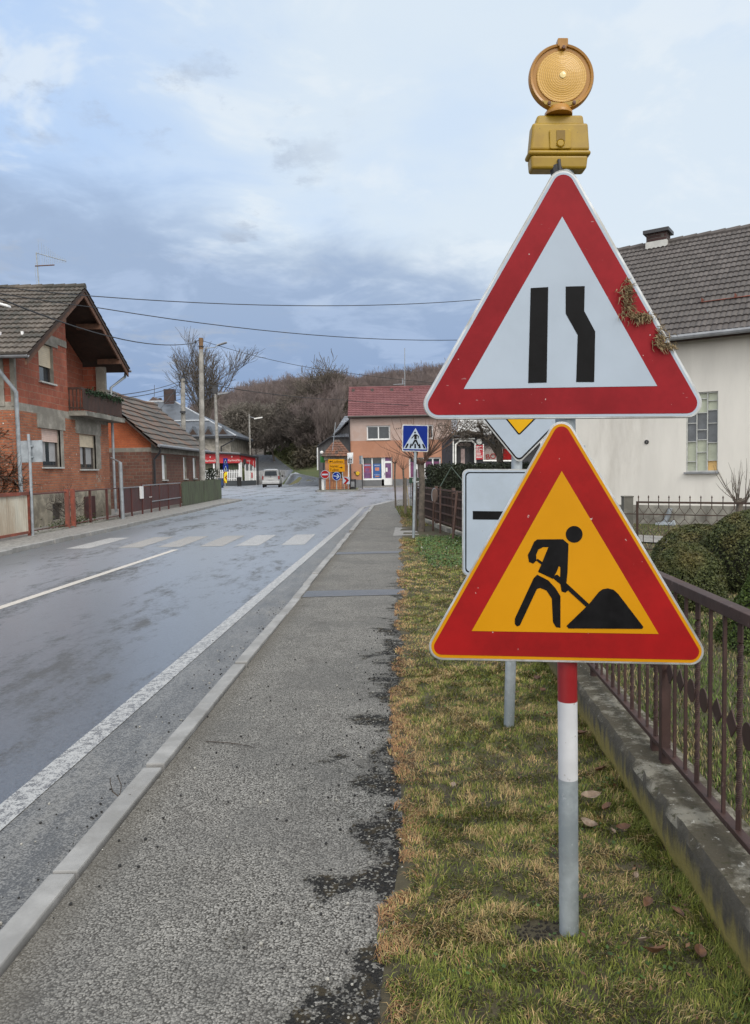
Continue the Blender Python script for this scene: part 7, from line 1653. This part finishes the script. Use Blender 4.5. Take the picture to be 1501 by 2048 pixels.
for k in range(7):
    r = random.Random(100 + k); mb = MB(); h = 11
    th = r.uniform(2.5, 5); mb.tube([V((0, 0, -.5)), V((r.gauss(0, .2), r.gauss(0, .2), th))], [.19, .13], 4, caps=False)
    for j in range(5):
        a = 6.283 * j / 5 + r.random(); tl = r.uniform(.15, .7); grow(mb, V((0, 0, th)), V((math.cos(a) * tl, math.sin(a) * tl, 1)), (h - th) * .5 * r.uniform(.8, 1.2), .10, 3, r, .09, (2, 3), .6, .28, .62, 3, 3, .024)
    variants.append((np.array(mb.v), np.array([f for f in mb.f if len(f) == 4])))
vs_, qs_, n0 = [], [], 0
r = random.Random(77); cnt = 0
def put(x, y, sc):
    global n0
    v, qd = r.choice(variants); a = r.random() * 6.283; c, s_ = math.cos(a), math.sin(a)
    vv = v * np.array([sc, sc, sc * r.uniform(.85, 1.15)]); vv = np.stack([vv[:, 0] * c - vv[:, 1] * s_ + x, vv[:, 0] * s_ + vv[:, 1] * c + y, vv[:, 2] + hill_z(x, y)], 1)
    vs_.append(vv); qs_.append(qd + n0); n0 += len(vv)
for Y in np.arange(150, 274, 6.5):
    for px in np.arange(300, 905, 2300 / Y * .62):
        x = at(px + r.uniform(-6, 6), 900, Y).x; y = Y + r.uniform(-3, 3)
        if px < 420 and Y < 200: continue
        put(x, y, r.uniform(.5, .78))
for k in range(90):
    px = r.uniform(596, 690); Y = r.uniform(94, 122); x = at(px, 900, Y).x
    put(x, Y, r.uniform(.3, .62))
for k in range(26):
    px = r.uniform(425, 545); Y = r.uniform(114, 126); put(at(px, 900, Y).x, Y, r.uniform(.3, .5))
npmesh('bare_woodland', np.concatenate(vs_), None, MA['twigs'], None, np.concatenate(qs_), kind='stuff', label='leafless brown wood covering the hill behind the village', cat='woodland')
n = 26000; yy_ = nrg.uniform(93, 124, n); xx_ = np.array([at(px, 900, y).x for px, y in zip(nrg.uniform(515, 700, n), yy_)]); keep = np.array([x > lane_x(y) + 3.2 for x, y in zip(xx_, yy_)]); xx_, yy_ = xx_[keep], yy_[keep]; n = len(xx_)
zz_ = np.array([hill_z(x, y) for x, y in zip(xx_, yy_)]); thick = np.clip((np.array([at(0, 0, 1).x * 0 + x for x in xx_]) + 14.5) / 5, 0, 1)
pos = np.stack([xx_, yy_, zz_ + nrg.random(n) * (.25 + 2.2 * thick)], 1)
gcol = np.array([.085, .105, .03])[None] * nrg.uniform(.5, 1.4, (n, 1)) * (1 - thick[:, None]) + np.array([.062, .05, .036])[None] * nrg.uniform(.5, 1.5, (n, 1)) * thick[:, None]
v_, q_, c_ = leafcards(n, pos, nrg.normal(size=(n, 3)), nrg.uniform(.10, .32, n), gcol, 2.6); npmesh('bank_scrub', v_, None, MA['leaf'], c_, q_, kind='stuff', label='brown scrub and rough grass on the bank beside the lane', cat='scrub')

# ------------------------------------------------------------------ grass
def blades(name, x, y, z, L, wd, lean, az, col, label, cat='grass'):
    n = len(x); d = np.stack([np.cos(az), np.sin(az), np.zeros(n)], 1); sdv = np.stack([-np.sin(az), np.cos(az), np.zeros(n)], 1) * wd[:, None]
    b = np.stack([x, y, z], 1); m1 = b + d * (L * lean * .35)[:, None] + np.array([0, 0, 1]) * (L * np.sqrt(np.clip(1 - (lean * .6) ** 2, .02, 1)) * .55)[:, None]
    tp = b + d * (L * lean)[:, None] + np.array([0, 0, 1]) * (L * np.sqrt(np.clip(1 - lean ** 2, .01, 1)))[:, None]
    v = np.stack([b - sdv, b + sdv, m1 + sdv * .8, m1 - sdv * .8, tp], 1).reshape(-1, 3); k = np.arange(n)[:, None] * 5
    npmesh(name, v, k + np.array([[3, 2, 4]]), MA['grass'], np.repeat(col, 5, 0), k + np.array([[0, 1, 2, 3]]), kind='stuff', label=label, cat=cat)
def nz(x, y, s, o=0.0): return np.array([mnoise.noise(V((a * s + o, b * s, o))) for a, b in zip(x, y)])
hole = gp(1085, 1868)
def verge_grass():
    ys, xs = [], []
    for y0, y1, dens in ((1.55, 3.2, 26000), (3.2, 5.5, 15000), (5.5, 9, 7000), (9, 16, 3000), (16, 30, 1300)):
        a = ((.07 + .06) if y0 < 9 else 1.1); n = int((y1 - y0) * (1.35 if y0 < 9 else 1.5) * dens); y = nrg.uniform(y0, y1, n); x = pave_r(y) - .06 + nrg.random(n) * (np.where(y < 11, wall_x(y) + .01, 2.0) - pave_r(y) + .06); ys.append(y); xs.append(x)
    x, y = np.concatenate(xs), np.concatenate(ys); e = x - pave_r(y) - .03 * np.sin(y * 2.3) - .02 * np.sin(y * 5.1)
    n1, n2 = nz(x, y, 3.2), nz(x, y, 11.0, 5.0)
    keep = (e + n1 * .12 + n2 * .07 > -.015) & (((x - hole.x) / .11) ** 2 + ((y - hole.y) / .06) ** 2 > 1 + n2 * .8) & ~((y > 16.3) & (y < 19.4) & (x < 1.7))
    keep &= (n2 > -.34) | (nrg.random(len(x)) > .7)
    x, y, e, n1, n2 = x[keep], y[keep], e[keep], n1[keep], n2[keep]; n = len(x)
    dw = wall_x(y) - x
    pst = np.clip(.31 + n1 * .6 + n2 * .8 + .55 * np.exp(-np.maximum(e, 0) / .10) - .35 * np.exp(-np.maximum(dw, 0) / .16) - .10 * (y < 2.4), .04, .95)
    st = nrg.random(n) < pst; val = nrg.uniform(.55, 1.35, n)[:, None]; hue = nrg.random((n, 1))
    g = (np.array([.085, .125, .018]) * (1 - hue) + np.array([.25, .26, .05]) * hue) * val; s_ = (np.array([.48, .31, .14]) * (1 - hue) + np.array([.42, .34, .16]) * hue) * val
    brn = (nrg.random(n) < np.exp(-np.maximum(e, 0) / .09) * .7)[:, None]; s_ = np.where(brn, np.array([.36, .19, .09]) * val, s_)
    col = np.where(st[:, None], s_, g)
    L = nrg.uniform(.012, .034, n) * (1 + .5 * (dw < .1)) * (1 + np.clip(n1, 0, 1) * .4 + np.clip(n2 - .1, 0, 1) * .9); lean = np.where(st, nrg.uniform(.6, .995, n), nrg.uniform(.3, .97, n)); lean = np.where(e < .06, nrg.uniform(.88, .997, n), lean); wd = nrg.uniform(.0009, .0019, n) * np.where(y > 5, 1.7, 1.0) * np.where(y > 9, 1.7, 1)
    blades('verge_grass', x, y, np.zeros(n), L, wd, lean, nz(x, y, 5.0, 7.0) * 7 + nrg.normal(size=n) * 1.0, col, 'short half withered grass on the verge beside the pavement')
verge_grass()
def lawn():
    xs, ys = [], []
    for y0, y1, xw, dens in ((1.6, 4, 1.6, 5200), (4, 7, 3.4, 3600), (7, 13, 7.0, 1300), (13, 20, 8, 420)):
        n = int((y1 - y0) * xw * dens); y = nrg.uniform(y0, y1, n); xs.append(np.where(y < 11, wall_x(y) + .25, 2.4) + nrg.random(n) * xw); ys.append(y)
    x, y = np.concatenate(xs), np.concatenate(ys); n1, n2 = nz(x, y, 2.1, 9.0), nz(x, y, 8.0, 2.0); n = len(x)
    st = nrg.random(n) < np.clip(.30 + n1 * .8 + n2 * .3, .03, .8); val = nrg.uniform(.6, 1.35, n)[:, None]; hue = nrg.random((n, 1))
    col = np.where(st[:, None], np.array([.33, .27, .13]) * val, (np.array([.055, .10, .016]) * (1 - hue) + np.array([.14, .20, .035]) * hue) * val)
    blades('lawn_grass', x, y, np.full(n, .02), nrg.uniform(.02, .05, n), nrg.uniform(.0014, .0030, n) * np.where(y > 6, 1.7, 1), nrg.uniform(.2, .85, n), nrg.uniform(0, 6.283, n), col, 'green lawn behind the brown railing')
lawn()
n = 2600; y = 1.6 + 6 * nrg.random(n) ** 1.4; x = wall_x(y) - .03 - (wall_x(y) - pave_r(y) - .15) * nrg.random(n) ** 1.6; n1 = nz(x, y, 4.0, 15.0); kp = (n1 > .12); x, y = x[kp], y[kp]; n = len(x)
v_, q_, c_ = leafcards(n, np.stack([x, y, nrg.uniform(.004, .03, n)], 1), nrg.normal(size=(n, 3)) * .35 + np.array([0, -.1, 1]), nrg.uniform(.008, .019, n), np.array([.05, .10, .02])[None] * nrg.uniform(.5, 1.7, (n, 1)), 1.2); npmesh('verge_weeds', v_, None, MA['leaf'], c_, q_, kind='stuff', label='small broad leaved weeds among the verge grass', cat='weeds')
n = 420; y = 1.7 + 5 * nrg.random(n); x = wall_x(y) - .02 - .5 * nrg.random(n) ** 1.5
v_, q_, c_ = leafcards(n, np.stack([x, y, nrg.uniform(.012, .03, n)], 1), nrg.normal(size=(n, 3)) * .5 + np.array([0, 0, 1]), nrg.uniform(.006, .016, n), np.array([.16, .085, .045])[None] * nrg.uniform(.4, 1.5, (n, 1)), 1.8); npmesh('leaf_litter', v_, None, MA['leaf'], c_, q_, kind='stuff', label='small scraps of brown leaf litter in the grass', cat='leaf litter')
n = 9000; x, y = nrg.uniform(.55, 2.1, n), nrg.uniform(10.6, 16.1, n); e = x - .55 - .05 * (y - 11); n1 = nz(x, y, 2.2, 3.0); kp = (e + n1 * .4 > .12) & (y + n1 * .8 > 11.1); x, y, n1 = x[kp], y[kp], n1[kp]; n = len(x)
pos = np.stack([x, y, nrg.random(n) * (.07 + .05 * np.clip(n1, 0, 1))], 1); col = np.array([.035, .075, .018])[None] * (1 - (h_ := nrg.random((n, 1)))) + np.array([.10, .17, .045])[None] * h_; wht = nrg.random(n) < .012; col[wht] = (.5, .5, .45)
v_, q_, c_ = leafcards(n, pos, nrg.normal(size=(n, 3)) * .5 + np.array([0, -.2, 1]), nrg.uniform(.018, .042, n), col, 1.1); npmesh('ground_cover', v_, None, MA['leaf'], c_, q_, kind='stuff', label='leafy green ground cover with tiny white flowers by the crossing sign', cat='ground cover')
n = 5200; x, y = nrg.uniform(1.05, 2.3, n), nrg.uniform(19.3, 30, n); x = x - .25 * (y > 23); z = np.zeros(n); hue = nrg.random((n, 1)); st = nrg.random(n) < .25
blades('verge_grass_far', x, y, z, nrg.uniform(.04, .09, n), nrg.uniform(.004, .008, n), nrg.uniform(.2, .8, n), nrg.uniform(0, 6.28, n), np.where(st[:, None], np.array([.30, .19, .09]), np.array([.06, .10, .02]) * (1 - hue) + np.array([.13, .17, .035]) * hue) * nrg.uniform(.7, 1.3, (n, 1)), 'grass strip beyond the drive with the young trees')

# fallen leaves, clods, crumbs, twigs
def leafmesh(L, Wd, curl, seed):
    r = random.Random(seed); rows = []
    for i in range(7):
        t = i / 6; hw = Wd * math.sin(math.pi * min(1, .06 + t * .94)) ** .8; z = curl * L * (t - .45) ** 2 * 2.2
        rows.append([V(((t - .5) * L, s_ * hw, z + abs(s_) * hw * .7 + r.gauss(0, .0015))) for s_ in (-1, -.5, 0, .5, 1)])
    return rows
ML = {'pale': mat('pale_dead_leaf', (.26, .20, .15), .7, .3, 40, c2=(.19, .13, .09)), 'brown': mat('brown_dead_leaf', (.13, .062, .03), .7, .35, 40, c2=(.08, .04, .025))}
spots = [(1182, 1594, 'pale', .075), (1215, 1616, 'brown', .06), (1180, 1650, 'pale', .06), (1160, 1468, 'brown', .07), (1204, 1540, 'brown', .065), (1226, 1662, 'pale', .03), (1247, 1656, 'brown', .05), (1297, 1806, 'brown', .05), (1312, 1906, 'brown', .06), (1400, 1908, 'brown', .055), (1272, 1752, 'pale', .03), (1356, 1826, 'brown', .05), (1077, 1358, 'brown', .06), (1088, 1382, 'brown', .055), (907, 1571, 'pale', .04), (1290, 1880, 'pale', .035)]
for i, (px, py, kd, L) in enumerate(spots):
    p = gp(px, py, .028); mb = MB(); Rm = Matrix.Rotation(rng.uniform(0, 6.28), 3, 'Z') @ Matrix.Rotation(rng.uniform(-.45, .45), 3, 'X'); mb.grid([[p + Rm @ q for q in row] for row in leafmesh(L * 1.25, L * .32, rng.uniform(.1, .5), i)])
    O('dry_leaf', mb, ML[kd], None, 'pale curled dead leaf lying in the verge grass' if kd == 'pale' else 'brown curled dead leaf lying in the verge grass', 'leaf', 'pale dead leaves on the verge' if kd == 'pale' else 'brown dead leaves on the verge', smooth=True, recalc=False)
mb = MB(); r = random.Random(3)
for k in range(240):
    a, t = r.random() * 6.283, math.sqrt(r.random()); c = V((hole.x + .12 * t * math.cos(a), hole.y + .065 * t * math.sin(a), -.005 + r.random() * .008)); s_ = r.uniform(.003, .009); mb.lathe(c, (r.gauss(0, 1), r.gauss(0, 1), 1), [(0, -s_), (s_ * .9, -s_ * .3), (s_ * .8, s_ * .5), (0, s_)], 5)
O('dug_soil', mb, mat('dark_soil', (.013, .010, .007), .95, .4, 90), None, 'patch of dark dug soil at the foot of the striped post', 'soil', kind='stuff', recalc=False)
mb = MB()
for k in range(620):
    if r.random() < .35: y = r.uniform(1.7, 9); x = kerb_x(y) - .12 - abs(r.gauss(0, .16)); z = ROAD_Z
    elif r.random() < .7: y = r.uniform(1.8, 7); x = pave_r(y) - abs(r.gauss(0, .22)) + .05; z = 0
    else: y = r.uniform(1.7, 6); x = r.uniform(kerb_x(y), pave_r(y)); z = 0
    s_ = r.uniform(.0025, .0075); mb.lathe(V((x, y, z + s_ * .5)), (r.gauss(0, .5), r.gauss(0, .5), 1), [(0, -s_), (s_, -s_ * .2), (s_ * .8, s_ * .5), (0, s_ * .8)], 5, r.choice((0, 0, 0, 1)))
O('asphalt_crumbs', mb, [mat('asphalt_crumb', (.018, .018, .019), .9), mat('pale_pebble', (.33, .32, .29), .8, .3, 60)], None, 'scattered dark asphalt crumbs and small pebbles on the pavement', 'crumbs', kind='stuff', recalc=False)
k0 = gp(237, 1594); mb = MB()
for pts in ([(239, 1593), (242, 1580), (243, 1570), (237, 1555)], [(237, 1592), (226, 1583), (221, 1566), (221, 1556)], [(239, 1594), (262, 1589)], [(237, 1593), (224, 1582)]):
    mb.tube([at(px, py, k0.y) for px, py in pts], .0022, 4, caps=False)
O('dry_weed', mb, MA['bark_dark'], None, 'small dry weed growing from a kerb joint', 'weed', recalc=False)
mb = MB(); mb.tube([gp(px, py, .006) for px, py in ((412, 1483), (440, 1484), (470, 1487), (500, 1492), (512, 1497))], [.003, .003, .0025, .002, .001], 4); O('twig', mb, MA['bark_dark'], None, 'thin bare twig lying across the pavement', 'twig', recalc=False)
